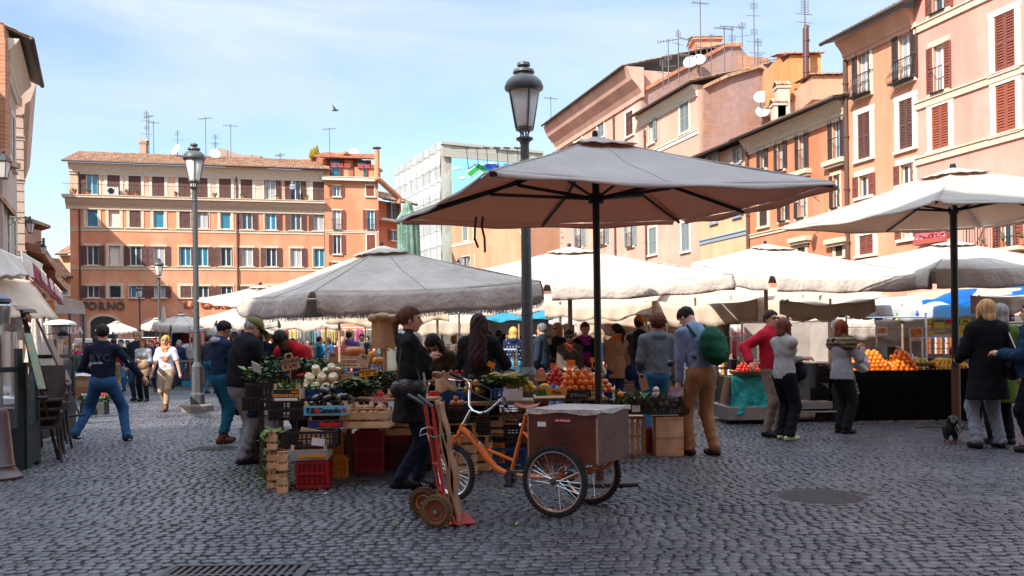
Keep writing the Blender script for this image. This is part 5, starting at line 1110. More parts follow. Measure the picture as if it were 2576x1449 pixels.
def counter(px0,px1,Y,py,d,label,h=None,mat=PLY,legs=3,skirt=None,rz=0):
 A,B=W(px0,py,Y),W(px1,py,Y);t=thing('stall_table',label,'market table',(A.x,A.y,0),rz);L_=(B-A).length;z=A.z
 m=MB();m.box(0,L_,0,d,z-.03,z);tp=m.build('tabletop',mat,t)
 for i in range(legs):
  for j in(0,1):m=MB();x=.06+(L_-.12)*i/(legs-1);y=.05+j*(d-.1);m.box(x-.025,x+.025,y-.025,y+.025,0,z-.032);m.build('leg',DARKW,t)
 if skirt:
  m=MB()
  def sk(u,v):
   s=u*(L_+2*d);f_=.015*math.sin(s*9)*v+.008*math.sin(s*23)*v
   if s<d:return(-.01-f_,d-s,z+.004-v*(z-.02))
   if s<d+L_:return(s-d,-.015-f_,z+.004-v*(z-.02))
   return(L_+.01+f_,s-d-L_,z+.004-v*(z-.02))
  m.grid(sk,120,6);m.build('skirt',skirt,t,smooth=True)
  m=MB();m.box(0,L_,0,d,z+.001,z+.006);m.build('table_cloth',skirt,tp)
 return t,z
counter(640,1110,9.75,1008,.9,'wooden stall table under the vegetables at the left');counter(690,1150,10.7,958,.8,'rear stall table with greens and pumpkins')
counter(1105,1345,10.3,1015,.9,'stall table under the cauliflowers behind the handlebar');counter(1345,1530,10.6,1003,.9,'stall table of oranges and tomatoes');counter(1230,1520,11.6,945,.7,'rear stall table behind the oranges')
leaves(W(745,940,10.4),.30,.2,.16,260,GRN,'dark green leaves below the first cardboard price sign',8,.09)
p=W(770,960,10.2);crate('plastic',(p.x,p.y+.1,p.z-.1),.8,.34,.16,0,'long black crate of greens under the cardboard price signs',BLACK)
leaves(W(905,1000,9.7),.17,.14,.15,220,GRN,'dark leafy cabbages beside the fennel',9,.1);leaves(W(880,985,9.9),.12,.1,.12,120,LGRN,'light green cabbage leaves beside the fennel',10,.1)
leaves(W(962,985,10.3),.22,.16,.22,400,GRN,'dark broccoli leaves below the orange price tag',11,.07);leaves(W(680,925,10.8),.16,.12,.12,140,GRN,'bunch of dark rocket leaves left of the price sign',12,.09)
leaves(W(832,930,10.9),.3,.12,.08,160,LGRN,'loose pale leaves in front of the vendor',13,.08)
p=W(884,926,10.6);crate('wood',(p.x,p.y+.1,p.z),.30,.25,.06,0,'flat wooden tray below the pumpkin',CRW);crate('wood',(p.x+.02,p.y+.12,p.z+.09),.28,.22,.05,0,'upper wooden tray below the pumpkin',CRW);p=W(905,992,10.4);crate('wood',(p.x,p.y+.1,p.z),.34,.25,.2,0,'wooden crate behind the cabbages',CRW,slats=3)
pk=thing('pumpkin','large ribbed orange pumpkin on the wooden trays','pumpkin',W(893,884,10.7));m=MB();m.grid(lambda u,v:((.115+.010*math.cos(u*6.283*14))*math.sin(v*math.pi)*math.cos(u*6.283)*1.0,.1*math.sin(v*math.pi)*math.sin(u*6.283),.07*math.cos(v*math.pi)*(1-.25*math.exp(-(v/.15)**2))),84,16);m.build('rind',pm('pumpkin_skin',(.50,.16,.03),.4,.2,5,.1),pk,smooth=True);m=MB();m.tube([(0,0,.05),(.01,0,.085)],[.015,.01],6);m.build('stalk',DARKW,pk)
heap('pepper',W(935,918,10.6),.24,.2,0,2,'yellow pepper in the heap beside the pumpkin','yellow peppers');heap('cherry',W(955,1008,9.6),.15,.12,0,5,'cherry tomato in the plastic punnets by the potatoes','cherry tomatoes by the potatoes',n=150,name='cherry_tomato')
t=thing('punnet','clear plastic punnet of cherry tomatoes by the potatoes','punnet',W(955,1013,9.6));m=MB();
for s in(-1,1):m.box(-.085,.085,s*.07-.001,s*.07+.001,0,.07);m.box(s*.085-.001,s*.085+.001,-.07,.07,0,.07)
m.build('tub',glassmat('clear_plastic',(.9,.6,.6),.2),t)
sign(730,916,10.1,.205,.13,CARD,['CICORIA','€ 2,90'],'cardboard price sign with a handle hole, tilted, left of the vendor',.16,-12,hole=True);sign(842,945,9.9,.22,.135,CARD,['FINOCCHI','€ 2,50'],'large cardboard price sign over the fennel',.12,-4)
sign(837,900,10.7,.10,.12,CARD,['€3'],'small upright cardboard price sign near the pumpkin',.1,3);sign(921,938,9.7,.15,.075,pm('orange_sign',(.80,.36,.02),.6),['BROCCOLI','€ 3,50'],'bright orange price tag on a long orange stick',.26,-6);sign(940,934,10.2,.10,.05,pm('orange_sign',(.80,.36,.02),.6),['€ 2,50'],'smaller orange price tag behind the bright one',.15,-4);sign(915,905,10.4,.13,.12,flat('beige_card',(.5,.36,.24),.8),['€2'],'blank beige card stuck in the peppers',.1,20)
t=thing('paper_bag_bundle','bundle of brown paper bags hanging from the pole beside the ponytailed woman','paper bags',W(962,800,10.9));rr=random.Random(3)
for k in range(7):
 x0=-.07+.024*k;m=MB();m.add([(x0-.06,.012*k,-.02),(x0+.04,.012*k,0),(x0+.09,.012*k+.02,-.36-.02*(k%3)),(x0-.07,.012*k+.01,-.37+.015*k)],[(0,1,2,3)]);m.build('paper_bag',pm('brown_paper',(.48,.32,.18),.85,.15,3,.3,20),t,solid=.004)
m=MB();m.ball((-.11,0,0),(.07,.05,.05),10,6,.12);m.ball((.13,0,.01),(.09,.05,.035),10,6,.12);m.ball((0,0,.02),(.11,.05,.045),10,6,.12);m.build('crumpled_paper',pm('brown_paper',(.48,.32,.18),.85,.15,3,.3,20),t,smooth=True)
m=MB();g=GX(969,11.0);m.tube([g,W(966,790,11.0)],.028,10);t=m.build('awning_pole',WPOLE,smooth='auto');tag(t,'slim pale pole carrying the paper bags beside the ponytailed woman','pole')
heap('cherry',W(1095,1008,10.2),.22,.2,0,5,'cherry tomato heaped behind the red hand truck','cherry tomatoes behind the hand truck',n=200,name='cherry_tomato');p=W(1137,1012,10.0);crate('plastic',(p.x,p.y+.1,p.z),.25,.28,.12,0,'blue plastic crate of courgettes behind the hand truck',BLU);heap('zucchini',(p.x,p.y+.1,p.z+.05),.22,.22,0,2,'courgette in the blue crate','courgettes in the blue crate')
p=W(1146,1056,9.7);crate('plastic',(p.x,p.y+.12,p.z),.26,.28,.16,0,'black crate of onions behind the handlebar',BLACK);heap('onion',(p.x,p.y+.12,p.z+.09),.2,.22,0,3,'brown onion in the black crate behind the handlebar','brown onions');p=W(1098,1062,9.8);crate('plastic',(p.x,p.y+.1,p.z),.26,.28,.2,0,'black crate left of the onions',BLACK)
p=W(1146,1140,9.8);crate('wood',(p.x,p.y+.15,0),.45,.3,.42,0,'upended slatted wooden crate below the onions',CRW,slats=4);g=G(1240,1150);crate('wood',(g.x,g.y,0),.40,.3,.42,0,'upended wooden crate behind the bike frame',CRW,slats=4)
t=thing('paper_bag','crumpled brown paper bag of shopping beside the long dark coat','paper bag',W(1121,984,10.0));m=MB();rr=random.Random(4)
m.grid(lambda u,v:((.115-.03*v+.012*math.sin(u*44+v*5))*math.cos(u*6.283),(.08-.03*v+.012*math.sin(u*31+v*9))*math.sin(u*6.283),.20*v+.012*math.sin(u*25)),40,8);m.build('bag',pm('kraft_paper',(.52,.33,.20),.85,.12,3,.4,16),t,smooth=True,solid=.003)
heap('cauliflower',W(1268,972,10.4),.40,.25,0,1,'creamy yellow cauliflower beside the street lamp','cauliflowers');leaves(W(1268,975,10.4),.22,.15,.12,320,LGRN,'pale green cauliflower leaves beside the street lamp',14,.1);leaves(W(1230,985,10.3),.10,.1,.1,120,GRN,'dark greens left of the cauliflowers',15,.1)
p=W(1256,1003,10.15);crate('plastic',(p.x,p.y+.1,p.z),.12,.25,.12,0,'small blue crate at the foot of the cauliflowers',BLU);p=W(1290,1008,10.1);crate('box',(p.x,p.y+.1,p.z),.22,.25,.10,0,'white printed carton beside the lamp base',WHITE,None,None,PAP);p=W(1278,976,10.7);crate('wood',(p.x,p.y,p.z),.3,.2,.08,0,'wooden tray tucked behind the cauliflowers',CRW)
sign(1236,917,10.6,.09,.06,ORS,[''],'orange price tag on a long stick over the cauliflowers',.24,25,smat=ORS);sign(1294,905,10.7,.02,.16,pm('orange_sign',(.80,.36,.02),.6),[''],'slim yellow price stick beside the lamp post',.1,-15)
p=W(1360,958,10.7);crate('wood',(p.x,p.y+.1,p.z),.13,.25,.09,0,'small wooden crate of plum tomatoes against the lamp post',CRW);heap('tomato',(p.x,p.y+.1,p.z+.05),.1,.2,0,2,'tomato in the small crate against the lamp post','tomatoes by the lamp post')
heap('tomato',W(1398,972,10.7),.24,.26,0,4,'round red tomato in the heap right of the lamp post','red tomato heap',tilt=.3);heap('orange',W(1455,985,10.6),.46,.3,0,4,'orange in the big heap below the orange price cards','oranges behind the trike',tilt=.25,jit=.6);heap('lemon',W(1432,962,10.95),.2,.15,0,3,'yellow fruit on top of the orange heap','yellow fruit behind the trike',jit=.5,name='yellow_plum')
t=thing('melon_half','cut yellow melon half on the printed carton','melon',W(1370,974,10.45));m=MB();m.ball((0,0,0),(.065,.05,.045),14,8);m.build('rind',pm('melon_skin',(.75,.42,.04),.4,.1),t,smooth=True)
p=W(1400,995,10.35);crate('box',(p.x,p.y+.1,p.z),.235,.25,.075,0,'yellow printed carton below the melon',CRW,('Vitina',.045,0,.5),flat('lettering_brown',(.25,.05,.02),.5),flat('yellow_print',(.75,.42,.03),.5));p=W(1362,996,10.4);crate('box',(p.x,p.y+.1,p.z),.12,.25,.075,0,'green and red printed carton beside the lamp base',CRW,None,None,flat('green_print',(.05,.25,.06),.5));p=W(1455,1003,10.4);crate('plastic',(p.x,p.y+.1,p.z),.27,.3,.10,0,'black plastic crate under the oranges',BLACK);p=W(1495,1003,10.4);crate('wood',(p.x,p.y+.1,p.z),.15,.3,.09,0,'wooden crate under the oranges beside the parasol pole',CRW)
for px,py,w_,h_,st_,lb in((1392,921,.07,.065,.16,'small orange price card left of the wooden pole'),(1436,913,.10,.075,.22,'square orange price card over the orange heap'),(1490,905,.05,.06,.1,'orange price card hanging by the purple scarf')):sign(px,py,10.8,w_,h_,ORS,[''],lb,st_,4,smat=pm('orange_sign',(.80,.36,.02),.6))
heap('orange',W(1560,1000,11),.1,.1,0,1,'orange beside the artichokes','loose oranges',n=2)
g2=G(1686,1147)
def slatbox(g,w,h,d,label,gap):
 t=thing('crate',label,'crate',(g.x,g.y+.01,0));m=MB();n=5 if gap else 4
 for i in range(n):x0=-w/2+w*i/n;m.box(x0+(.012 if gap else .001),x0+w/n-(.012 if gap else .001),-.004,.004,.0,h)
 for s in(-1,1):
  for j in range(4):m.box(s*(w/2-.004)-.004,s*(w/2-.004)+.004,.01+j*d/4,j*d/4+d/4-.01,0,h)
 m.box(-w/2,w/2,.006,d,h-.01,h);m.box(-w/2,w/2,-.012,-.005,h*.46,h*.51);m.box(-w/2,w/2,-.012,-.005,.0,.03);m.box(-w/2,w/2,-.012,-.005,h-.03,h-.002);m.build('body',CRW,t);return t
slatbox(G(1592,1144),.34,.47,.3,'open slatted wooden crate stood on end under the artichokes, left of two',True);slatbox(g2,.34,.475,.3,'closed pale wooden crate stood on end beside the man in tan trousers',False)
p=W(1586,1042,11.1);crate('plastic',(p.x,p.y+.15,p.z),.37,.3,.15,0,'black crate of green artichokes, left of two',BLACK);heap('artichoke',(p.x,p.y+.15,p.z+.06),.46,.36,0,3,'artichoke in the heap beside the parasol pole','artichokes',jit=1);leaves((p.x,p.y+.1,p.z+.12),.2,.12,.1,90,LGRN,'artichoke leaves in the left crate',16,.1,'artichoke_leaves',None,'leaves',.8)
p=W(1680,1043,11.1);c_=crate('plastic',(p.x,p.y+.15,p.z),.52,.3,.17,0,'black crate of mixed artichokes and white onions, right of two',BLACK);heap('artichoke',(p.x-.1,p.y+.15,p.z+.08),.3,.36,0,3,'artichoke in the heap beside the parasol pole','artichokes',jit=1);heap('purple_artichoke',(p.x+.17,p.y+.12,p.z+.10),.16,.24,0,3,'purple artichoke beside the man in tan trousers','purple artichokes',jit=1);heap('white_onion',W(1650,1000,10.95),.14,.1,0,2,'white onion on the artichoke crate','white onions',n=7)
m=MB();pp=W(1600,1028,11.09);m.box(-.05,.05,-.002,.0,-.04,.04);o=m.build('crate_label',PAP);o.location=(pp.x,pp.y-.0,pp.z);tag(o,'white paper label on the artichoke crate','label')
t=thing('chopping_board','wooden chopping board used as a sign in the artichokes','chopping board',W(1619,964,11.2),0);m=MB(Matrix.Rotation(R(-14),4,'Y'));m.box(-.05,.05,-.006,.006,-.09,.06);m.tube([(-.03,0,.06),(-.025,0,.11),(.025,0,.11),(.03,0,.06)],.01,6);m.build('board',pm('board_wood',(.40,.22,.12),.7),t)
# --- right stall: teal cart, glass case, skirted table ---
t=thing('market_trailer','low steel market trailer draped with turquoise cloth','trailer',GX(1885,15.3));o0=t.location.copy();m=MB()
def bxw(m,px0,px1,pyt,pyb,Y,d):A,B=W(px0,pyb,Y),W(px1,pyt,Y);m.box(A.x-o0.x,B.x-o0.x,A.y-o0.y,A.y-o0.y+d,A.z,B.z)
bxw(m,1830,1950,1022,1058,15.2,1.3);bxw(m,1994,2095,1010,1030,15.5,.5);bxw(m,1940,2110,1034,1040,15.4,1.0);m.build('steel_base',flat('dull_steel',(.42,.40,.39),.4,metal=.8),t,bevel=.01)
m=MB();bxw(m,1836,1925,948,1030,15.4,.9);m.build('body',DARKW,t)
tl=pm('turquoise_satin',(.01,.36,.33),.35,.15,3,.5,9);m=MB();A,B=W(1838,946,15.3),W(1933,946,15.3);zb=W(1880,1042,15.3).z
m.grid(lambda u,v:(A.x-o0.x+(B.x-A.x)*u*(1+.06*v)-.03*v,-.04-.05*v*(1+math.sin(u*17+v*4)*.6)-.03*math.sin(v*6+u*9)*v,A.z-(A.z-zb)*v*(1-.22*u**2+.04*math.sin(u*9))),60,14);m.build('turquoise_cloth',tl,t,smooth=True,solid=.005)
for px in(1905,2075):m=MB();c=W(px,1052,15.7)-o0;m.lathe([(.06,-.04),(.16,-.05),(.17,0),(.16,.05),(.06,.04)],c,18,Matrix.Rotation(R(90),3,'X'));m.build('wheel',BLACK,t)
p=W(1880,944,15.35);t=thing('wicker_tray','wicker tray heaped with tomatoes on the turquoise cloth','tray',p);m=MB();m.lathe([(.22,0),(.30,.05),(.31,.08),(.28,.08),(.2,.02)],n=24);m.build('tray',pm('wicker',(.35,.17,.07),.8,.4,30,.5,60),t,smooth='auto');heap('tomato',(p.x,p.y,p.z+.03),.42,.3,0,4,'large red tomato in the wicker tray on the turquoise cart','tomatoes on the turquoise cart',jit=.5)
t=thing('glass_case','glass fronted counter case beside the couple in jackets','display case',GX(1975,15.9));o0=t.location.copy();PX=glassmat('dusty_perspex',(.62,.55,.50),.35,.12)
m=MB();bxw(m,1868,2084,810,912,15.9,.01);bxw(m,1868,1870,815,912,15.93,.9);bxw(m,2082,2084,810,912,15.93,.9);m.build('glass_panel',PX,t);m=MB();bxw(m,1864,2088,912,918,15.85,1.0);bxw(m,1864,2088,806,810,15.88,.03)
for px in(1866,1972,2084):bxw(m,px,px+3,810,912,15.88,.02)
m.build('metal_frame',STEEL,t);m=MB();bxw(m,1870,2084,920,1035,16.2,.6);m.build('cabinet',BLACK,t)
heap('tomato',W(1990,909,16.1),.3,.2,0,2,'small red fruit inside the glass case','fruit in the glass case');t=tag(MB().lathe([(.14,0),(.16,.40),(.17,.42),(.01,.42)],n=16).build('waste_bin',BLACK,smooth='auto'),'black bin behind the woman in the grey jacket','bin');t.location=W(2035,975,15.7)*1.0
t=thing('drinks_machine','slush machine with red drums and a white name panel left of the glass case','drink dispenser',GX(1855,16.3));o0=t.location.copy();m=MB();bxw(m,1840,1874,905,930,16.3,.3);m.build('base',BLACK,t);m=MB();bxw(m,1841,1872,816,846,16.4,.1);pn=m.build('name_panel',WHITE,t);c=W(1857,838,16.39);textmb('Cambau',.085,Matrix.Translation(c-o0),.003,bold=.003).build('lettering',flat('lettering_red',(.75,.04,.02),.5),pn)
for px in(1849,1864):c=W(px,878,16.45)-o0;m=MB();m.lathe([(.045,-.18),(.055,-.1),(.055,.15),(.03,.18)],c,14);m.build('drum',flat('red_slush',(.5,.02,.04),.25),t,smooth=True)
st_,z_=counter(2143,2470,15.3,933,1.1,'long market table with black skirt heaped with oranges',None,PLY,4,SKIRT)
def TW(px,py,Y=15.4):return W(px,py,Y)
heap('orange',TW(2190,935,15.45),.50,.45,0,5,'orange in the heaps on the black skirted table','oranges on the black skirted table',tilt=.32,jit=.4);heap('orange',TW(2268,935,15.45),.42,.45,0,5,'orange in the heaps on the black skirted table','oranges on the black skirted table',tilt=.32,jit=.4)
for px in range(2148,2412,11):
 k='orange' if px<2300 else RNG.choice(['lemon','apple','orange','pear']);heap(k,TW(px,937,15.33),.06,.06,0,1,'round fruit in the single front row on the black skirted table','front row of fruit',n=1,jit=0)
heap('lemon',TW(2385,925,15.5),.55,.3,0,3,'yellow fruit in the heap near the cream parasol pole','yellow fruit on the skirted table',jit=.5,name='yellow_fruit');heap('apple',TW(2390,938,15.4),.5,.2,0,2,'red and yellow apple near the cream parasol pole','apples on the skirted table',jit=.5);heap('orange',TW(2345,925,15.5),.14,.15,0,2,'orange beside the fruit basket','oranges beside the basket')
p=TW(2312,922,15.55);t=thing('fruit_basket','oval wicker basket of mangoes and avocados among the oranges','basket',p);m=MB();m.lathe([(.16,0),(.24,.05),(.25,.07),(.23,.07),(.14,.02)],n=24);m.build('basket',pm('wicker_yellow',(.45,.28,.09),.8,.4,30,.5,60),t,smooth='auto');heap('pear',p+Vector((0,0,.03)),.3,.2,0,2,'green fruit in the oval wicker basket','fruit in the basket');heap('lemon',p+Vector((-.07,0,.05)),.1,.1,0,2,'yellow mango in the oval wicker basket','mangoes in the basket',name='mango')
t=thing('pineapple','pineapple with spiky crown near the cream parasol pole','pineapple',TW(2393,905,15.8));m=MB();m.ball((0,0,0),(.06,.06,.09),12,10,.05);m.build('fruit',pm('pineapple_skin',(.22,.15,.04),.7,.4,30,.8,40),t);m=MB()
for k in range(26):a=k*2.4;m.prism([(.01*math.cos(a+1.5),.01*math.sin(a+1.5),.07),(-.01*math.cos(a+1.5),-.01*math.sin(a+1.5),.07),(.08*math.cos(a)*(1-k/40),.08*math.sin(a)*(1-k/40),.14+.006*k)],(0,0,.003))
m.build('crown',GRN,t)
t=thing('glass_screen','clear screen with price notices behind the orange heaps','glass screen',GX(2250,16.3));o0=t.location.copy();m=MB();bxw(m,2090,2406,823,905,16.3,.01);m.build('glass_panel',glassmat('dusty_glass',(.62,.52,.46),.22,.12),t);m=MB();bxw(m,2090,2406,821,824,16.28,.03)
for px in(2090,2205,2290,2404):bxw(m,px,px+3,824,930,16.28,.03)
m.build('metal_frame',STEEL,t)
for px0,px1,pyt,pyb,tx in((2206,2232,823,844,''),(2288,2322,824,858,'€ 5,00')):
 m=MB();bxw(m,px0,px1,pyt,pyb,16.25,.008);nn=m.build('notice',PAP,t);m=MB();bxw(m,px0+3,px1-3,pyt+2,pyb-(10 if tx else 7),16.243,.005);m.build('fruit_picture',pm('fruit_print',(.6,.25,.03),.6,.3,25,0,col2=(.5,.05,.03)),nn)
 if tx:textmb(tx,.05,Matrix.Translation(W((px0+px1)/2,pyb-5,16.24)-o0),.002).build('lettering',flat('lettering_red',(.75,.04,.02),.5),nn)
for k,(px,col_)in enumerate(((2245,(.6,.5,.4)),(2255,(.7,.65,.6)))):
 t=tag(MB().lathe([(.07,0),(.08,.22),(.085,.3),(.01,.31)],n=14).build('blender_jug' if k else 'juicer',glassmat('jug_clear',(.6,.5,.45),.5)if k else BLACK,smooth='auto'),('black juicer behind the oranges','clear jug behind the oranges')[k],'kitchen jug');t.location=W(px,915,15.9)
 # --- signs / flags stall at far right ---
def board(px0,px1,pyt,pyb,Y,mat,txts,label,tcm,cat='sign',name='shop_sign'):
 A,B=W(px0,pyb,Y),W(px1,pyt,Y);c=(A+B)/2;t=thing(name,label,cat,c);hw,hh=(B.x-A.x)/2,(B.z-A.z)/2;m=MB();m.box(-hw,hw,-.01,.01,-hh,hh);b=m.build('panel',mat,t);n=len(txts)
 for k,tx in enumerate(txts):
  if not tx:continue
  s=min(hh*2/n*.95,hw*2.6/max(2,len(tx)));textmb(tx,s,Matrix.Translation((0,-.013,hh-(k+.5)*2*hh/n)),.003,bold=.01*s).build('lettering',tcm,b)
 return t
SY=flat('sign_yellow',(.85,.60,.02),.6);SR=flat('sign_red',(.60,.02,.015),.6);BK=flat('lettering_black',(.01,.01,.02),.5);LR=flat('lettering_red',(.75,.04,.02),.5);LY=flat('lettering_yellow2',(.9,.65,.03),.5)
for a in((2330,2356,790,806,SY,['PATE'],'yellow sign reading PATE above the others',BK),(2344,2376,810,836,SY,['','TRUFFLE'],'yellow sign reading TRUFFLE',BK),(2380,2404,790,815,SR,['',''],'red picture sign above the grappa sign',LY),(2380,2404,815,824,SY,['GRAPPA'],'yellow sign reading GRAPPA',BK),(2416,2442,790,816,SY,['MADE','IN'],'yellow sign reading MADE IN',BK),(2412,2444,817,850,SY,['ITALY'],'yellow sign with big red ITALY letters, cut by the parasol pole',LR),(2330,2348,808,850,SY,['SALAME','OLIO','PASTA'],'tall yellow price list left of TRUFFLE',LR),(2350,2400,840,870,flat('sign_pale',(.8,.6,.3),.6),['','',''],'pale orange board under the TRUFFLE sign',LR)):
 board(a[0],a[1],a[2],a[3],24,a[4],a[5],a[6],a[7])
FC={'w':(.8,.8,.8),'r':(.6,.02,.02),'g':(.02,.3,.05),'b':(.02,.06,.4),'y':(.85,.6,.03),'o':(.8,.3,.03)}
for i,(px,py,cs_,lb)in enumerate(((2520,800,'r','red Swiss flag with white cross'),(2543,800,'rwr','red and white striped flag with blue triangle'),(2275,795,'wr','small white and red flag in the row'),(2255,796,'yg','small yellow and green flag in the row'),(2180,796,'rwr','small red and white flag at the left of the row'),(2210,796,'bwr','small tricolour flag in the row'),(2306,790,'gyg','green flag with a yellow and blue centre'),(2120,790,'gyg','green and yellow flag left of the glass case'),(2148,790,'wrw','small white and red flag over the poncho woman'))):
 A=W(px-10,py+9,23);B=W(px+10,py-9,23);t=thing('flag',lb,'flag',(A+B)/2,0,'flags on the souvenir stall');hw,hh=(B.x-A.x)/2,(B.z-A.z)/2
 for k,ch in enumerate(cs_):
  n=len(cs_);m=MB();z0=-hh+2*hh*k/n;m.grid(lambda u,v:(-hw+2*hw*u,.02*math.sin(u*9),z0+2*hh/n*v),8,1);m.build('stripe' if n>1 else 'cloth',flat('flag_'+ch,FC[ch],.8),t,solid=.004)
 if i==0:m=MB();m.box(-hw*.15,hw*.15,-.03,-.025,-hh*.5,hh*.5);m.box(-hw*.4,hw*.4,-.035,-.03,-hh*.18,hh*.18);m.build('cross',flat('flag_w',FC['w'],.8),t)
 if i==1:m=MB();m.prism([(-hw,-.03,-hh),(-hw,-.03,hh),(hw*.2,-.03,0)],(0,.004,0));m.build('triangle',flat('flag_b',FC['b'],.8),t)
 if i in(6,):m=MB();m.lathe([(hh*.45,0),(hh*.45,.004),(.001,.005)],(0,-.03,0),14,Matrix.Rotation(R(90),3,'X'));m.build('disc',flat('flag_b',FC['b'],.8),t)
 # --- background stalls with hanging goods ---
def goods_stall(px0,px1,Y,pyt,pyb,label,seed,kind='clothes'):
 A,B=GX(px0,Y),GX(px1,Y);t=thing('goods_stall',label,'market stall',A,0,'background market stalls');L_=B.x-A.x;rr=random.Random(seed);z1=W(px0,pyt,Y).z;z0=max(.5,W(px0,pyb,Y).z)
 m=MB()
 for x in(0,L_):m.tube([(x,0,0),(x,0,z1+.1)],.025,6)
 m.tube([(0,0,z1),(L_,0,z1)],.02,6);m.box(0,L_,.1,1.1,z0-.45,z0-.4);m.build('frame',STEEL,t)
 m=MB();m.box(0,L_,.08,1.1,0.02,z0-.46);m.build('table_cloth',pm('stall_cloth_%d'%(seed%3),((.25,.10,.06),(.12,.12,.2),(.4,.3,.2))[seed%3],.8),t)
 x=.1;cl=[(.3,.03,.04),(.02,.04,.15),(.4,.36,.32),(.03,.03,.04),(.3,.15,.05),(.05,.13,.11),(.3,.05,.14),(.15,.18,.25),(.4,.32,.12),(.18,.09,.05)]
 while x<L_-.15:
  w_=rr.uniform(.15,.4);h_=rr.uniform(.35,.75)if kind=='clothes' else rr.uniform(.12,.3);q=rr.choice(cl);nm='goods_%02d'%cl.index(q);m=MB();y_=rr.uniform(-.05,.05)
  if kind=='clothes':
   m.grid(lambda u,v:(x+w_*u*(.85+.3*v*(1-v))+.02,y_+.04*math.sin(u*12+seed),z1-.05-h_*v-.08*(1-v)*abs(u-.5)),8,4);m.build('garment',flat(nm,q,.85),t,smooth=True,solid=.02)
  else:
   k=rr.randint(1,3)
   for j in range(k):m.box(x,x+w_*.9,.2+j*.25,.4+j*.25,z0-.4,z0-.4+h_*(1+.4*j))
   m.build('merchandise',flat(nm,q,.7),t)
  x+=w_*rr.uniform(.8,1.1)
 return t
for i,(a,b,Y,t_,bo,kd,lb)in enumerate(((478,640,34,828,905,'clothes','clothes rack stall right of the plinth lamp'),(425,480,36,828,900,'clothes','clothes rack stall behind the woman in the white tee'),(640,760,36,826,880,'clothes','colourful clothes rack behind the capped vendor'),(770,920,34,826,878,'clothes','bright clothes rack behind the pumpkin'),(1075,1160,30,824,868,'goods','bookstall behind the ponytailed woman'),(1070,1180,22,868,925,'goods','spice stall with pale packets behind the kneeling woman'),(1180,1330,33,815,870,'clothes','clothes rack behind the star shirt'),(1225,1300,20,880,930,'goods','shelf stall before the star shirt'),(1350,1420,32,815,880,'clothes','pink and dark hangings behind the grey haired man'),(1500,1640,30,820,880,'goods','stall with boxes behind the orange scarf'),(1560,1720,19,870,945,'goods','glass counter stall behind the man in the black jacket'),(1720,1870,22,850,930,'goods','bread and jar stall right of the backpack'),(1790,1880,19.5,890,960,'goods','bottle stall behind the green backpack'),(2130,2330,22,800,880,'goods','packed grocery stall behind the glass screen'),(2320,2460,23,850,910,'goods','spice jar stall under the yellow signs'),(2470,2600,22,815,900,'clothes','flag hung stall at the right edge'),(330,400,50,850,905,'clothes','souvenir stall in the distance at the left'))):goods_stall(a,b,Y,t_,bo,lb,i,kd)
def jars(px,py,Y,n,dx,lab,grp,mats,r=.035,h=.12):
 for k in range(n):
  p=W(px+dx*k,py,Y);o=MB().lathe([(r,0),(r,h*.75),(r*.5,h*.85),(r*.5,h),(.001,h)],n=8).build('jar',mats[k%len(mats)],smooth='auto');o.location=p;tag(o,lab,'jar',grp)
JM=[flat('jar_red',(.45,.05,.03),.3),flat('jar_amber',(.5,.25,.05),.3),flat('jar_dark',(.04,.02,.02),.3),flat('jar_white',(.7,.65,.6),.4)]
for row in range(3):jars(1796,903+row*20,19,9,7.5,'small bottle on the stall shelves right of the green backpack','bottles behind the backpack',JM[1:]);jars(2334,862+row*14,22.5,12,6.5,'spice jar on the shelves under the yellow signs','spice jars under the yellow signs',JM,.04,.13);jars(1078,880+row*14,21.8,11,7,'packet or jar on the spice stall behind the kneeling woman','jars on the spice stall',[JM[3],JM[1],JM[3]],.05,.12)
def drape(px0,px1,Y,pyt,mat,label,seed):
 A,B=GX(px0,Y),GX(px1,Y);z=W(px0,pyt,Y).z;t=thing('tent_wall',label,'tent wall',A,0,'hanging tent walls');L_=B.x-A.x;m=MB();m.grid(lambda u,v:(L_*u,.10*math.sin(u*L_*3+seed)*v+.04*math.sin(u*L_*9),z-(z-.1)*v),60,6);m.build('canvas',mat,t,smooth=True,solid=.01)
 m=MB();m.tube([(0,.1,z),(L_,.1,z)],.03,6)
 for k in(0,.33,.66,1):m.tube([(L_*k,.12,0),(L_*k,.12,z+.1)],.03,6)
 m.build('poles',STEEL,t)
DK=pm('brown_tarp',(.22,.15,.10),.85,.15,2,.3,15);DG=pm('olive_tarp',(.10,.10,.08),.85,.15,2,.3,15)
for a in((1030,1110,37,826,DK,'brown tent wall behind the ponytailed woman',1),(1105,1215,37,822,DG,'olive tent wall behind the kneeling woman',2),(1210,1330,39,818,DK,'brown tent wall behind the star shirt',3),(1330,1480,37,815,CREAM2,'tan tent wall behind the two scarves',4),(1478,1640,36,812,DK,'brown tent wall behind the orange scarf',5),(1636,1790,35,812,CREAM2,'tan tent wall behind the backpack man',6),(1785,1960,30,806,DK,'brown tent wall behind the red jacket',7),(1955,2140,31,803,CREAM2,'tan tent wall behind the glass case',8),(2135,2330,28,800,DK,'brown tent wall behind the poncho scarf woman',9),(2328,2600,27,796,DG,'olive tent wall behind the yellow signs',10),(640,780,46,834,DG,'olive tent wall behind the capped vendor',11),(778,930,45,832,DK,'brown tent wall behind the pumpkin',12),(925,1035,42,830,DG,'olive tent wall behind the paper bags',13)):drape(*a)
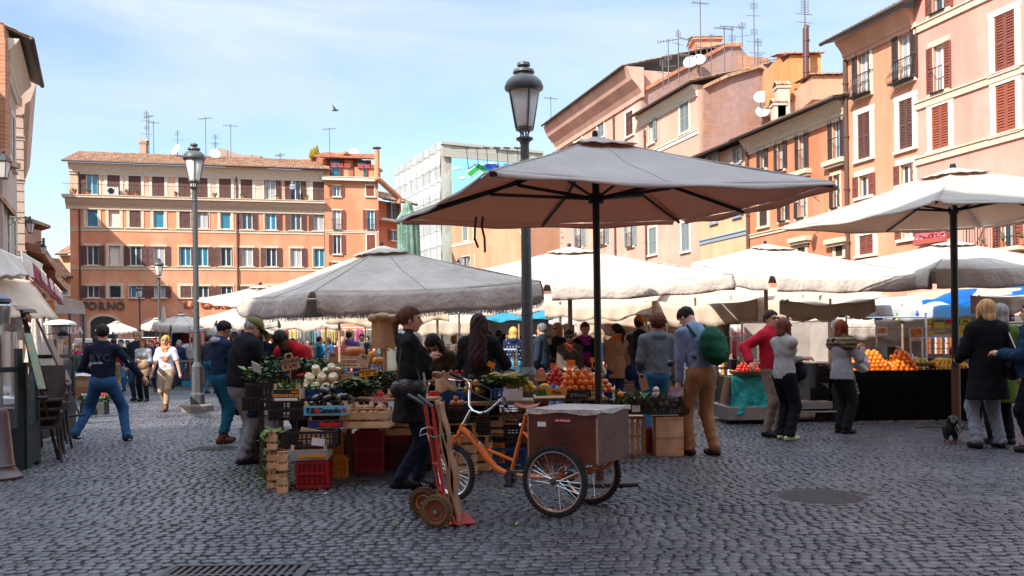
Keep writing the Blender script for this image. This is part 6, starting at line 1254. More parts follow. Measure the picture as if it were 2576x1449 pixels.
for k,(px,Y)in enumerate(((1105,30),(1330,31),(1560,30),(1790,30),(2010,27),(2230,25))):
 awning('low tan awning in the far row, number %s from the left'%('one','two','three','four','five','six')[k],[(px-110,802,Y),(px+115,800,Y),(px+110,780,Y+5),(px-100,782,Y+5)],[CREAM2,CREAM][k%2],.5,.12,30+k,(.1,.9))
for k,(px,py,Y,w,h,mt,lb)in enumerate(((1190,1100,10.2,.40,.30,CRW,'wooden crate on its side below the blue courgette crate'),(1225,1080,10.6,.4,.26,YEL,'yellow crate under the cauliflower table'),(1270,1105,10.6,.45,.2,BLU,'dark blue crate under the cauliflower table'),(1300,1140,10.9,.4,.3,CRW,'wooden crate on the ground beside the lamp base'),(1370,1100,11,.45,.3,CRW,'wooden crate under the tomato heap'),(1440,1080,11.2,.5,.28,BLACK,'black crate under the orange heap'),(1500,1100,11.1,.4,.4,CRW,'wooden crate under the orange heap by the parasol pole'),(1000,1060,10.3,.4,.3,BLACK,'black crate behind the potato crate'),(1640,1085,11.6,.2,.3,MAR,'maroon crate between the two upended crates'))):
 p=W(px,py,Y);p.z=0;crate('plastic' if mt in(YEL,BLU,BLACK,MAR)else 'wood',p,w,.3,h,(k%3-1)*.1,lb,mt,slats=3)
 if p.y<11.15 and k not in(8,9):crate('wood' if k%2 else 'plastic',p+Vector((0,0,h*1.3)),w*.95,.3,.18,0,'upper '+lb.replace(' on the ground',''),CRW if k%2 else BLACK)
for i,(px,wd)in enumerate(((1450,1.6),(1540,1.8),(1660,1.6),(1735,1.6),(1830,1.4),(1930,1.8),(2050,2.0),(2200,1.6),(2360,2.2),(2480,2.2))):
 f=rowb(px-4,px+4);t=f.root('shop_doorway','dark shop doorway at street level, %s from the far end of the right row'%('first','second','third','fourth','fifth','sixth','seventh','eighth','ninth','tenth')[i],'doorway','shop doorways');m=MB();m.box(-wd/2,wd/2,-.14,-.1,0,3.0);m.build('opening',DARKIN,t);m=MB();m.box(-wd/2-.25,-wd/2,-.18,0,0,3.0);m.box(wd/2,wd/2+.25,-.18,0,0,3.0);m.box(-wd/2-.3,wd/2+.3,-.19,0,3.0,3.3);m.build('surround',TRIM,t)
heap('lemon',W(1325,985,10.5),.2,.2,0,3,'yellow lemon beside the lamp post on the stall table','lemons by the lamp post');heap('pepper',W(1190,990,10.4),.26,.22,0,2,'yellow pepper between the zucchini crate and the cauliflowers','yellow peppers by the cauliflowers');heap('apple',W(1520,988,10.8),.22,.25,0,3,'red and yellow apple behind the parasol pole','apples behind the parasol pole');heap('onion',W(1010,1000,10.0),.3,.25,0,3,'brown onion behind the black anorak on the stall','onions behind the anorak');heap('orange',W(1020,950,10.8),.3,.2,0,2,'orange on the rear table behind the black anorak','oranges on the rear table');heap('tomato',W(1150,960,10.8),.3,.2,0,3,'tomato on the rear table behind the paper bag','tomatoes on the rear table')
leaves(W(790,985,9.6),.2,.05,.05,60,LGRN,'pale green leaves at the front of the fennel crate',21,.06,'lettuce_leaves');leaves(W(640,960,10.2),.1,.1,.14,120,LGRN,'pale lettuce heads behind the vendor glove',22,.1,'lettuce')
g=G(965,1186);crate('plastic',(g.x+.12,g.y+.3,0),.28,.34,.44,-.05,'second maroon crate stood on end in the shade behind the first',MAR)
g=G(850,1200);crate('plastic',(g.x,g.y+.1,0),.20,.3,.20,.1,'low yellow crate between the deep red and maroon crates',YEL)
# ---------------- cargo tricycle, hand truck ----------------
OC=Vector((.49,7.55,0));TF=Vector((-.87,.49,0));TL=Vector((-.49,-.87,0));ZU=Vector((0,0,1))
tr=thing('cargo_tricycle','orange cargo tricycle with a brown wooden box, parked in front of the stall','tricycle',OC)
def T3(x,y,z):return TF*x+TL*y+ZU*z
def K(px,py,x):
 r=ray(px,py);o=Vector((0,0,HC));t=((OC+TL*x)-o).dot(TL)/r.dot(TL);return o+r*t-OC
ORG=pm('orange_paint',(.80,.17,.008),.3,.08,6,.03,80,coat=.4);RUB=pm('tyre_rubber',(.018,.017,.016),.8,.2,10,.3,120);CHR=flat('chrome',(.7,.7,.72),.15,metal=1.0);SADL=pm('brown_saddle',(.35,.07,.02),.35,.15,6)
def spoked(parent,c,ax,r,label=None,nspk=32):
 ax=Vector(ax).normalized();Q=ax.to_track_quat('Z','Y').to_matrix();w_=MB()
 w_.lathe([(r-.045,-.016),(r-.030,-.022),(r-.010,-.018),(r-.002,-.008),(r,0),(r-.002,.008),(r-.010,.018),(r-.030,.022),(r-.045,.016)],c,56,Q,cap=False)
 for i in range(56):
  a=2*math.pi*i/56
  for sg in(-1,1):p=Q@Vector(((r-.003)*math.cos(a+sg*.02),(r-.003)*math.sin(a+sg*.02),sg*.012));w_.cbox(Vector(c)+p,(.012,.012,.012),Q@Matrix.Rotation(a,3,'Z'))
 wh=w_.build('wheel',RUB,parent,smooth='auto',label=label)
 m=MB();m.lathe([(r-.058,-.012),(r-.042,-.014),(r-.042,.014),(r-.058,.012),(r-.058,-.012)],c,56,Q,cap=False);m.build('rim',CHR,wh,smooth='auto')
 m=MB()
 for i in range(nspk):
  a=2*math.pi*i/nspk;s_=(-1)**i;b=a+(.55 if i%4<2 else-.55);m.tube([Vector(c)+Q@Vector((.024*math.cos(b),.024*math.sin(b),s_*.026)),Vector(c)+Q@Vector(((r-.05)*math.cos(a),(r-.05)*math.sin(a),0))],.0016,4)
 m.build('spokes',CHR,wh);m=MB();m.lathe([(.012,-.05),(.014,-.035),(.03,-.032),(.03,-.024),(.016,-.02),(.016,.02),(.03,.024),(.03,.032),(.014,.035),(.012,.05)],c,14,Q);m.build('hub',IRON,wh,smooth='auto')
spoked(tr,T3(0,.335,.288),TL,.288);spoked(tr,T3(0,-.335,.288),TL,.288)
fc=K(1140,1192,0);fc.z=.25;spoked(tr,fc,(.62,.78,0),.25,None,28)
fr=MB();bb=T3(.56,0,.235)
fr.tube([K(1160,1075,0),K(1178,1092,0),K(1204,1120,0),K(1224,1150,0),K(1246,1176,0),K(1282,1196,0)],[.026,.028,.030,.030,.028,.024],12)
fr.tube([K(1227,1131,0),K(1291,1158,0)],.014,8);fr.tube([K(1324,1042,0),K(1286,1190,0)],.017,10);fr.tube([K(1154,1093,0),K(1166,1066,0)],.022,12)
for s_ in(-1,1):fr.tube([K(1286,1194,0),T3(.2,s_*.09,.27),T3(0,s_*.12,.288)],.011,8);fr.tube([K(1314,1085,0),T3(.1,s_*.13,.40),T3(-.02,s_*.15,.42)],.011,8);fr.tube([T3(0,s_*.1,.288),T3(-.2,s_*.2,.34),T3(-.3,s_*.2,.42)],.011,8);fr.tube([T3(.2,s_*.14,.30),T3(.1,s_*.24,.41)],.010,8)
fr.tube([T3(0,-.30,.288),T3(0,.30,.288)],.014,10);fr.tube([T3(.22,-.16,.28),T3(.22,.16,.28)],.011,8);fr.build('frame',ORG,tr,smooth='auto')
m=MB();cr_top=K(1152,1097,0);side_=Vector((.62,.78,0)).normalized()
for s_ in(-1,1):m.tube([cr_top+side_*.0,cr_top+side_*s_*.05+ZU*.0,cr_top+side_*s_*.055-ZU*.06+TF*.02,fc+side_*s_*.055+ZU*.1,fc+side_*s_*.05],[.013,.015,.015,.013,.010],8)
m.build('fork',ORG,tr,smooth='auto')
m=MB();st=K(1176,1046,0);m.tube([K(1166,1066,0),st,K(1184,1032,0)],.013,8)
def W0(px,py,Y):return W(px,py,Y)-OC
YB=8.05
m.tube([W0(1165,952,YB+.25),W0(1177,958,YB+.24),W0(1182,968,YB+.2),W0(1180,1000,YB+.1),W0(1181,1022,YB+.05),W0(1191,1034,YB),W0(1208,1040,YB-.04),W0(1228,1034,YB-.1),W0(1250,1015,YB-.18),W0(1266,1001,YB-.22)],.0125,10);m.build('handlebar',CHR,tr,smooth='auto')
for a,b in((W0(1132,938,YB+.3),W0(1166,953,YB+.25)),(W0(1266,1003,YB-.22),W0(1273,1022,YB-.30))):m=MB();m.tube([a,a.lerp(b,.5),b],.019,10);m.build('grip',BLACK,tr,smooth='auto')
for pts in(((1128,954,YB+.2),(1145,957,YB+.18),(1162,958,YB+.2)),((1270,1028,YB-.25),(1268,1018,YB-.25),(1262,1008,YB-.22))):m=MB();m.tube([W0(*p)for p in pts],.007,6);m.build('brake_lever',CHR,tr)
for pts in(((1165,957,8.25),(1200,962,8.1),(1236,980,8.0),(1235,1010,7.9),(1190,1070,7.9)),((1168,965,8.25),(1195,990,8.1),(1240,1010,7.9),(1290,1050,7.85),(1335,1060,7.8)),((1262,1010,7.8),(1290,1040,7.8),(1325,1062,7.8)),((1183,1040,8.0),(1176,1060,8.0),(1186,1080,8.0))):m=MB();m.tube([W0(*p)for p in pts],.005,5);m.build('brake_cable',BLACK,tr,smooth=True)
m=MB();m.lathe([(.02,0),(.026,.01),(.02,.03),(.001,.035)],W0(1185,952,YB+.22),12);m.build('bell',BLACK,tr,smooth=True)
sd0=K(1333,1024,0);m=MB()
def sadf(u,v):x=-.13+.27*u;w_=.075*(1-u)**.7+.018;a=v*math.pi*2;return sd0+TF*x+TL*(w_*math.cos(a))+ZU*((.018+.012*(1-u))*math.sin(a)+.010-.025*math.sin(u*3.1)+.01)
m.grid(sadf,14,16);m.build('saddle',SADL,tr,smooth=True);m=MB();m.tube([K(1326,1040,0),K(1333,1028,0)],.012,8);
for s_ in(-1,1):m.tube([sd0+TF*-.1+TL*s_*.03,sd0-ZU*.03,sd0+TF*.1],.005,5)
m.build('seat_post',CHR,tr);m=MB();m.tube([K(1308,1068,.02),K(1316,1070,-.02)],.012,8);m.build('seat_clamp',CHR,tr)
m=MB();Qc=TL.to_track_quat('Z','Y').to_matrix();c=K(1290,1200,0);m.lathe([(.062,.04),(.066,.042),(.066,.046),(.05,.046),(.05,.04)],c,28,Qc);m.lathe([(.02,-.05),(.02,.06)],c,12,Qc)
for k in range(5):a=k*1.2566;m.tube([c+Qc@Vector((0,0,.043)),c+Qc@Vector((.058*math.cos(a),.058*math.sin(a),.043))],.005,5)
m.build('crank',IRON,tr)
for(px,py,s_)in((1300,1172,-.1),(1279,1222,.12)):m=MB();q=K(px,py,s_);m.tube([c+TL*s_*.5,q-TL*s_*.3],.009,6);m.cbox(q,(.075,.045,.022),Matrix.Rotation(2.6,3,'Z'));m.build('pedal',BLACK,tr)
m=MB();m.tube([c+TL*.043+ZU*.06,T3(0,.043,.33)],.004,4);m.tube([c+TL*.043-ZU*.06,T3(0,.043,.245)],.004,4);m.lathe([(.04,.04),(.042,.043),(.04,.046)],T3(0,0,.288),18,Qc);m.build('chain',IRON,tr)
BXM=pm('varnished_plywood',(.07,.018,.012),.38,.35,2.2,.15,30,col2=(.15,.045,.026),mixpos=(.4,.7),streak=1);m=MB();x0,x1,y0,y1,z0,z1=-.37,.235,-.33,.33,.445,.85;t_=.014
m.M=Matrix(((TF.x,TL.x,0,0),(TF.y,TL.y,0,0),(0,0,1,0),(0,0,0,1)));BM_=m.M
m.box(x0,x1,y0,y0+t_,z0,z1);m.box(x0,x1,y1-t_,y1,z0,z1);m.box(x0,x0+t_,y0+t_,y1-t_,z0,z1);m.box(x1-t_,x1,y0+t_,y1-t_,z0,z1);m.box(x0,x1,y0,y1,z0-.012,z0-.001);bx=m.build('wooden_box',BXM,tr)
m=MB(BM_);LD=pm('silver_tape',(.50,.46,.43),.45,.25,6,.5,25)
m.grid(lambda u,v:(x0-.01+(x1-x0+.02)*u,y0-.01+(y1-y0+.02)*v,z1+.012+.006*math.sin(u*9)*math.sin(v*7)),16,16)
def sk(u,v):
 P4=[(x0-.012,y1+.012),(x1+.012,y1+.012),(x1+.012,y0-.012),(x0-.012,y0-.012)];k=u*4;i=int(k)%4;f_=k-int(k);a,b=P4[i],P4[(i+1)%4];return(a[0]+(b[0]-a[0])*f_,a[1]+(b[1]-a[1])*f_,z1+.012-v*(.032+.010*math.sin(u*37)))
m.grid(sk,64,3);m.build('taped_lid',LD,bx,smooth=False)
for xx in(x0,x1):
 m=MB(BM_);m.box(xx-.006,xx+.006,y1-.006,y1+.006,z0,z1-.05);m.build('corner_strip',pm('worn_edge',(.30,.2,.15),.6),bx)
FM=Matrix.Translation((0,0,0));side=Matrix(((-TF.x,-TL.x,0,0),(-TF.y,-TL.y,0,0),(0,0,1,0),(0,0,0,1)))
def stick(px,py,wd,hd_,mat,txt,nm,sz=.02):
 q=K(px,py,y1+.001);m=MB(Matrix.Translation(q)@side);m.box(-wd,wd,-.003,0,-hd_,hd_);s_=m.build(nm,mat,bx)
 if txt:textmb(txt,sz,Matrix.Translation(q)@side@Matrix.Translation((0,-.005,0)),.0008,bold=.0006).build('lettering',PAP,s_)
stick(1416,1058,.066,.012,flat('pink_sticker',(.60,.01,.08),.4),'solo robba bona!','sticker',.0185);stick(1363,1067,.038,.019,PAP,'','white_label')
q=K(1207,1098,.0);textmb('ZONA',.048,Matrix.Translation(K(1196,1103,.031))@side@Matrix.Rotation(R(47),4,'Y'),.001,bold=.0012).build('frame_lettering',flat('brown_letter',(.10,.02,.01),.5),tr)
m=MB();q=K(1207,1116,.034);m.lathe([(.016,0),(.016,.002),(.001,.003)],q,16,Qc);dd=m.build('badge',PAP,tr);textmb('30',.02,Matrix.Translation(q+TL*.004)@side,.0008).build('badge_number',BLACK,dd)
g0=G(1098,1326);ht=thing('hand_truck','red hand truck with black grips, loaded with folded cardboard','hand truck',g0);REDP=pm('red_paint',(.42,.015,.010),.4,.2,6,coat=.2)
def H(px,py,Y):return W(px,py,Y)-g0
m=MB();m.tube([H(1069,1017,7.35),H(1082,1100,7.32),H(1106,1240,7.25),H(1126,1306,7.2)],.015,10);m.tube([H(1089,1024,7.05),H(1097,1100,7.03),H(1117,1245,6.98),H(1143,1318,6.95)],.015,10)
for a,b in(((1076,1075,7.33),(1096,1080,7.04)),((1090,1165,7.3),(1107,1172,7.0)),((1103,1228,7.27),(1116,1238,6.99))):m.tube([H(*a),H(*b)],.012,8)
m.build('frame',REDP,ht,smooth='auto')
for a,b in(((1027,994,7.45),(1069,1018,7.35)),((1052,996,7.15),(1090,1025,7.05))):m=MB();m.tube([H(*a),H(*a).lerp(H(*b),.5),H(*b)],.017,10);m.build('grip',BLACK,ht,smooth='auto')
m=MB();m.prism([H(1128,1322,6.95),H(1197,1318,7.0),H(1176,1291,7.35),H(1120,1298,7.35)],(0,0,.008));m.build('toe_plate',REDP,ht)
def fat(c,Q,r,w_,nm,tmat,rmat,lab):
 m=MB();m.lathe([(r*.52,-w_*.6),(r*.75,-w_),(r*.93,-w_*.8),(r,-w_*.3),(r,w_*.3),(r*.93,w_*.8),(r*.75,w_),(r*.52,w_*.6)],c,32,Q)
 for i in range(26):
  a=6.283*i/26
  for sg in(-1,1):m.cbox(Vector(c)+Q@Vector(((r*.975)*math.cos(a+sg*.06),r*.975*math.sin(a+sg*.06),sg*w_*.5)),(.014,.016,w_*.8),Q@Matrix.Rotation(a,3,'Z'))
 wh=m.build('wheel',tmat,ht,smooth='auto',label=lab);m=MB();m.lathe([(.001,-w_*.4),(r*.3,-w_*.35),(r*.5,-w_*.75),(r*.53,-w_*.62),(r*.53,w_*.62),(r*.5,w_*.75),(r*.3,w_*.35),(.001,w_*.4)],c,24,Q);m.build('rim',rmat,wh,smooth='auto')
 m=MB();m.lathe([(.015,-w_*1.1),(.02,-w_*.6),(.02,w_*.6),(.015,w_*1.1)],c,12,Q);m.build('hub',CHR,wh)
ax=Vector((-.25,-.97,0)).to_track_quat('Z','Y').to_matrix();c1=H(1098,1285,6.92);c1.z=.124;fat(c1,ax,.124,.034,'',pm('dusty_tyre',(.13,.075,.03),.85,.25,8),flat('red_rim',(.35,.01,.03),.4),'dusty brown tyre with red rim');c2=H(1067,1262,7.33);c2.z=.124;fat(c2,ax,.122,.034,'',pm('dusty_tyre2',(.09,.05,.02),.85),flat('yellow_rim',(.62,.22,.02),.45),'far wheel with yellow rim')
m=MB();m.tube([c1,c2],.012,8);m.build('axle',IRON,ht)
for k,(dx,top,bot)in enumerate(((0,1010,1316),(8,1016,1322),(14,1030,1240))):
 m=MB();Y=7.02+.0*k;a,b=H(1094+dx,top,Y),H(1094+dx+34*(bot-1010)/300+14,bot,Y);d=Vector((.006,.34,0));m.grid(lambda u,v:a.lerp(b,v)+d*u+Vector((.010*math.sin(v*13+k*2)+.006*math.sin(u*9+v*5),0,0)),8,16);m.build('cardboard_sheet',CARD,ht,solid=.014)
m=MB();m.tube([H(1080,1096,7.3),H(1092,1100,7.0),H(1120,1092,7.0)],.004,5);m.build('green_tie',flat('tie_green',(.02,.35,.12),.5),ht);m=MB();m.tube([H(1078,1074,7.1),H(1060,1080,7.05),H(1055,1097,7.05),H(1074,1090,7.03),H(1080,1110,7.03)],.004,5);m.build('white_tie',PAP,ht,smooth=True)
for i,(px,py,lb,col,sz)in enumerate(((500,1216,'dropped piece of white plastic edging on the cobbles',(.3,.3,.32),(.16,.03,.01)),(1283,1252,'small green leaf scrap below the tricycle',(.18,.25,.04),(.06,.03,.006)),(1262,1240,'small curled leaf scrap near the front wheel',(.3,.35,.1),(.04,.03,.01)),(2041,1157,'small blue wrapper on the cobbles at the right',(.03,.08,.3),(.07,.03,.01)),(820,1245,'pale scrap of paper by the deep red crate',(.5,.45,.4),(.03,.03,.006)),(1300,1322,'thin green leaf strip in the foreground',(.15,.28,.05),(.08,.02,.006)),(2306,1070,'orange peel on the ground before the black skirted table',(.6,.2,.02),(.05,.04,.02)))):
 g=G(px,py);m=MB();m.grid(lambda u,v:((u-.5)*sz[0],(v-.5)*sz[1],.016+sz[2]*math.sin(u*3.1+v)),5,3);o=m.build('scrap',flat('scrap_%d'%i,col,.6),solid=.003);o.location=(g.x,g.y,0);o.rotation_euler.z=i*.9;tag(o,lb,'litter')
m=MB();rr=random.Random(8)
for k in range(420):g=G(rr.gauss(690,90),rr.gauss(1205,18))if k<240 else G(rr.uniform(560,2400),rr.uniform(1110,1330));m.cbox((g.x,g.y,.016),(rr.uniform(.01,.04),rr.uniform(.01,.02),.004),Matrix.Rotation(rr.uniform(0,3),3,'Z'))
tag(m.build('vegetable_scraps',LGRN),None,None,None,'stuff')
# ---------------- cafe terrace on the left ----------------
FRM_=pm('dark_green_frame',(.012,.022,.022),.4,.2,5);GL=glassmat('windbreak_glass',(.35,.45,.45),.16,.05)
def panel(px0,px1,Y0,Y1,pyt,label,tall=None):
 A,B=GX(px0,Y0),GX(px1,Y1);t=thing('glass_windbreak',label,'windbreak',A,0,'cafe windbreaks');d=B-A;h=W(px0,pyt,Y0).z;u=d.normalized();m=MB();n=Vector((-u.y,u.x,0))*.03
 def q(a,b,z0,z1,w_=.03):m.prism([A+u*a-n-A,A+u*b-n-A,A+u*b+n-A,A+u*a+n-A],(0,0,0.001))if False else m.prism([u*a-n+ZU*z0,u*b-n+ZU*z0,u*b+n+ZU*z0,u*a+n+ZU*z0],(0,0,z1-z0))
 L_=d.length;th=tall or h;q(0,.07,0,th);q(L_-.07,L_,0,th);q(.07,L_-.07,h-.06,h);q(.07,L_-.07,.05,h*.42);m.build('frame',FRM_,t)
 m=MB();m.add([u*.07+ZU*h*.42,u*(L_-.07)+ZU*h*.42,u*(L_-.07)+ZU*(h-.06),u*.07+ZU*(h-.06)],[(0,1,2,3)]);m.build('pane',GL,t)
panel(-30,52,10.2,10.6,925,'dark framed glass windbreak at the bottom left edge',1.42);panel(58,92,10.7,11.2,912,'narrow glass windbreak panel behind the first easel');panel(80,184,13.6,15.0,893,'glass windbreak behind the stacked chairs')
g=GX(-22,9.9);t=thing('patio_heater','brown conical base of a patio heater cut by the left edge','patio heater',g);m=MB();m.lathe([(.30,0),(.30,.03),(.26,.07),(.22,.12),(.22,.15),(.21,.16),(.16,.72),(.14,.76),(.03,.78)],n=32);m.build('base',pm('brown_enamel',(.055,.016,.012),.35,.2,5,coat=.3),t,smooth='auto')
def heater(px,Y,pyt,rpx,label,mat):
 g=GX(px,Y);t=thing('patio_heater',label,'patio heater',g,0,'patio heaters');z=W(px,pyt,Y).z;r_=rpx*Y/FPX;m=MB();m.lathe([(r_,z-.10),(r_*.95,z-.06),(r_*.5,z-.01),(.02,z),(.02,z-.02),(r_*.5,z-.04),(r_*.93,z-.09)],n=28);m.build('reflector',mat,t,smooth='auto');m=MB();m.lathe([(.12,z-.36),(.14,z-.14),(.10,z-.08)],n=16);m.build('burner',STEEL,t);m=MB();m.tube([(0,0,0),(0,0,z-.3)],.035,10);m.build('pole',STEEL,t);m=MB();m.lathe([(.25,0),(.25,.05),(.2,.3),(.2,.7),(.05,.72)],n=20);m.build('base',pm('brown_enamel',(.055,.016,.012),.35,.2,5,coat=.3),t)
heater(32,12.5,768,56,'patio heater with a brown reflector under the tan awning',pm('brown_reflector',(.16,.08,.05),.35));heater(152,17,804,38,'patio heater with a pale reflector beside the desk lamp',WHITE);heater(-2,11,740,30,'patio heater with a dark blue reflector at the edge',flat('dark_reflector',(.05,.06,.09),.3));heater(62,18,810,22,'patio heater with a small pale reflector behind the first easel',WHITE)
def easel(P_,label,paint,cat='easel'):
 t=thing('easel',label,cat,Vector((P_[0][0].x,P_[0][0].y,0)));
 m=MB()
 for a,b in P_[1]:m.tube([a,b],.022,4)
 m.build('easel_frame',pm('easel_wood',P_[4],.5,.3,6),t,world=True);
 return t
def quad(nm,lab,pts,mats,parent=None,th=.03,off=Vector((.0,-.03,0))):
 m=MB();m.prism(pts,off*th/.03);return m.build(nm,mats,parent,world=parent is not None)
E1=[W(53,779,10.8),W(147,1157,9.9)];g1=G(147,1157)
t=easel(([E1[0]],[(W(53,779,10.9),g1),(W(58,785,10.9),G(163,1140)),(W(62,800,10.9),G(105,1125)),(W(96,1000,10.5),W(120,1000,10.5))],0,0,(.03,.014,.012)),'tall dark wooden easel leaning at the cafe terrace',None)
cv=quad('painting','',[W(67,838,10.75),W(80,838,11.1),W(116,978,10.75),W(102,978,10.35)],pm('painting_canvas',(.30,.22,.10),.6,.3,4,.1,40,col2=(.12,.28,.20)),None,.03,Vector((-.03,0,0)));tag(cv,'small landscape painting with purple beads on the front easel','painting')
g2=G(150,1048)
t=easel(([W(92,802,14.5)],[(W(92,802,14.2),W(200,1043,13.6)),(W(168,982,13.9),W(150,1046,13.7)),(W(145,1046,13.7),W(213,1044,13.5)),(W(160,995,14),W(186,990,13.8))],0,0,(.16,.07,.035)),'lighter wooden easel standing behind the first one',None)
cv=quad('painting','',[W(118,852,14.0),W(130,852,14.4),W(181,963,14.1),W(168,968,13.7)],pm('painting_dark',(.05,.03,.03),.3,.3,4),None,.03,Vector((-.03,0,0)));tag(cv,'dark framed painting leaning on the second easel','painting')
RT=pm('dark_rattan',(.05,.030,.028),.6,.3,12,.6,60);ch0=None
def chair(loc,rz,label):
 t=thing('cafe_chair',label,'chair',loc,rz,'stacked cafe chairs');m=MB();m.box(-.21,.21,-.2,.2,.42,.45);m.build('seat',RT,t);m=MB();m.grid(lambda u,v:(-.21+.42*u,.2+.04*v-.03*math.sin(u*3.14),.45+.42*v),8,5);m.build('backrest',RT,t,solid=.02)
 for sx in(-1,1):
  for sy in(-1,1):m=MB();m.tube([(sx*.19,sy*.18,.42),(sx*.21,sy*.2,.2),(sx*.23,sy*.26,0)],.018,6);m.build('leg',RT,t)
  m=MB();m.tube([(sx*.23,.2,.66),(sx*.25,-.05,.67),(sx*.23,-.2,.62),(sx*.2,-.18,.42)],.018,6);m.build('armrest',RT,t)
 return t
ch=[chair((GX(98,11.4).x,11.4,0),.5,'dark rattan chair at the bottom of the stack behind the easel')]
for k,lb in((1,'second dark rattan chair in the stack behind the easel'),(2,'third dark rattan chair in the stack behind the easel'),(3,'topmost dark rattan chair of the stack behind the easel')):copy_tree(ch[0],loc=(ch[0].location.x,11.4+.07*k,.11*k),label=lb)
copy_tree(ch[0],loc=(GX(120,12.6).x,12.6,0),rz=.2,label='single dark rattan chair beside the glass windbreak');copy_tree(ch[0],loc=(GX(30,12).x,12,0),rz=2.0,label='dark rattan chair behind the windbreak at the left edge')
t=thing('cafe_table','cafe table with white cloth and glasses behind the windbreak','table',GX(18,12.6));m=MB();m.box(-.5,.4,-.35,.35,.72,.75);m.build('tabletop',DARKW,t);m=MB();m.box(-.52,.42,-.37,.37,.752,.757);m.box(-.52,.42,-.375,-.372,.45,.757);m.build('tablecloth',PAP,t);m=MB();m.tube([(0,0,0),(0,0,.72)],.04,8);m.build('leg',IRON,t)
for k in range(6):o=MB().lathe([(.03,0),(.004,.01),(.004,.07),(.03,.1),(.035,.16)],n=10,cap=False).build('wine_glass',glassmat('glassware',(.8,.85,.9),.4),smooth=True);p=GX(-8+10*k,12.5+.1*(k%2));o.location=(p.x,p.y,.757);tag(o,'stemmed glass on the cafe table behind the windbreak','glass','glasses on the cafe table')
t=thing('desk_lamp','small black swing arm lamp above the second painting','lamp',W(118,842,14));m=MB();m.tube([(0,0,0),(.1,0,.02),(.2,0,.02),(.24,0,.05)],.008,5);m.build('arm',BLACKM,t);m=MB();m.lathe([(.02,.1),(.05,.06),(.09,-.02),(.085,-.02),(.04,.05)],(.25,0,0),14);m.build('shade',BLACKM,t,smooth=True)
def sheet(nm,label,pts,mat,parent=None,wob=.03,cat='awning',nu=18,nv=12):
 a,b,c,d=[W(*p)for p in pts];m=MB();m.grid(lambda u,v:a.lerp(b,u).lerp(d.lerp(c,u),v)-ZU*(wob*math.sin(u*3.14)*math.sin(v*3.14)+.015*math.sin(u*22)*v),nu,nv);o=m.build(nm,mat,None,smooth=True,solid=.008)
 if label:tag(o,label,cat)
 return o
sheet('awning','wide tan cafe awning over the left terrace',[(-60,690,12),(78,706,16),(148,802,14.5),(-60,792,10)],CREAM2);sheet('awning','upper cream awning with faded blue script at the left edge',[(-60,598,12),(52,650,15),(72,690,14),(-60,700,10.5)],CREAM)
sheet('awning','white scalloped awning under the faded script one',[(-40,655,11.8),(60,682,14.5),(58,700,14.2),(-40,705,11.5)],WHITEC,None,.05);sheet('awning','cream awning folded behind the burgundy one',[(52,632,17),(108,665,19),(100,710,17.5),(62,690,16)],CREAM)
BG=flat('burgundy_canvas',(.20,.012,.035),.7);t=thing('burgundy_awning','burgundy awning valance with cream lettering above the terrace','awning',Vector((W(110,700,18).x,18,0)));a,b,c,d=W(82,660,15.5),W(150,735,20.5),W(156,766,20.5),W(88,704,15.5);m=MB();m.grid(lambda u,v:a.lerp(b,u).lerp(d.lerp(c,u),v)+Vector((.03*math.sin(u*20)*v,0,-.03*v*abs(math.sin(u*12)))),40,6);vl=m.build('valance',BG,t,world=True,smooth=True,solid=.01);
e1=(b-a).normalized();e3=(d-a);e3=(e3-e1*e3.dot(e1)).normalized()*-1;e2=-e1.cross(e3);
for k,(tx,uu)in enumerate((('VINERIA',.22),('CAFE',.5),('RISTORANTE',.8))):q=a.lerp(b,uu).lerp(d.lerp(c,uu),.45)-e2*.02;Mt=Matrix(((e1.x,e2.x,e3.x,q.x),(e1.y,e2.y,e3.y,q.y),(e1.z,e2.z,e3.z,q.z),(0,0,0,1)));tm_=textmb(tx,.30,Mt,.006,bold=.004);tm_.v=[tuple(Vector(v)-e2*.03)for v in tm_.v];tm_.build('lettering',flat('cream_letter',(.75,.6,.55),.7),vl,world=True)
sheet('awning','grey underside of the burgundy awning',[(84,706,15.6),(152,762,20.4),(128,752,20),(72,698,15.8)],TAUPE)
t=thing('marquee','white canvas marquee with clear side panels down the left street','marquee',GX(175,30));sh_=lambda pts,mt,nm:(lambda m:(m.prism([W(*p)for p in pts],(0,.02,0)),m.build(nm,mt,t,world=True)))(MB());sh_([(128,738,27),(205,757,27),(212,770,27),(212,778,27),(140,776,27)],CREAM,'roof');sh_([(138,776,26.9),(213,778,26.9),(213,790,26.9),(138,788,26.9)],WHITEC,'valance');sh_([(140,790,27),(208,790,27),(208,905,27),(140,910,27)],glassmat('dusty_glass',(.62,.52,.46),.5,.12),'side_panel');textmb('SICILIA',.28,Matrix.Translation(W(172,832,26.85)-t.location),.01).build('lettering',PAP,t)
m=MB();
for px in(138,175,210):m.tube([GX(px,27),W(px,788,27)],.04,6)
m.build('posts',IRON,t,world=True)
for k,px in enumerate((88,104,120)):
 g=GX(px,18+k);t=thing('closed_umbrella',('closed cream umbrella, left of three by the cafe','closed cream umbrella, middle of three by the cafe','closed cream umbrella, right of three by the cafe')[k],'parasol',g,0,'closed cafe umbrellas');m=MB();zt=2.1;m.grid(lambda u,v:((.04+.2*v*(1+.25*math.sin(u*38+k)))*math.cos(u*6.283),(.04+.2*v*(1+.25*math.sin(u*38)))*math.sin(u*6.283),zt-1.4*v),40,8);m.build('folded_canvas',CREAM,t,smooth=True);m=MB();m.tube([(0,0,0),(0,0,zt+.1)],.03,8);m.build('pole',WPOLE,t)
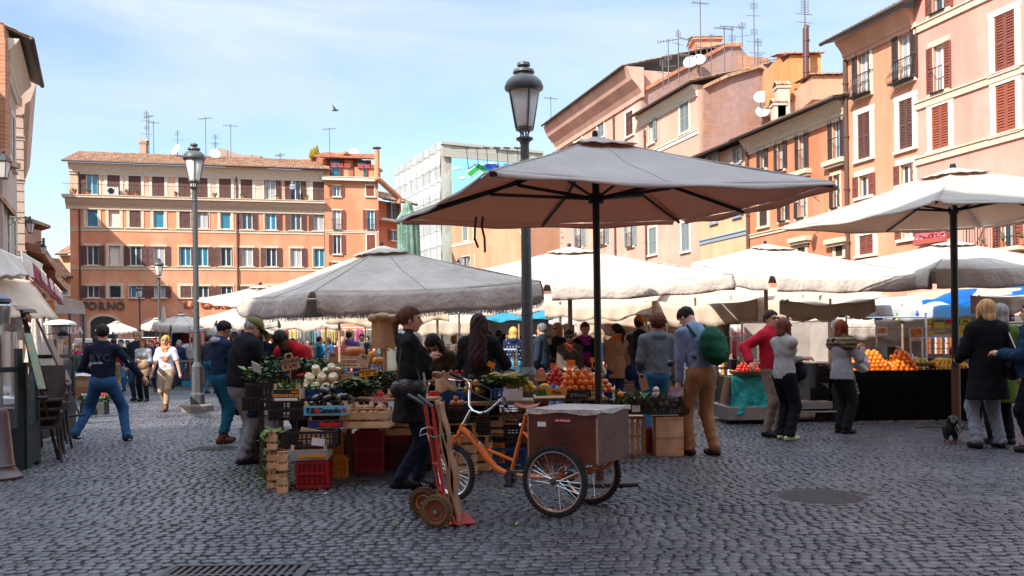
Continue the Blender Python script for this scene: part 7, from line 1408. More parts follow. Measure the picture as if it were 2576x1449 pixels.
A=G(168,1005);t=thing('carton_table','large brown carton used as a table, printed MADE IN ITALY, with white sheet','table',(A.x,A.y,0));z=W(168,943,A.y).z;m=MB();m.box(0,1.15,0,.6,0,z);m.build('carton',CARD,t);m=MB();m.grid(lambda u,v:(-.08+1.3*u,-.04+.7*v,z+.012+.008*math.sin(u*20)-.05*(v<.08)),24,8);m.build('white_sheet',PAP,t,solid=.004);textmb('MADE IN ITALY',.07,Matrix.Translation((.35,-.004,z*.8)),.001).build('print',flat('carton_print',(.08,.04,.02),.8),t);m=MB();m.box(.25,.7,-.003,0,.08,z*.5);m.build('tape_patch',flat('tape_brown',(.28,.12,.05),.5),t)
for k in range(10):o=MB().cbox((0,0,0),(.10,.07,.02),Matrix.Rotation(k*.7,3,'Z')).build('folded_leaflet',[PAP,flat('leaflet_blue',(.1,.15,.5),.6),flat('leaflet_red',(.5,.1,.1),.6)][k%3]);o.location=(A.x+.1+.1*k,A.y+.15+.1*(k%3),z+.035);tag(o,'small printed leaflet on the carton table','leaflet','leaflets on the carton table')
g=G(228,1043);t=thing('planter','dark rectangular planter of white and red flowers beside the easel','planter',g);m=MB();m.box(-.24,.3,0,.25,0,.26);m.build('trough',pm('dark_planter',(.03,.035,.035),.6),t,bevel=.01);m=MB();rr=random.Random(2)
for k in range(220):m.cbox((rr.uniform(-.26,.32),rr.uniform(0,.25),.28+rr.random()*.13),(.06,.012,.04),Matrix.Rotation(rr.uniform(0,3),3,'Z')@Matrix.Rotation(rr.uniform(-1,1),3,'X'))
m.build('foliage',GRN,t)
for nm,mt,x0,x1 in(('white_flowers',PAP,-.24,.1),('red_flowers',flat('flower_red',(.5,.02,.04),.7),.12,.3)):
 m=MB()
 for k in range(34):m.ball((rr.uniform(x0,x1),rr.uniform(0,.2),.36+rr.random()*.09),.016,6,4)
 m.build(nm,mt,t)
g=G(450,935);t=thing('three_wheeled_van','small red and yellow three wheeled van parked behind the plinth lamp','van',(g.x-.1,g.y,0));zt=W(450,857,g.y).z;m=MB();m.prism([(-.6,0,.3),(.6,0,.3),(.62,0,.9),(.5,.15,zt),(-.5,.15,zt),(-.62,0,.9)],(0,1.6,0));m.build('body',flat('van_red',(.5,.02,.02),.3),t,bevel=.04);m=MB();m.box(-.63,.63,-.012,.0,.80,.97);m.build('yellow_band',flat('van_yellow',(.75,.40,.02),.3),t);m=MB();m.prism([(-.52,-.02,1.0),(.52,-.02,1.0),(.44,.12,zt-.08),(-.44,.12,zt-.08)],(0,.01,.01));m.build('windscreen',GLASSC,t);m=MB();m.box(-.5,.5,.1,1.6,zt,zt+.04);m.build('roof',WHITE,t)
for sx in(-1,1):m=MB();m.lathe([(.1,-.06),(.24,-.07),(.25,0),(.24,.07),(.1,.06)],(sx*.55,1.2,.25),16,Matrix.Rotation(R(90),3,'Y'));m.build('wheel',BLACK,t)
g=G(465,978);t=thing('market_cart','metal market barrow with a turquoise board under it behind the blonde walker','barrow',(g.x,g.y,0));zt=W(465,908,g.y).z;m=MB();m.box(-.5,.55,0,.8,zt-.04,zt);m.build('top',STEEL,t);m=MB()
for x in(-.45,.5):m.box(x-.02,x+.02,.02,.06,.1,zt-.04);m.box(x-.02,x+.02,.7,.74,.1,zt-.04)
m.box(-.45,.5,.02,.05,.3,.33);m.build('frame',BLACKM,t);m=MB();m.box(-.1,.5,.0,.02,.1,.28);m.build('board',TEALC,t)
m=MB();m.lathe([(.04,-.03),(.17,-.03),(.18,0),(.17,.03),(.04,.03)],(-.42,-.05,.18),18,Matrix.Rotation(R(90),3,'Y'));m.build('wheel',BLACK,t)
t=thing('delivery_van','white van half hidden by the crowd below the small cream umbrella','van',GX(238,40));m=MB();m.prism([(-1.0,0,.4),(.9,0,.4),(.9,0,1.2),(.65,0,1.9),(-.9,0,1.95)],(0,3.4,0));m.build('body',WHITE,t,bevel=.05);m=MB();m.box(-.7,.55,-.02,0,1.25,1.75);m.build('windscreen',GLASSB,t)
for sx in(-.7,.6):m=MB();m.lathe([(.1,-.08),(.32,-.08),(.33,0),(.32,.08),(.1,.08)],(sx,.4,.33),16,Matrix.Rotation(R(90),3,'Y'));m.build('wheel',BLACK,t)
b=thing('bird','bird in flight high above the rooftops','bird',W(843,277,45));m=MB();m.ball((0,0,0),(.18,.06,.06),8,6);m.prism([(-.05,0,.02),(.08,0,.02),(-.1,-.3,.2)],(0,0,.01));m.prism([(-.05,0,.02),(.08,0,.02),(-.15,.3,.05)],(0,0,.01));m.build('body',flat('bird_grey',(.12,.11,.1),.8),b)
# ---------------- people: signed-distance bodies meshed with surface nets ----------------
def surfnet(sdf,lo,hi,h):
 lo,hi=np.array(lo,float),np.array(hi,float);n=np.maximum(np.ceil((hi-lo)/h).astype(int)+1,3)
 ax=[lo[i]+h*np.arange(n[i])for i in range(3)];X,Y,Z=np.meshgrid(*ax,indexing='ij')
 D=sdf(np.stack([X,Y,Z],-1).reshape(-1,3)).reshape(n)
 S=D<0;c=np.zeros(tuple(n-1)+(3,));cnt=np.zeros(tuple(n-1))
 offs=[(i,j,k)for i in(0,1)for j in(0,1)for k in(0,1)]
 def sub(A,o):return A[o[0]:A.shape[0]-1+o[0],o[1]:A.shape[1]-1+o[1],o[2]:A.shape[2]-1+o[2]]
 for a in offs:
  for q in range(3):
   if a[q]==0:
    b=list(a);b[q]=1;b=tuple(b);da,db=sub(D,a),sub(D,b);x=(da<0)!=(db<0)
    t=np.where(x,da/np.where(x,da-db,1),0);p=np.array(a,float)[None,None,None]*np.ones(c.shape);p[...,q]=t
    c+=np.where(x[...,None],p,0);cnt+=x
 act=cnt>0;idx=-np.ones(act.shape,int);idx[act]=np.arange(act.sum());ii=np.argwhere(act)
 V=lo+(ii+c[act]/cnt[act][:,None])*h;F=[]
 for q in range(3):
  u,v=(q+1)%3,(q+2)%3;s0=[slice(1,-1)]*3;s0[q]=slice(0,-1);s1=list(s0);s1[q]=slice(1,None)
  a,b=S[tuple(s0)],S[tuple(s1)];e=np.argwhere(a!=b)
  if len(e)==0:continue
  off=np.array([1,1,1]);off[q]=0;g=e+off;fl=a[tuple(e.T)]
  def at(du,dv):k=g.copy();k[:,u]-=du;k[:,v]-=dv;return idx[tuple(k.T)]
  Q=np.stack([at(0,0),at(1,0),at(1,1),at(0,1)],1);Q[~fl]=Q[~fl][:,::-1];F.append(Q[:,::-1]if False else Q)
 F=np.concatenate(F);F=F[(F>=0).all(1)];return V,F
def vv(p):return np.array(p,float)
def econe(P,a,b,ra,rb,fwd=None,sq=1.0):
 a,b=vv(a),vv(b);p=P-a;d=b-a
 if fwd is not None:
  f=vv(fwd);k=1/sq-1;p=p+np.outer(p@f,f)*k;d=d+(d@f)*f*k
 t=np.clip(p@d/max(d@d,1e-9),0,1);r=np.linalg.norm(p-t[:,None]*d,axis=1)-(ra+(rb-ra)*t)
 return r*(1 if fwd is None else(.5+.5*sq))
def ell(P,c,r,Rm=None):
 p=P-vv(c)
 if Rm is not None:p=p@Rm
 k0=np.linalg.norm(p/vv(r),axis=1);k1=np.linalg.norm(p/vv(r)**2,axis=1);return k0*(k0-1)/np.maximum(k1,1e-6)
def smin(a,b,k):h=np.clip(.5+.5*(b-a)/k,0,1);return b+(a-b)*h-k*h*(1-h)
def rotx(a):c,s=math.cos(a),math.sin(a);return np.array([[1,0,0],[0,c,-s],[0,s,c]])
def roty(a):c,s=math.cos(a),math.sin(a);return np.array([[c,0,s],[0,1,0],[-s,0,c]])
def rotz(a):c,s=math.cos(a),math.sin(a);return np.array([[c,-s,0],[s,c,0],[0,0,1]])
def ik(A,B,l1,l2,pole):
 A,B=vv(A),vv(B);d=B-A;L_=np.linalg.norm(d);m=(l1+l2)*.998
 if L_>m:B=A+d/L_*m;d=B-A;L_=m
 x=(L_*L_+l1*l1-l2*l2)/(2*L_);y=math.sqrt(max(l1*l1-x*x,0));u=d/L_;p=vv(pole)-(vv(pole)@u)*u;p/=max(np.linalg.norm(p),1e-6)
 return A+u*x+p*y,B
SKINS=[pm('skin_light',(.62,.33,.22),.5,.08,8,.1,150),pm('skin_tan',(.42,.20,.12),.5,.08,8,.1,150),pm('skin_dark',(.10,.045,.028),.45,.1,8,.1,150)]
def fab(c,rough=.85,bump=.35,bs=55):
 nm='fabric_%02x%02x%02x_%d'%(int(c[0]*255),int(c[1]*255),int(c[2]*255),int(rough*10));return pm(nm,c,rough,.14,5,bump,bs,spec=.15)
def hairm(c):return pm('hair_%02x%02x%02x'%tuple(int(k*255)for k in c),c,.7,.6,12,.5,90,streak=1,spec=.25)
def arrmesh(name,V,F,mats,parent,smooth=True,fm=None):
 me=bpy.data.meshes.new(name);me.vertices.add(len(V));me.vertices.foreach_set('co',np.asarray(V,np.float32).reshape(-1));nl=F.size;me.loops.add(nl);me.loops.foreach_set('vertex_index',F.reshape(-1).astype(np.int32));me.polygons.add(len(F));me.polygons.foreach_set('loop_start',(np.arange(len(F))*F.shape[1]).astype(np.int32));me.polygons.foreach_set('use_smooth',[smooth]*len(F))
 for m in mats:me.materials.append(m)
 if fm is not None:me.polygons.foreach_set('material_index',fm)
 me.update(calc_edges=True);me.validate();o=bpy.data.objects.new(name,me);COL.objects.link(o)
 if parent is not None:o.parent=parent
 return o
def person(loc,face,label,h=1.72,vox=.014,top=None,topc=(.05,.05,.06),hem=.93,sleeve=1,bulk=1.,coat=0,flare=0,botc=(.03,.05,.12),bbulk=1.,skirt=0,shoec=(.03,.02,.02),boots=0,hairc=(.03,.02,.015),hair='short',skin=0,fem=0,lean=0,bow=0,turn=0,lh=None,rh=None,lf=None,rf=None,drop=0,glasses=0,scarf=None,hood=0,extras=(),pname='jacket',side=0,fold=.004,legs=True,twist=0,rough=.85,topm=None,group=None,fat=1.,bump=None):
 s=h/1.72;rng=np.random.default_rng(abs(hash(label))%9999 if False else sum(map(ord,label)))
 pel=vv((0,0,.95-drop));RL=rotx(-R(lean))@roty(R(side))@rotz(R(twist));up=lambda p:pel+RL@(vv(p)-vv((0,0,.95)))
 fw=RL@vv((0,1,0));sw=.165 if fem else .185
 waist,chest,sh,nb=up((0,0,1.10)),up((0,.0,1.29)),up((0,-.01,1.40)),up((0,-.005,1.46))
 HR=RL@rotz(R(turn))@rotx(-R(bow));hc=nb+RL@rotx(-R(bow*.6))@vv((0,.02,.165));hd=lambda p:hc+HR@vv(p)
 SL,SR=up((-sw,0,1.395)),up((sw,0,1.395))
 lh=lh or(-.26,.04,.82-drop);rh=rh or(.26,.04,.82-drop);lf=lf or(-.10,.02,.08);rf=rf or(.10,-.02,.08)
 EL,WL=ik(SL,lh,.29,.25,(-.5,-.8,-.3));ER,WR=ik(SR,rh,.29,.25,(.5,-.8,-.3))
 HL,HRt=pel+vv((-.088,0,-.04)),pel+vv((.088,0,-.04));KL,AL=ik(HL,lf,.44,.425,(-.1,1,0));KR,AR=ik(HRt,rf,.44,.425,(.1,1,0))
 hf=.92 if fem else 1.
 def torso(P,b=0,k=1.):
  w1,w2,w3=(.150*k+b)*fat,((.118 if fem else .138)*k+b)*fat,(.150*hf*k+b)*fat
  if fem:w1*=1.06
  d=econe(P,pel,waist,w1,w2,fw,.70);d=smin(d,econe(P,waist,chest,w2,w3,fw,.70),.05);d=smin(d,econe(P,chest,sh,w3,(.12*k+b),fw,.66),.05)
  if fem:d=smin(d,np.minimum(ell(P,chest+fw*.085+RL@vv((-.062,0,-.01)),(.06+b,.06+b,.06+b)),ell(P,chest+fw*.085+RL@vv((.062,0,-.01)),(.06+b,.06+b,.06+b))),.04)
  return smin(d,econe(P,SL,SR,.052+b*.8,.052+b*.8),.07)
 def arm(P,S,E,W_,b=0,endr=.030,cut=0):
  W2=W_+(E-W_)*cut;return smin(econe(P,S,E,.052+b,.043+b),econe(P,E,W2,.042+b,endr+b),.02)
 def leg(P,H_,K,A_,b=0,e=.042,fl=0):return smin(econe(P,H_,K,.088*fat+b,.060+b),econe(P,K,A_,.058+b,e+b+fl),.04)
 def fd(P,amp,f=1.):return amp*(np.sin(P[:,2]*47*f+6*np.sin(P[:,0]*11+rng_p[0])+4*np.sin(P[:,1]*13+rng_p[1]))*.5+np.sin(P[:,0]*39+P[:,2]*23+rng_p[2])*.3+np.sin(P[:,1]*61-P[:,2]*31)*.25)
 rng_p=rng.uniform(0,6,4)
 def foot(P,A_,K,b=0):
  d_=A_-K;t_=vv((d_[0]*0+(A_[0]-0)*.25,1,0));t_/=np.linalg.norm(t_);z=max(A_[2]-.08,0);pit=vv((0,0,0));toe=A_+t_*.155+vv((0,0,-.045 if A_[2]<.13 else-.07-(A_[2]-.13)*.3));heel=A_+t_*-.045+vv((0,0,-.042))
  return smin(smin(econe(P,heel,toe,.036+b,.030+b),econe(P,A_+t_*.01,toe*.6+heel*.4+vv((0,0,.005)),.040+b,.034+b),.03),econe(P,A_,A_+t_*-.02+vv((0,0,-.03)),.038+b,.036+b),.02)
 def head(P):
  d=ell(P,hd((0,-.012,.022)),(.076,.096,.098),HR);d=smin(d,ell(P,hd((0,.026,-.045)),(.056,.062,.068),HR),.035)
  d=smin(d,ell(P,hd((0,.052,-.098)),(.026,.022,.018),HR),.025)
  d=smin(d,econe(P,hd((0,.085,.012)),hd((0,.108,-.030)),.009,.015),.012)
  d=smin(d,ell(P,hd((0,.078,-.062)),(.026,.014,.012),HR),.010)
  for sx in(-1,1):
   d=smin(d,ell(P,hd((sx*.078,-.005,-.008)),(.010,.020,.032),HR),.008)
   d=-smin(-d,ell(P,hd((sx*.032,.097,.018)),(.020,.016,.012),HR),.012)
  return smin(d,econe(P,nb-RL@vv((0,0,.06)),hd((0,-.02,-.06)),.062*hf,.055*hf),.03)
 def hand(P,W_,E):
  u=(W_-E)/max(np.linalg.norm(W_-E),1e-6);return smin(econe(P,W_,W_+u*.075,.026,.036),econe(P,W_+u*.07,W_+u*.13,.030,.018),.02)
 def body(P):
  d=smin(torso(P,-.006),head(P),.03)
  for S_,E,W_ in((SL,EL,WL),(SR,ER,WR)):d=smin(d,arm(P,S_,E,W_),.03);d=np.minimum(d,smin(d,hand(P,W_,E),.012))
  for H_,K,A_ in((HL,KL,AL),(HRt,KR,AR)):d=smin(d,leg(P,H_,K,A_,-.004),.04);d=smin(d,foot(P,A_,K,-.008),.02)
  return d
 def mesh(nm,f,pts,pad,mat,par,v=vox,smooth=True):
  pts=np.array([vv(p)for p in pts]);V,F=surfnet(f,pts.min(0)-pad,pts.max(0)+pad,v)
  if len(F)==0:return None
  return arrmesh(nm,V*s,F,[mat]if not isinstance(mat,list)else mat,par,smooth)
 allp=[pel,hd((0,0,.13)),WL,WR,EL,ER,AL,AR,KL,KR,SL,SR]
 root=mesh('person',body,allp,.17,SKINS[skin],None,vox*1.1);root.location=loc;root.rotation_euler=(0,0,R(face));tag(root,label,'person',group)
 if vox<.016:
  m=MB()
  for sx,E,W_ in((-1,EL,WL),(1,ER,WR)):
   u=Vector((W_-E)/np.linalg.norm(W_-E));sd_=u.cross(Vector((0,0,1)));sd_=sd_.normalized()if sd_.length>.1 else Vector((1,0,0));nn=u.cross(sd_)
   if abs(u.z)>.7:sd_=Vector((0,1,0))-u*u.y;sd_.normalize();nn=u.cross(sd_)
   palm=Vector((-sx,.3,0));
   if nn.dot(palm)<0:nn=-nn
   b0=Vector(W_)+u*.085
   for k,ln in enumerate((.068,.078,.072,.056)):q=b0+sd_*(.027-.018*k);m.tube([q*s,(q+u*ln*.5+nn*.006)*s,(q+u*ln*.8+nn*.022)*s,(q+u*ln*.85+nn*.045)*s],[.0085*s,.0082*s,.0075*s,.006*s],6)
   q=Vector(W_)+u*.03+sd_*.025;m.tube([q*s,(q+u*.03+sd_*.022+nn*.01)*s,(q+u*.065+sd_*.028+nn*.022)*s],[.011*s,.0095*s,.007*s],6)
  b=len(root.data.vertices);me0=root.data;V=np.zeros(b*3,np.float32);me0.vertices.foreach_get('co',V);Fq=[tuple(p.vertices)for p in me0.polygons]
  V=[tuple(x)for x in V.reshape(-1,3)]+m.v;me=bpy.data.meshes.new('person');me.from_pydata(V,[],Fq+[tuple(i+b for i in f_)for f_ in m.f]);me.materials.append(SKINS[skin]);me.polygons.foreach_set('use_smooth',[True]*len(me.polygons));me.update();root.data=me;bpy.data.meshes.remove(me0)
 if vox<.02:
  m=MB();
  for sx in(-1,1):m.ball(Vector(hd((sx*.032,.083,.018)))*s,.0115*s,8,6)
  m.build('eyes',flat('eye_dark',(.03,.02,.015),.2),root,smooth=True)
  m=MB();m.tube([Vector(hd((-.020,.090,-.062)))*s,Vector(hd((0,.0955,-.060)))*s,Vector(hd((.020,.090,-.062)))*s],.005*s,5);m.build('lips',flat('lip',(.40,.12,.10),.5),root)
 tm=topm or fab(topc,rough);bo=.012*bulk
 hz=hem
 def topf(P):
  d=torso(P,.016*bulk,1.0)
  if coat or hz<.9:
   lo_=vv((0,0,hz));c0=pel+vv((0,-.01,0));d=smin(d,econe(P,pel+vv((0,0,.05)),vv((pel[0],pel[1]-.0,hz-.05)),(.155+.012*bulk)*fat,(.165+.012*bulk+flare)*fat,(0,1,0),.74),.05)
  if sleeve>.05:
   for S_,E,W_ in((SL,EL,WL),(SR,ER,WR)):
    if sleeve<.6:q=S_+(E-S_)*(sleeve*1.7);d=smin(d,econe(P,S_,q,.058+bo,.056+bo),.035)
    else:d=smin(d,arm(P,S_,E,W_,bo,.032,.10),.035)
  if hood:d=smin(d,ell(P,nb+RL@vv((0,-.06,-.01)),(.11,.075,.06),RL),.03)
  else:d=smin(d,econe(P,nb+RL@vv((0,-.005,-.05)),nb+RL@vv((0,-.005,.0)),.078*hf,.068*hf+.004*bulk),.02)
  d=d+fd(P,fold);
  d=np.maximum(d,(hz-P[:,2])if(coat or hz<.9)else((P-up((0,0,hz)))@(RL@vv((0,0,-1)))))
  arms=np.minimum(econe(P,EL,WL,.06+bo,.05+bo),econe(P,ER,WR,.06+bo,.05+bo))if sleeve>.6 else None
  if arms is not None and not(coat or hz<.9):
   pass
  return d
 def topf2(P):
  d=topf(P)
  if sleeve>.6:
   a=np.minimum(arm(P,SL,EL,WL,bo,.032,.10),arm(P,SR,ER,WR,bo,.032,.10))+fd(P,fold);d=np.minimum(d,a)
  return d
 tp=mesh(pname,topf2,[SL,SR,EL,ER,WL,WR,nb,pel+vv((0,0,0)),(pel[0],pel[1],min(hz,pel[2]))],.17+.02*bulk+flare,tm,root)
 if legs:
  bm_=fab(botc)
  if skirt:
   def bf(P):d=econe(P,pel+vv((0,0,.08)),vv((0,0,skirt)),.15,.19,(0,1,0),.75)+fd(P,.006);return np.maximum(d,skirt-P[:,2])
   mesh('skirt',bf,[pel,(0,0,skirt)],.22,bm_,root)
  def lf_(P):
   b=.008*bbulk+.004;d=econe(P,pel+vv((0,0,-.02)),waist-(waist-pel)*.35,.150*fat*(1.05 if fem else 1)+b,.138*fat+b,fw,.72)
   for H_,K,A_ in((HL,KL,AL),(HRt,KR,AR)):d=smin(d,leg(P,H_,K,A_+(A_-K)*.0,b,.040+.005*bbulk,.004*max(0,bbulk-1.5)),.035)
   lowz=np.exp(-np.clip(P[:,2]-.08,0,9)/.18);d=d+fd(P,fold*.6+.004*bbulk*0+.006*lowz*bbulk,1.4)
   return np.maximum(d,-(P[:,2]-.055)if not boots else boots-P[:,2])
  mesh('trousers',lf_,[HL,HRt,KL,KR,AL,AR,waist],.17,bm_,root)
  for A_,K in((AL,KL),(AR,KR)):
   def sf(P,A_=A_,K=K):
    d=foot(P,A_,K,.005)
    if boots:d=smin(d,econe(P,A_,A_+(K-A_)*(boots/.42),.048,.055),.02)
    return np.maximum(d,-(P[:,2]-.004))if A_[2]<.12 else d
   mesh('shoe',sf,[A_,A_+vv((0,.17,-.06)),A_+vv((0,-.06,0))]+([A_+(K-A_)*boots/.4]if boots else[]),.08,fab(shoec,.5),root,min(vox,.014))
 hm=hairm(hairc)
 if hair!='none':
  def hf_(P):
   q=(P-hc)@HR;base=ell(P,hd((0,-.016,.030)),(.088,.108,.104),HR)
   if hair=='short':cut=np.maximum(q[:,1]-.020-np.clip(q[:,2]-.03,0,1)*1.6,-.075-q[:,2]+q[:,1]*.8);d=np.maximum(np.maximum(base-.002,cut),q[:,1]-.092)+.006*np.sin(q[:,0]*70+3*np.sin(q[:,1]*40))*np.sin(q[:,1]*60+q[:,2]*50)
   else:
    cut=np.where(q[:,2]>.05,q[:,1]-.088,q[:,1]-.030);d=np.maximum(base,cut);d=np.maximum(d,-.09-q[:,2]if hair in('pony','bun')else-9+q[:,2]*0)
    if hair in('bob','long','wavy'):
     Lh={'bob':-.14,'long':-.34,'wavy':-.30}[hair]
     back=econe(P,hd((0,-.045,.02)),hd((0,-.075,Lh+.05)),.088,.075 if hair!='wavy' else .10,HR@vv((0,1,0)),.62);sides=np.minimum(econe(P,hd((-.075,.01,.03)),hd((-.085,.015,max(Lh,-.2))),.032,.026),econe(P,hd((.075,.01,.03)),hd((.085,.015,max(Lh,-.2))),.032,.026));d=smin(d,np.minimum(back,sides),.03)
    if hair=='pony':d=smin(d,smin(econe(P,hd((0,-.10,.05)),hd((0,-.15,-.02)),.030,.036),econe(P,hd((0,-.15,-.02)),hd((0,-.13,-.24)),.036,.014),.02),.012)
    if hair=='bun':d=smin(d,ell(P,hd((0,-.115,.03)),(.04,.035,.04),HR),.01)
    if hair=='curly':d=ell(P,hd((0,-.03,.03)),(.115,.12,.12),HR);d=np.maximum(d,np.where(q[:,2]>.05,q[:,1]-.09,q[:,1]-.02));d=d+.012*np.sin(P[:,0]*120)*np.sin(P[:,1]*110)*np.sin(P[:,2]*115)
   an=np.arctan2(q[:,0],q[:,1]);return d+.0035*np.sin(an*22+5*np.sin(q[:,2]*22))+(.005*np.sin(q[:,2]*38+an*5)if hair=='wavy' else 0)
  mesh('hair',hf_,[hd((0,-.03,.04)),hd((0,-.1,-.3 if hair in('long','wavy','pony')else-.1))],.15,hm,root,min(vox,.013))
 if glasses:
  m=MB()
  for sx in(-1,1):m.ball(Vector(hd((sx*.033,.094,.016)))*s,(.030*s,.008*s,.019*s),12,6,rot=Matrix(HR.tolist()));m.tube([Vector(hd((sx*.06,.088,.022)))*s,Vector(hd((sx*.082,.0,.020)))*s],.004*s,4)
  m.build('sunglasses' if glasses==1 else 'glasses',flat('dark_lens',(.008,.006,.006),.08),root,smooth=True)
 if scarf:
  sm=fab(scarf[0],.9);L_=scarf[1]if len(scarf)>1 else .25
  def scf(P):
   q=(P-nb)@RL;r_=np.hypot(q[:,0]*.95,(q[:,1]-.012)*1.05);d=np.hypot(r_-.082,(q[:,2]-.012+.25*q[:,1])*.8)-.036
   e=econe(P,nb+RL@vv((-.03,.10,-.02)),nb+RL@vv((-.035,.135,-.02-L_)),.040,.050,fw,.5);e=np.minimum(e,econe(P,nb+RL@vv((.035,.10,-.02)),nb+RL@vv((.03,.13,-.05-L_*.8)),.036,.045,fw,.5));return smin(d,e,.02)+.006*np.sin(q[:,0]*160+q[:,2]*20)+.005*np.sin(q[:,2]*70+q[:,0]*30)
  mesh('scarf',scf,[nb+RL@vv((0,.1,-L_)),nb],.15,sm,root,min(vox,.013))
 J=dict(pel=pel,waist=waist,chest=chest,sh=sh,nb=nb,hc=hc,SL=SL,SR=SR,EL=EL,ER=ER,WL=WL,WR=WR,KL=KL,KR=KR,AL=AL,AR=AR,RL=RL,HR=HR,fw=fw,up=up,hd=hd,s=s,root=root,mesh=mesh)
 return root,J
def add_mb(J,fn,name,mat,**k):
 m=MB();fn(m,lambda p:Vector(p)*J['s']);return m.build(name,mat,J['root'],**k)
def bag_strap(J,a,b,w=.014,mat=None):
 pts=[Vector(a)*J['s'],(Vector(a).lerp(Vector(b),.5)+Vector((0,0,.02)))*J['s'],Vector(b)*J['s']];m=MB();m.tube(pts,w,6);return m.build('strap',mat or BLACK,J['root'])
def at(px,pyf):g=G(px,pyf);return(g.x,g.y,0)
def hpix(px,pyf,pyt):
 g=G(px,pyf);return W(px,pyt,g.y).z
exec_people=True
NAVY=(.012,.016,.035);JEAN=(.025,.075,.15);BLK=(.006,.006,.007);TAN=(.34,.20,.11);GREYJ=(.28,.27,.28);TEAL=(.01,.08,.12)
r,J=person(at(262,1112),4,'striding man in navy tracksuit top with pink sleeve stripes and blue jeans',h=1.80,vox=.013,topc=NAVY,hem=.94,botc=(.03,.10,.22),bbulk=1.3,hairc=(.02,.014,.012),lf=(-.36,-.10,.15),rf=(.28,.10,.085),rh=(.50,.16,.92),lh=(-.22,.24,1.0),shoec=(.02,.02,.03),drop=.05,turn=8,side=0)
def stripes(m,S):
 for off,w_ in((0,.012),(.017,.006)):
  for a,b in((J['SR'],J['ER']),(J['ER'],J['WR'])):
   d=vv((.0,-.045-off*.2,.035+off));m.tube([S(a+d),S(a*.5+b*.5+d*1.02),S(b+d*.8)],w_*J['s'],6)
add_mb(J,lambda m,S:m.tube([S(J['nb']+vv((.06,-.045,.01))),S(J['SR']+vv((0,-.03,.058))),S(J['ER']+vv((.012,-.035,.042))),S(J['WR']+vv((.0,-.03,.032)))],.011,6),'pink_stripe',flat('pink_stripe',(.65,.03,.12),.7));add_mb(J,lambda m,S:m.tube([S(J['nb']+vv((.06,-.06,-.005))),S(J['SR']+vv((0,-.048,.044))),S(J['ER']+vv((.012,-.05,.024))),S(J['WR']+vv((.0,-.038,.018)))],.006,6),'white_stripe',flat('white_stripe',(.75,.75,.75),.7));add_mb(J,lambda m,S:m.tube([S(J['nb']+vv((-.06,-.045,.01))),S(J['SL']+vv((0,-.03,.058))),S(J['SL']+vv((-.045,-.04,.0)))],.011,6),'pink_stripe',flat('pink_stripe',(.65,.03,.12),.7))
Mx=Matrix.Translation((0,-.142,1.27));textmb('RYC',.15,Mx,.002,spacing=1.1).build('back_lettering',flat('grey_emboss',(.06,.07,.09),.6),J['root']);textmb('Australia',.055,Matrix.Translation((-.05,-.145,1.20)),.002).build('back_script',flat('white_stripe',(.75,.75,.75),.7),J['root'])
for nm,A_ in(('shoe_stripe',J['AL']),('shoe_stripe',J['AR'])):add_mb(J,lambda m,S:m.tube([S(A_+vv((.035,-.02,-.062))),S(A_+vv((.035,.07,-.064))),S(A_+vv((.02,.16,-.062)))],.010,5),nm,flat('white_stripe',(.75,.75,.75),.7))
r,J=person(at(420,1034),182,'blonde woman in white tee, sunglasses, coral scarf and beige trousers',h=1.68,vox=.018,topc=(.72,.70,.74),hem=.95,sleeve=.42,botc=(.42,.30,.20),hairc=(.50,.27,.07),hair='long',fem=1,glasses=1,scarf=((.75,.22,.12),.26),shoec=(.16,.07,.04),boots=.16,lf=(-.05,.22,.09),rf=(.07,-.16,.12),lh=(-.34,.05,.80),rh=(.34,.05,.80),pname='tee_shirt',skin=0,fat=1.1)
r,J=person(at(362,1010),178,'brown haired woman in light grey cardigan and sunglasses hugging a beige padded coat',h=1.66,vox=.018,topc=(.42,.42,.44),hem=.90,botc=BLK,hairc=(.12,.045,.02),hair='wavy',fem=1,glasses=1,lh=(-.08,.22,1.12),rh=(.04,.24,1.15),pname='cardigan',skirt=.62)
add_mb(J,lambda m,S:(m.ball(S((-.08,.20,1.02)),(.15,.11,.13),16,10,.12),m.ball(S((-.12,.17,.86)),(.13,.09,.2),16,10,.12)),'folded_coat',fab((.35,.22,.13)),smooth=True)
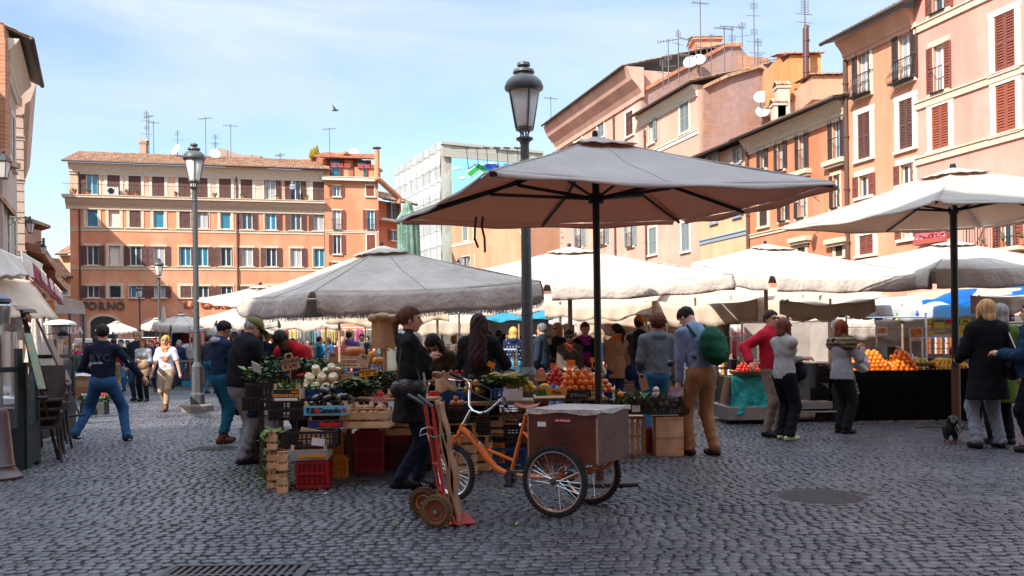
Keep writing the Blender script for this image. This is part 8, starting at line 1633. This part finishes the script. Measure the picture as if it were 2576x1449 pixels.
P_=[(347,1008,176,'tall fair haired man in a dark navy padded jacket behind the cardigan woman',dict(h=1.86,topc=(.015,.018,.03),botc=(.02,.05,.09),hairc=(.30,.20,.12),glasses=1,bulk=1.8,vox=.02)),(398,985,190,'brunette woman in dark navy coat and brown boots behind the blonde walker',dict(h=1.62,topc=(.02,.03,.07),hem=.7,coat=1,hairc=(.06,.03,.02),hair='long',fem=1,botc=(.02,.03,.08),boots=.3,shoec=(.10,.03,.02),vox=.022)),(380,972,170,'man with a red face looking over the brunette woman',dict(h=1.74,topc=(.05,.05,.1),hairc=(.1,.05,.03),vox=.024)),(306,985,180,'man in black jacket, sunglasses and bright blue jeans beyond the tracksuit man',dict(h=1.72,topc=BLK,botc=(.03,.14,.30),glasses=1,vox=.022)),(322,968,180,'man in pale blue shirt and sunglasses in the left crowd',dict(h=1.76,topc=(.15,.4,.55),glasses=1,vox=.026)),(288,990,10,'man in a maroon sweater hidden behind the tracksuit man',dict(h=1.74,topc=(.18,.02,.03),botc=(.3,.2,.1),vox=.022)),(243,1000,12,'broad man in dark teal padded coat left of the tracksuit man',dict(h=1.78,topc=(.01,.035,.05),bulk=2.2,vox=.02,hem=.8,coat=1)),(222,985,160,'dark haired woman in black between the magenta hoodie and the teal coat',dict(h=1.62,topc=(.03,.02,.02),hairc=(.02,.01,.01),hair='long',fem=1,vox=.024,botc=(.02,.05,.1))),(238,975,170,'second dark haired woman at the poster table',dict(h=1.62,topc=(.04,.04,.05),hairc=(.02,.01,.01),hair='long',fem=1,vox=.026)),(200,1000,-65,'woman in magenta hoodie with a blond ponytail looking at her phone',dict(h=1.58,topc=(.42,.012,.09),hairc=(.35,.18,.06),hair='pony',fem=1,lh=(-.1,.33,1.13),rh=(.06,.33,1.12),bow=22,hood=1,botc=(.02,.06,.12),vox=.02,pname='hoodie')),(162,1012,-80,'man in dark green jacket and black cap bending over the carton table',dict(h=1.76,topc=(.035,.06,.055),hairc=(.01,.01,.012),lean=58,drop=.04,lh=(-.12,.68,.98),rh=(.12,.66,.95),bow=-10,botc=(.05,.13,.26),bbulk=1.8,shoec=(.2,.2,.2),vox=.018,bulk=1.8)),(443,965,0,'man in a dark jacket walking away right of the blonde walker',dict(h=1.74,topc=(.02,.02,.025),vox=.026)),(526,990,-20,'man in slate blue sweater and jeans leaning behind the lamp post',dict(h=1.78,topc=(.03,.04,.07),botc=(.03,.13,.26),hairc=(.02,.014,.012),hem=.96,vox=.018,lf=(-.1,0,.08),rf=(.16,.1,.08),pname='sweater')),(592,1010,-5,'grey haired man in a dark teal fleece behind the capped vendor',dict(h=1.80,topc=(.01,.055,.075),hairc=(.20,.18,.17),bulk=2,vox=.02)),(664,1000,160,'man in navy coat with a cream hood talking behind the stall',dict(h=1.80,topc=(.015,.03,.09),hood=1,hairc=(.03,.015,.01),lh=(-.1,.3,1.25),vox=.02)),(642,985,175,'grey haired woman between the cap and the navy coat',dict(h=1.72,topc=(.04,.05,.05),hairc=(.5,.48,.45),hair='bob',fem=1,vox=.022,scarf=((.4,.35,.3),.1))),(706,1010,8,'man in a black hooded jacket with small white print on the back',dict(h=1.76,topc=(.02,.024,.026),hood=1,hairc=(.01,.01,.01),bulk=2.2,vox=.02)),(805,975,-80,'man in a bright blue jacket eating, facing right',dict(h=1.74,topc=(.01,.16,.30),hairc=(.04,.02,.015),lh=(-.05,.28,1.3),rh=(.05,.25,1.2),vox=.024,glasses=2)),(776,960,180,'man in brown jacket left of the bright blue jacket',dict(h=1.7,topc=(.12,.05,.04),vox=.026)),(829,955,180,'woman in a blue top beyond the bright blue jacket',dict(h=1.66,topc=(.02,.10,.25),hairc=(.05,.03,.02),hair='bob',fem=1,vox=.028)),(846,965,178,'platinum blonde woman in a white coat in the crowd',dict(h=1.66,topc=(.6,.58,.58),hairc=(.7,.58,.4),hair='wavy',fem=1,vox=.024)),(864,1000,178,'dark skinned man in a maroon and green anorak behind the pumpkin',dict(h=1.66,topc=(.09,.012,.02),skin=1,hair='none',hood=1,vox=.02)),(880,990,-8,'man in a purple hoodie seen from behind',dict(h=1.82,topc=(.09,.06,.20),hood=1,hairc=(.015,.01,.01),bulk=2,vox=.02,pname='hoodie')),(912,975,182,'smiling dark skinned man in a dark coat beside the purple hoodie',dict(h=1.80,topc=(.03,.03,.045),skin=1,hairc=(.01,.01,.01),scarf=((.5,.45,.4),.2),vox=.022)),(930,985,190,'dark haired child beside the paper bags',dict(h=1.35,topc=(.02,.025,.05),hairc=(.02,.01,.01),hair='bob',vox=.022)),(944,990,170,'second child with a dark ponytail beside the paper bags',dict(h=1.38,topc=(.03,.03,.05),hairc=(.02,.01,.01),hair='pony',vox=.022)),(1083,950,190,'woman with ash blond hair between the ponytailed and the kneeling woman',dict(h=1.68,topc=(.35,.3,.28),hairc=(.4,.3,.2),hair='bob',fem=1,vox=.026)),(1212,1010,-20,'red haired man in glasses and black jacket with a white bag',dict(h=1.80,topc=(.018,.018,.022),hairc=(.16,.05,.02),glasses=2,vox=.02,bulk=1.8,turn=-25)),(1257,985,-30,'dark skinned man in a black hoodie turned away',dict(h=1.80,topc=(.012,.012,.014),skin=2,hairc=(.008,.008,.008),hood=1,vox=.022,bulk=1.8)),(1294,1020,-5,'blonde woman in a navy top with white stars and light blue jeans',dict(h=1.76,topc=(.012,.02,.055),hairc=(.62,.36,.10),hair='long',fem=1,botc=(.05,.22,.36),hem=.98,vox=.018,hood=1)),(1345,985,150,'person in dark clothes glimpsed left of the grey haired man',dict(h=1.6,topc=(.05,.02,.02),vox=.026)),(1366,1030,62,'grey haired man in sunglasses and a dark slate jacket facing left',dict(h=1.80,topc=(.018,.026,.040),hairc=(.13,.13,.14),glasses=1,vox=.018,bulk=1.9,hem=.84,coat=1)),(1405,1050,140,'strawberry blonde woman in sunglasses and black coat eating fruit',dict(h=1.76,topc=(.012,.011,.012),hairc=(.55,.25,.07),hair='bob',fem=1,glasses=1,rh=(-.05,.28,1.36),vox=.016,hem=.8,coat=1,skin=0)),(1436,1065,170,'woman in a taupe quilted jacket and coral scarf with a camera',dict(h=1.60,topc=(.085,.062,.055),hairc=(.05,.025,.02),hair='bun',fem=1,glasses=2,skin=1,scarf=((.60,.14,.08),.16),lh=(-.1,.24,1.02),rh=(.08,.26,1.04),bow=12,vox=.016,bulk=2)),(1474,1060,188,'woman in black with a long magenta purple scarf holding oranges',dict(h=1.74,topc=(.010,.010,.011),hairc=(.14,.045,.02),hair='bun',fem=1,scarf=((.36,.03,.30),.40),lh=(-.12,.32,.98),rh=(.12,.30,1.0),bow=12,vox=.015,hem=.8,coat=1)),(1553,1062,25,'dark haired woman in a beige knitted cardigan, orange scarf and navy bag',dict(h=1.70,topc=(.42,.24,.13),hairc=(.03,.015,.012),hair='pony',fem=1,scarf=((.80,.17,.04),.5),lh=(-.05,.25,1.1),vox=.015,hem=.78,coat=1,fold=.006,turn=35)),(1612,1050,-40,'man in black leather jacket and orange cap at the artichokes',dict(h=1.84,topc=(.012,.011,.011),hairc=(.05,.02,.01),rough=.4,skin=1,vox=.016,bulk=1.8)),(1742,985,175,'dark skinned man in glasses in the stall behind the backpack man',dict(h=1.74,topc=(.03,.03,.04),skin=2,hairc=(.01,.01,.01),glasses=2,vox=.024)),(1765,975,165,'person in dark clothes at the back of the cheese stall',dict(h=1.72,topc=(.03,.03,.04),hair='bob',fem=1,vox=.026)),(2061,990,-70,'stall keeper in a dark top behind the glass case',dict(h=1.68,topc=(.02,.02,.03),hairc=(.02,.01,.01),vox=.022)),(2308,985,178,'woman with red brown hair behind the glass screen',dict(h=1.66,topc=(.02,.02,.03),hairc=(.14,.05,.03),hair='bob',fem=1,vox=.02)),(2330,980,182,'girl with long dark hair behind the glass screen',dict(h=1.66,topc=(.04,.02,.04),hairc=(.03,.015,.01),hair='long',fem=1,vox=.02)),(2520,1118,2,'woman in an olive green coat half hidden behind the black coat',dict(h=1.80,topc=(.09,.13,.015),hem=.52,coat=1,flare=.04,hairc=(.30,.28,.26),hair='bob',fem=1,botc=BLK,vox=.015)),]
for px,pf,fc,lb,kw in P_:
 rr,JJ=person(at(px,pf),fc,lb,**kw)
 if 'stars' in lb:
  m=MB()
  for k in range(26):
   x,z=(k%5-2)*.065+(.03 if(k//5)%2 else 0),1.0+(k//5)*.085;y=-.135+abs(x)*.18
   for q in range(5):a=q*1.2566;m.prism([(x,y-.012,z),(x+.02*math.cos(a+1.57),y-.012,z+.02*math.sin(a+1.57)),(x+.008*math.cos(a+2.2),y-.012,z+.008*math.sin(a+2.2))],(0,.004,0))
  m.build('white_stars',flat('white_stripe',(.75,.75,.75),.7),JJ['root'])
 if 'white print' in lb:textmb('MERCATO',.05,Matrix.Translation((0,-.16,1.33)),.002).build('back_print',PAP,JJ['root'])
 if 'holding oranges' in lb:
  t=tag(MB().box(-.06,.06,-.05,.05,0,.11).build('fruit_carton',CARD),'small brown carton in the hands of the purple scarf woman','carton');t.location=W(1470,945,12.0)-Vector((0,.35,0))
 if 'orange cap' in lb:
  m=MB();m.ball(Vector(JJ['hd']((0,-.02,.06)))*JJ['s'],.1*JJ['s'],14,8);m.build('cap',flat('orange_cap',(.65,.14,.02),.8),JJ['root'],smooth=True)
 if 'navy bag' in lb:
  m=MB();m.ball(Vector((.24,-.08,.86)),(.16,.07,.14),14,8,.06);m.build('shoulder_bag',fab((.01,.02,.08),.7),JJ['root'],smooth=True);bag_strap(JJ,(.16,-.05,1.45),(.26,-.1,.98),.010)
r,J=person(at(558,1115),-42,'young man in a blue varsity jacket with leather sleeves, teal jeans, brown boots',h=1.77,vox=.014,topc=(.010,.026,.06),hem=.97,botc=(.008,.085,.13),bbulk=1.6,hairc=(.008,.007,.008),skin=1,bow=28,lh=(-.10,.30,1.08),rh=(.12,.30,1.06),shoec=(.10,.03,.02),boots=.15,hood=1,bulk=1.5,lf=(-.10,.10,.08),rf=(.09,-.06,.08))
m_=J['mesh']('leather_sleeves',lambda P:smin(econe(P,J['SR'],J['ER'],.070,.064),econe(P,J['ER'],J['WR']+(J['ER']-J['WR'])*.12,.062,.05),.02)+.005*np.sin(P[:,2]*70+P[:,0]*30),[J['SR'],J['ER'],J['WR']],.09,pm('black_leather',(.012,.012,.014),.3,.2,6,.5,40),J['root'])
m_=J['mesh']('grey_hood',lambda P:ell(P,J['nb']+vv((0,-.07,0)),(.12,.075,.055))+.004*np.sin(P[:,0]*60),[J['nb']],.16,fab((.30,.30,.36)),J['root'])
r,J=person(at(612,1165),-52,'stout market vendor in a black hoodie, olive cap, navy apron and grey trousers',h=1.74,vox=.014,topc=(.006,.006,.009),hem=.90,botc=(.20,.19,.21),bbulk=2.6,fat=1.28,hood=1,bulk=3.,hairc=(.30,.27,.25),glasses=2,bow=24,lean=8,rh=(.16,.42,1.13),lh=(-.08,.42,1.10),shoec=(.03,.03,.05),lf=(-.14,.06,.08),rf=(.14,-.06,.08),pname='hoodie')
J['mesh']('cap',lambda P:smin(np.maximum(ell(P,J['hd']((0,-.01,.06)),(.105,.12,.085),J['HR']),-((P-J['hc'])@J['HR'])[:,2]+.03),np.maximum(ell(P,J['hd']((0,.10,.045)),(.085,.10,.02),J['HR']),-9+P[:,0]*0),.01),[J['hc'],J['hd']((0,.15,.05)),J['hd']((0,0,.12))],.10,fab((.16,.15,.05)),J['root'])
J['mesh']('apron',lambda P:np.maximum(np.maximum(econe(P,(0,.02,1.0),(0,.06,.50),.225,.22,(0,1,0),.78),-econe(P,(0,.02,1.0),(0,.05,.48),.205,.20,(0,1,0),.78)),np.maximum(-.02-P[:,1]+.004*np.sin(P[:,2]*40),.55-P[:,2])),[(0,0,1.0),(0,.1,.5)],.26,fab((.018,.028,.075),.8),J['root'])
for W_ in('WR','WL'):
 u=vv(J[W_]);J['mesh']('glove',lambda P:econe(P,u-J['fw']*.04,u+J['fw']*.03,.046,.044),[u],.1,flat('turquoise_glove',(.05,.42,.55),.5),J['root'])
t=tag(MB().box(-.05,.05,-.002,.002,-.06,.06).build('receipt_pad',PAP),'white and blue notepad in the hand of the capped vendor','notepad');t.location=W(645,925,9.0);t.rotation_euler=(R(35),R(20),R(-20))
r,J=person((W(762,900,11.4).x,11.6,0),150,'dark skinned vendor in a red jacket with black collar bending behind the greens',h=1.74,vox=.014,topc=(.38,.010,.018),skin=2,hairc=(.008,.008,.008),lean=35,bow=28,lh=(-.2,.45,.95),rh=(.2,.45,.95),hood=0,bulk=2.4,botc=BLK,turn=30,scarf=((.012,.012,.014),.05))
r,J=person(at(1035,1236),-82,'woman with a long brown ponytail in a black anorak and white scarf',h=1.73,vox=.0125,topc=(.006,.006,.007),rough=.7,hem=.66,coat=1,flare=.05,bulk=2.2,botc=(.008,.012,.03),hairc=(.10,.035,.016),hair='pony',fem=1,lh=(-.12,.20,1.10),rh=(.10,.17,1.24),lf=(-.06,.06,.085),rf=(.08,-.12,.12),boots=.11,shoec=(.010,.009,.012),scarf=((.62,.58,.62),.55),turn=-4,hood=1,fold=.006,pname='anorak')
J['mesh']('handbag',lambda P:ell(P,(.26,-.02,.98),(.07,.17,.10))+.006*np.sin(P[:,1]*50),[(.26,0,.98)],.2,pm('black_leather',(.012,.012,.014),.3,.2,6,.5,40),J['root']);bag_strap(J,(.17,.0,1.47),(.27,.08,1.04),.010);bag_strap(J,(.17,-.06,1.45),(.28,-.12,1.04),.010)
add_mb(J,lambda m,S:[m.tube([S(J['AL']+vv((.045,.02+.02*k,-.02+.012*(2-k)))),S(J['AL']+vv((.05,.05+.02*k,-.035)))],.004,4)for k in range(4)],'shoe_laces',flat('lace',(.6,.5,.4),.8))
person((W(1112,900,11.2).x,11.3,0),165,'dark haired woman in glasses and a brown coat bending over the tomatoes',h=1.66,vox=.014,topc=(.045,.035,.025),hairc=(.015,.009,.008),hair='long',fem=1,glasses=2,lean=25,bow=38,lh=(-.12,.42,.98),rh=(.1,.42,.98),drop=.05,botc=BLK)
r,J=person(at(1205,1162),-8,'woman with long wavy dark red hair in a long charcoal coat, back turned',h=1.74,vox=.013,topc=(.014,.015,.017),hem=.46,coat=1,flare=.10,bulk=2.0,hairc=(.035,.010,.010),hair='wavy',fem=1,botc=BLK,boots=.38,shoec=(.009,.009,.010),rh=(.26,.34,1.10),lh=(-.16,.30,1.0),lean=10,fold=.006,pname='coat')
J['mesh']('hair_length',lambda P:econe(P,J['hd']((0,-.09,0)),J['up']((.02,-.15,1.18)),.09,.12,J['fw'],.55)+.007*np.sin(P[:,0]*75+4*np.sin(P[:,2]*17)),[J['hd']((0,-.1,0)),J['up']((0,-.15,1.15))],.15,hairm((.035,.010,.010)),J['root'])
r,J=person(at(1655,1110),15,'curly brown haired youth in a grey hooded sweatshirt and blue jeans',h=1.76,vox=.014,topc=(.11,.12,.13),hem=.92,hood=1,bulk=1.8,hairc=(.10,.028,.012),hair='curly',botc=(.03,.12,.22),lh=(-.16,.22,.98),rh=(.14,.22,.98),turn=25,pname='hoodie')
r,J=person(at(1768,1146),28,'tall man in pale blue sweater and tan trousers with a green backpack',h=1.86,vox=.0125,topc=(.20,.27,.42),hem=.96,bulk=1.,botc=(.32,.16,.075),bbulk=1.5,hairc=(.018,.011,.010),lean=16,bow=38,lh=(-.22,.14,.84),rh=(.2,.35,1.0),shoec=(.06,.025,.018),lf=(-.10,.10,.08),rf=(.11,-.08,.08),pname='sweater',turn=8)
BP=fab((.006,.07,.035),.7)
J['mesh']('backpack',lambda P:smin(ell(P,J['up']((.05,-.23,1.18)),(.165,.13,.23),J['RL']),ell(P,J['up']((.05,-.30,1.07)),(.12,.08,.11),J['RL']),.02)+.004*np.sin(P[:,2]*50),[J['up']((0,-.23,1.2)),J['up']((0,-.3,1.0))],.28,BP,J['root'])
for sx in(-1,1):add_mb(J,lambda m,S:m.tube([S(J['up']((sx*.10,-.14,1.32))),S(J['up']((sx*.12,-.06,1.475))),S(J['up']((sx*.13,.08,1.40))),S(J['up']((sx*.15,.06,1.2))),S(J['up']((sx*.13,-.10,1.08)))],.018,6),'backpack_strap',BP)
add_mb(J,lambda m,S:m.cbox(S(J['up']((.10,-.375,1.05))),(.06,.012,.03)),'backpack_patch',flat('patch',(.05,.02,.05),.7));add_mb(J,lambda m,S:m.lathe([(.036,-.02),(.036,.02),(.03,.02),(.03,-.02)],S(J['WL']+(J['EL']-J['WL'])*.1),12),'wrist_watch',STEEL)
add_mb(J,lambda m,S:m.ball(S((-.24,.26,1.04)),(.045,.045,.045),10,6),'camera',BLACK)
g=J['WL'];m=MB();m.box(-.13,.03,-.012,.012,-.06,.05);t=m.build('magazine',flat('magazine_cover',(.45,.25,.38),.5,col2=(.6,.6,.65),scale=12));wp=J['root'].matrix_basis@Vector(g*J['s']);t.location=(wp.x+.02,wp.y-.05,wp.z-.12);tag(t,'folded pink and white magazine in the hand of the backpack man','magazine')
r,J=person(at(1942,1098),-140,'man in a red and grey jacket with hands on hips behind the woman in grey',h=1.80,vox=.015,topc=(.50,.015,.035),hem=.90,botc=(.26,.18,.13),hairc=(.04,.018,.012),glasses=2,bulk=2.2,lh=(-.26,.02,1.02),rh=(.40,-.06,1.04),turn=-10)
J['mesh']('grey_shoulders',lambda P:smin(econe(P,J['SL'],J['SR'],.078,.078),econe(P,J['nb']-vv((0,0,.08)),J['nb'],.10,.08),.03),[J['SL'],J['SR'],J['nb']],.12,fab((.10,.10,.13)),J['root'])
r,J=person(at(1975,1107),-62,'woman in a light grey fitted jacket, sunglasses and black trousers, arms crossed',h=1.68,vox=.013,topc=(.34,.31,.30),hem=.88,coat=1,botc=(.008,.008,.012),bbulk=2.2,hairc=(.15,.045,.025),hair='bob',fem=1,glasses=1,lh=(.12,.24,1.16),rh=(-.10,.26,1.10),shoec=(.5,.62,.35),bulk=1.2,lf=(-.12,.06,.08),rf=(.10,-.02,.08))
J['mesh']('shoulder_bag',lambda P:ell(P,(.05,.26,.98),(.13,.07,.14)),[(.05,.26,.98)],.2,fab((.02,.022,.03),.6),J['root']);bag_strap(J,(-.12,.05,1.46),(.06,.27,1.08),.010)
r,J=person(at(2120,1090),-70,'auburn haired woman in a grey top and striped poncho scarf, hands raised',h=1.65,vox=.014,topc=(.30,.28,.29),hem=.84,coat=1,flare=.03,botc=(.013,.010,.012),bbulk=2.2,hairc=(.20,.04,.015),hair='bob',fem=1,lh=(-.05,.30,1.30),rh=(.10,.30,1.27),shoec=(.05,.02,.015),bulk=1.8)
PON=pm('striped_wool',(.05,.045,.02),.9,.2,5,.4,50,stripe=('Z',5,(.22,.16,.08),.2),col2=(.10,.02,.015))
J['mesh']('poncho_scarf',lambda P:smin(smin(econe(P,J['SL'],J['SR'],.125,.125),ell(P,J['nb']-vv((0,0,.03)),(.15,.15,.09)),.04),econe(P,J['SL']+vv((.05,.06,-.02)),(-.02,.20,.62),.10,.11),.03)+.005*np.sin(P[:,2]*55+P[:,0]*30),[J['SL'],J['SR'],J['nb'],(-.02,.16,.6)],.14,PON,J['root'])
J['mesh']('shopping_bag',lambda P:ell(P,(-.02,.40,1.08),(.09,.13,.16))+.01*np.sin(P[:,2]*50+P[:,1]*30),[(-.02,.40,1.08)],.2,flat('white_plastic_bag',(.70,.68,.72),.4),J['root'])
r,J=person(at(2486,1128),4,'woman with a blonde bob in a black knee length coat and grey jeans',h=1.84,vox=.0125,topc=(.008,.008,.010),rough=.95,hem=.58,coat=1,flare=.07,bulk=2.6,botc=(.22,.24,.28),bbulk=1.6,hairc=(.52,.28,.12),hair='bob',fem=1,shoec=(.009,.009,.010),lf=(-.13,.0,.08),rf=(.14,-.02,.08),lh=(-.18,.28,1.05),rh=(.2,.25,1.05),fold=.004,pname='coat')
J['mesh']('chain_bag',lambda P:ell(P,(.30,-.02,.93),(.06,.15,.14)),[(.30,0,.93)],.2,pm('black_leather',(.012,.012,.014),.3,.2,6,.5,40),J['root'])
add_mb(J,lambda m,S:(m.tube([S((.19,-.04,1.47)),S((.27,-.10,1.2)),S((.34,-.14,.96))],.009,5),m.tube([S((.19,.04,1.47)),S((.30,-.02,1.2)),S((.36,.06,.96))],.009,5)),'bag_chain',flat('chain_silver',(.75,.75,.78),.2,metal=1.))
person((W(2600,1100,11.0).x,11.0,0),60,'person in a dark blue quilted jacket cut by the right edge',h=1.78,vox=.014,topc=(.012,.035,.075),bulk=3.2,fold=.010,lh=(-.08,.32,1.15),rh=(.2,.30,1.12),botc=BLK,hem=.86,coat=1)
protos=[]
for kw in(dict(h=1.76,vox=.032,label='x',hair='short'),dict(h=1.66,vox=.032,label='x',hair='long',fem=1),dict(h=1.74,vox=.032,label='x',hair='short',lh=(-.1,.3,1.1),rh=(.1,.3,1.1)),dict(h=1.64,vox=.032,label='x',hair='bob',fem=1,coat=1,hem=.7),dict(h=1.75,vox=.032,label='x',lf=(-.1,.25,.1),rf=(.1,-.25,.12))):
 lb=kw.pop('label');o,_=person((0,0,0),0,lb,**kw);protos.append((o,kids(o)))
cr_=random.Random(9)
cnames=[((.02,.03,.08),'navy'),((.02,.02,.022),'black'),((.25,.02,.03),'dark red'),((.12,.12,.13),'grey'),((.35,.28,.2),'beige'),((.03,.12,.25),'blue'),((.05,.07,.03),'olive'),((.5,.48,.46),'white'),((.08,.03,.02),'brown'),((.3,.05,.15),'pink')]
places=[(170,965,'beside the green jacketed man'),(452,972,'beside the market barrow'),(484,968,'behind the plinth lamp pole'),(574,975,'between the varsity jacket and the teal fleece'),(684,972,'left of the printed jacket'),(738,972,'right of the printed jacket, nearer'),(826,968,'left of the platinum blonde woman'),(898,965,'between the purple hoodie and the smiling man'),(1142,968,'behind the kneeling woman'),(1232,972,'beside the red haired man'),(1330,975,'left of the grey haired man, nearer'),(1515,975,'between the purple scarf and the beige cardigan'),(1580,978,'left of the orange cap'),(760,952,'behind the olive tent wall edge'),(1020,950,'left of the paper bags woman'),(1120,952,'between the ponytailed and the long haired woman'),(1175,948,'in front of the low tan awning'),(1300,946,'beyond the star shirt'),(1420,948,'beyond the taupe quilted jacket'),(1535,950,'beyond the beige cardigan'),(1600,947,'beyond the orange cap'),(1690,950,'beyond the grey hooded sweatshirt'),(1825,956,'beside the bottle shelves'),(1870,952,'beside the drinks machine'),(2000,950,'inside the glass case stall'),(2090,948,'left of the clear screen'),(2190,946,'beyond the orange heaps'),(2420,946,'beyond the MADE IN sign'),(315,946,'left of the tall fair haired man'),(410,944,'beyond the slim lamp'),(530,946,'beyond the slate sweater'),(600,950,'beyond the teal fleece'),(640,944,'beyond the vendor cap'),(265,940,'in front of the arch'),(188,958,'beside the awning poles at the left'),(205,950,'near the far ochre house'),(255,948,'below the small cream umbrella'),(275,945,'below the small cream umbrella, right side'),(300,950,'left of the slim lamp'),(335,952,'between the sunglasses man and the navy padded jacket'),(372,948,'below the souvenir umbrella'),(430,955,'by the clothes racks'),(470,955,'left of the plinth lamp'),(505,962,'right of the plinth lamp'),(545,955,'behind the varsity jacket'),(625,955,'behind the olive cap'),(655,950,'left of the navy coat with cream hood'),(685,955,'between the navy coat and the printed jacket'),(728,952,'right of the printed jacket'),(748,960,'left of the red vendor'),(790,948,'behind the brown jacket'),(817,950,'behind the bright blue jacket'),(855,945,'left of the purple hoodie'),(898,950,'behind the purple hoodie'),(925,952,'behind the children'),(1065,948,'in front of the bookstall'),(1090,945,'by the bookstall'),(1150,950,'left of the wavy red hair'),(1235,952,'behind the red haired man'),(1275,950,'beside the star shirt'),(1330,955,'behind the lamp post'),(1385,950,'behind the strawberry blonde woman'),(1452,955,'between the coral and purple scarves'),(1510,952,'behind the parasol pole'),(1580,955,'behind the orange scarf woman'),(1635,950,'behind the grey hoodie'),(1720,955,'left of the backpack man'),(1800,950,'right of the green backpack'),(1845,948,'behind the drinks machine'),(1900,950,'behind the red jacket man'),(2030,948,'behind the glass case'),(2160,950,'behind the poncho woman'),(2210,948,'behind the price notice'),(2260,950,'behind the blender'),(2365,948,'below the TRUFFLE sign'),(2440,950,'left of the blonde bob'),(2560,960,'at the flag hung stall'),(345,943,'far behind the tall fair haired man'),(570,948,'far behind the teal fleece'),(225,945,'far behind the magenta hoodie'),(488,945,'far beyond the plinth lamp'),(712,944,'far behind the printed jacket')]
for i,(px,pf,wh)in enumerate(places):
 o,ks=protos[i%len(protos)];c,cn=cnames[(i*7+3)%len(cnames)];g=at(px,pf);n=o.copy();COL.objects.link(n);n.location=g;n.rotation_euler=(0,0,cr_.choice([0,3.14,1.6,-1.6,2.6,.5]));s_=cr_.uniform(.96,1.06);n.scale=(s_,)*3
 fem=i%5 in(1,3);n['label']='distant %s in %s %s'%('woman' if fem else 'man',cn,wh);n['group']='shoppers in the background crowd';n['category']='person'
 for k in ks:
  d=k.copy();COL.objects.link(d);d.parent=n
  if d.material_slots:
   mt={'jacket':fab(c),'trousers':fab(cr_.choice([JEAN,BLK,(.1,.08,.06),(.03,.04,.07)])),'hair':hairm(cr_.choice([(.02,.012,.01),(.10,.04,.02),(.4,.25,.12),(.25,.23,.22)]))}.get(k.name.split('.')[0])
   if mt:d.material_slots[0].link='OBJECT';d.material_slots[0].material=mt
for o,ks in protos:
 for k in ks:bpy.data.objects.remove(k)
 bpy.data.objects.remove(o)
f_=Fac(180,80,821,85.6);s_=f_.hit(737,500)[0];p=f_.T@Vector((s_,-.45,zbal));person(p,180,'bald man in a grey sweater leaning on the top floor balcony rail',h=1.74,vox=.035,topc=(.3,.33,.38),hair='none',lh=(-.1,.3,1.0),rh=(.1,.3,1.0),lean=15)
dg=thing('dog','small black dachshund with tan paws standing by the woman in the black coat','dog',at(2392,1112),R(160));
def dogf(P):
 d=econe(P,(0,-.16,.17),(0,.14,.19),.065,.085);d=smin(d,econe(P,(0,.14,.20),(0,.22,.30),.062,.050),.04);d=smin(d,ell(P,(0,.25,.335),(.048,.055,.045)),.03);d=smin(d,econe(P,(0,.27,.32),(.01,.37,.285),.034,.018),.02)
 for sx in(-1,1):
  d=smin(d,econe(P,(sx*.05,.13,.17),(sx*.055,.12,.05),.034,.020),.025);d=smin(d,econe(P,(sx*.055,.12,.03),(sx*.058,.15,.014),.020,.018),.012)
  d=smin(d,econe(P,(sx*.05,-.15,.16),(sx*.055,-.12,.09),.046,.028),.03);d=smin(d,econe(P,(sx*.055,-.12,.09),(sx*.055,-.165,.055),.026,.018),.012);d=smin(d,econe(P,(sx*.055,-.165,.05),(sx*.057,-.14,.014),.018,.017),.012)
  d=smin(d,econe(P,(sx*.045,.235,.355),(sx*.068,.235,.27),.014,.022,(1,0,0),.45),.008)
 return smin(d,smin(econe(P,(0,-.2,.2),(0,-.3,.16),.018,.012),econe(P,(0,-.3,.16),(.03,-.38,.15),.012,.006),.01),.02)
V,F=surfnet(dogf,(-.12,-.45,-.02),(.12,.45,.45),.009);o=arrmesh('body',V,F,[pm('black_dog_coat',(.008,.007,.007),.4,.3,30,.4,120)],dg)
m=MB();m.lathe([(.056,-.012),(.060,0),(.056,.012)],(0,.19,.265),18,Matrix.Rotation(R(-38),3,'X'));m.build('collar',flat('tan_collar',(.25,.08,.03),.6),dg)
m=MB()
for sx in(-1,1):m.ball((sx*.057,.155,.014),(.021,.028,.015),8,6);m.ball((sx*.057,-.135,.014),(.020,.027,.015),8,6)
m.build('tan_paws',flat('tan_fur',(.30,.10,.04),.7),dg,smooth=True)
m=MB();g=Vector(at(2392,1112));q=W(2450,1030,10.9);m.tube([g+Vector((0,-.02,.3)),g.lerp(q,.35)+Vector((0,0,-.05)),q],.005,4);o=m.build('dog_leash',BLACK);tag(o,'thin dark leash from the dachshund towards the woman in the black coat','leash')
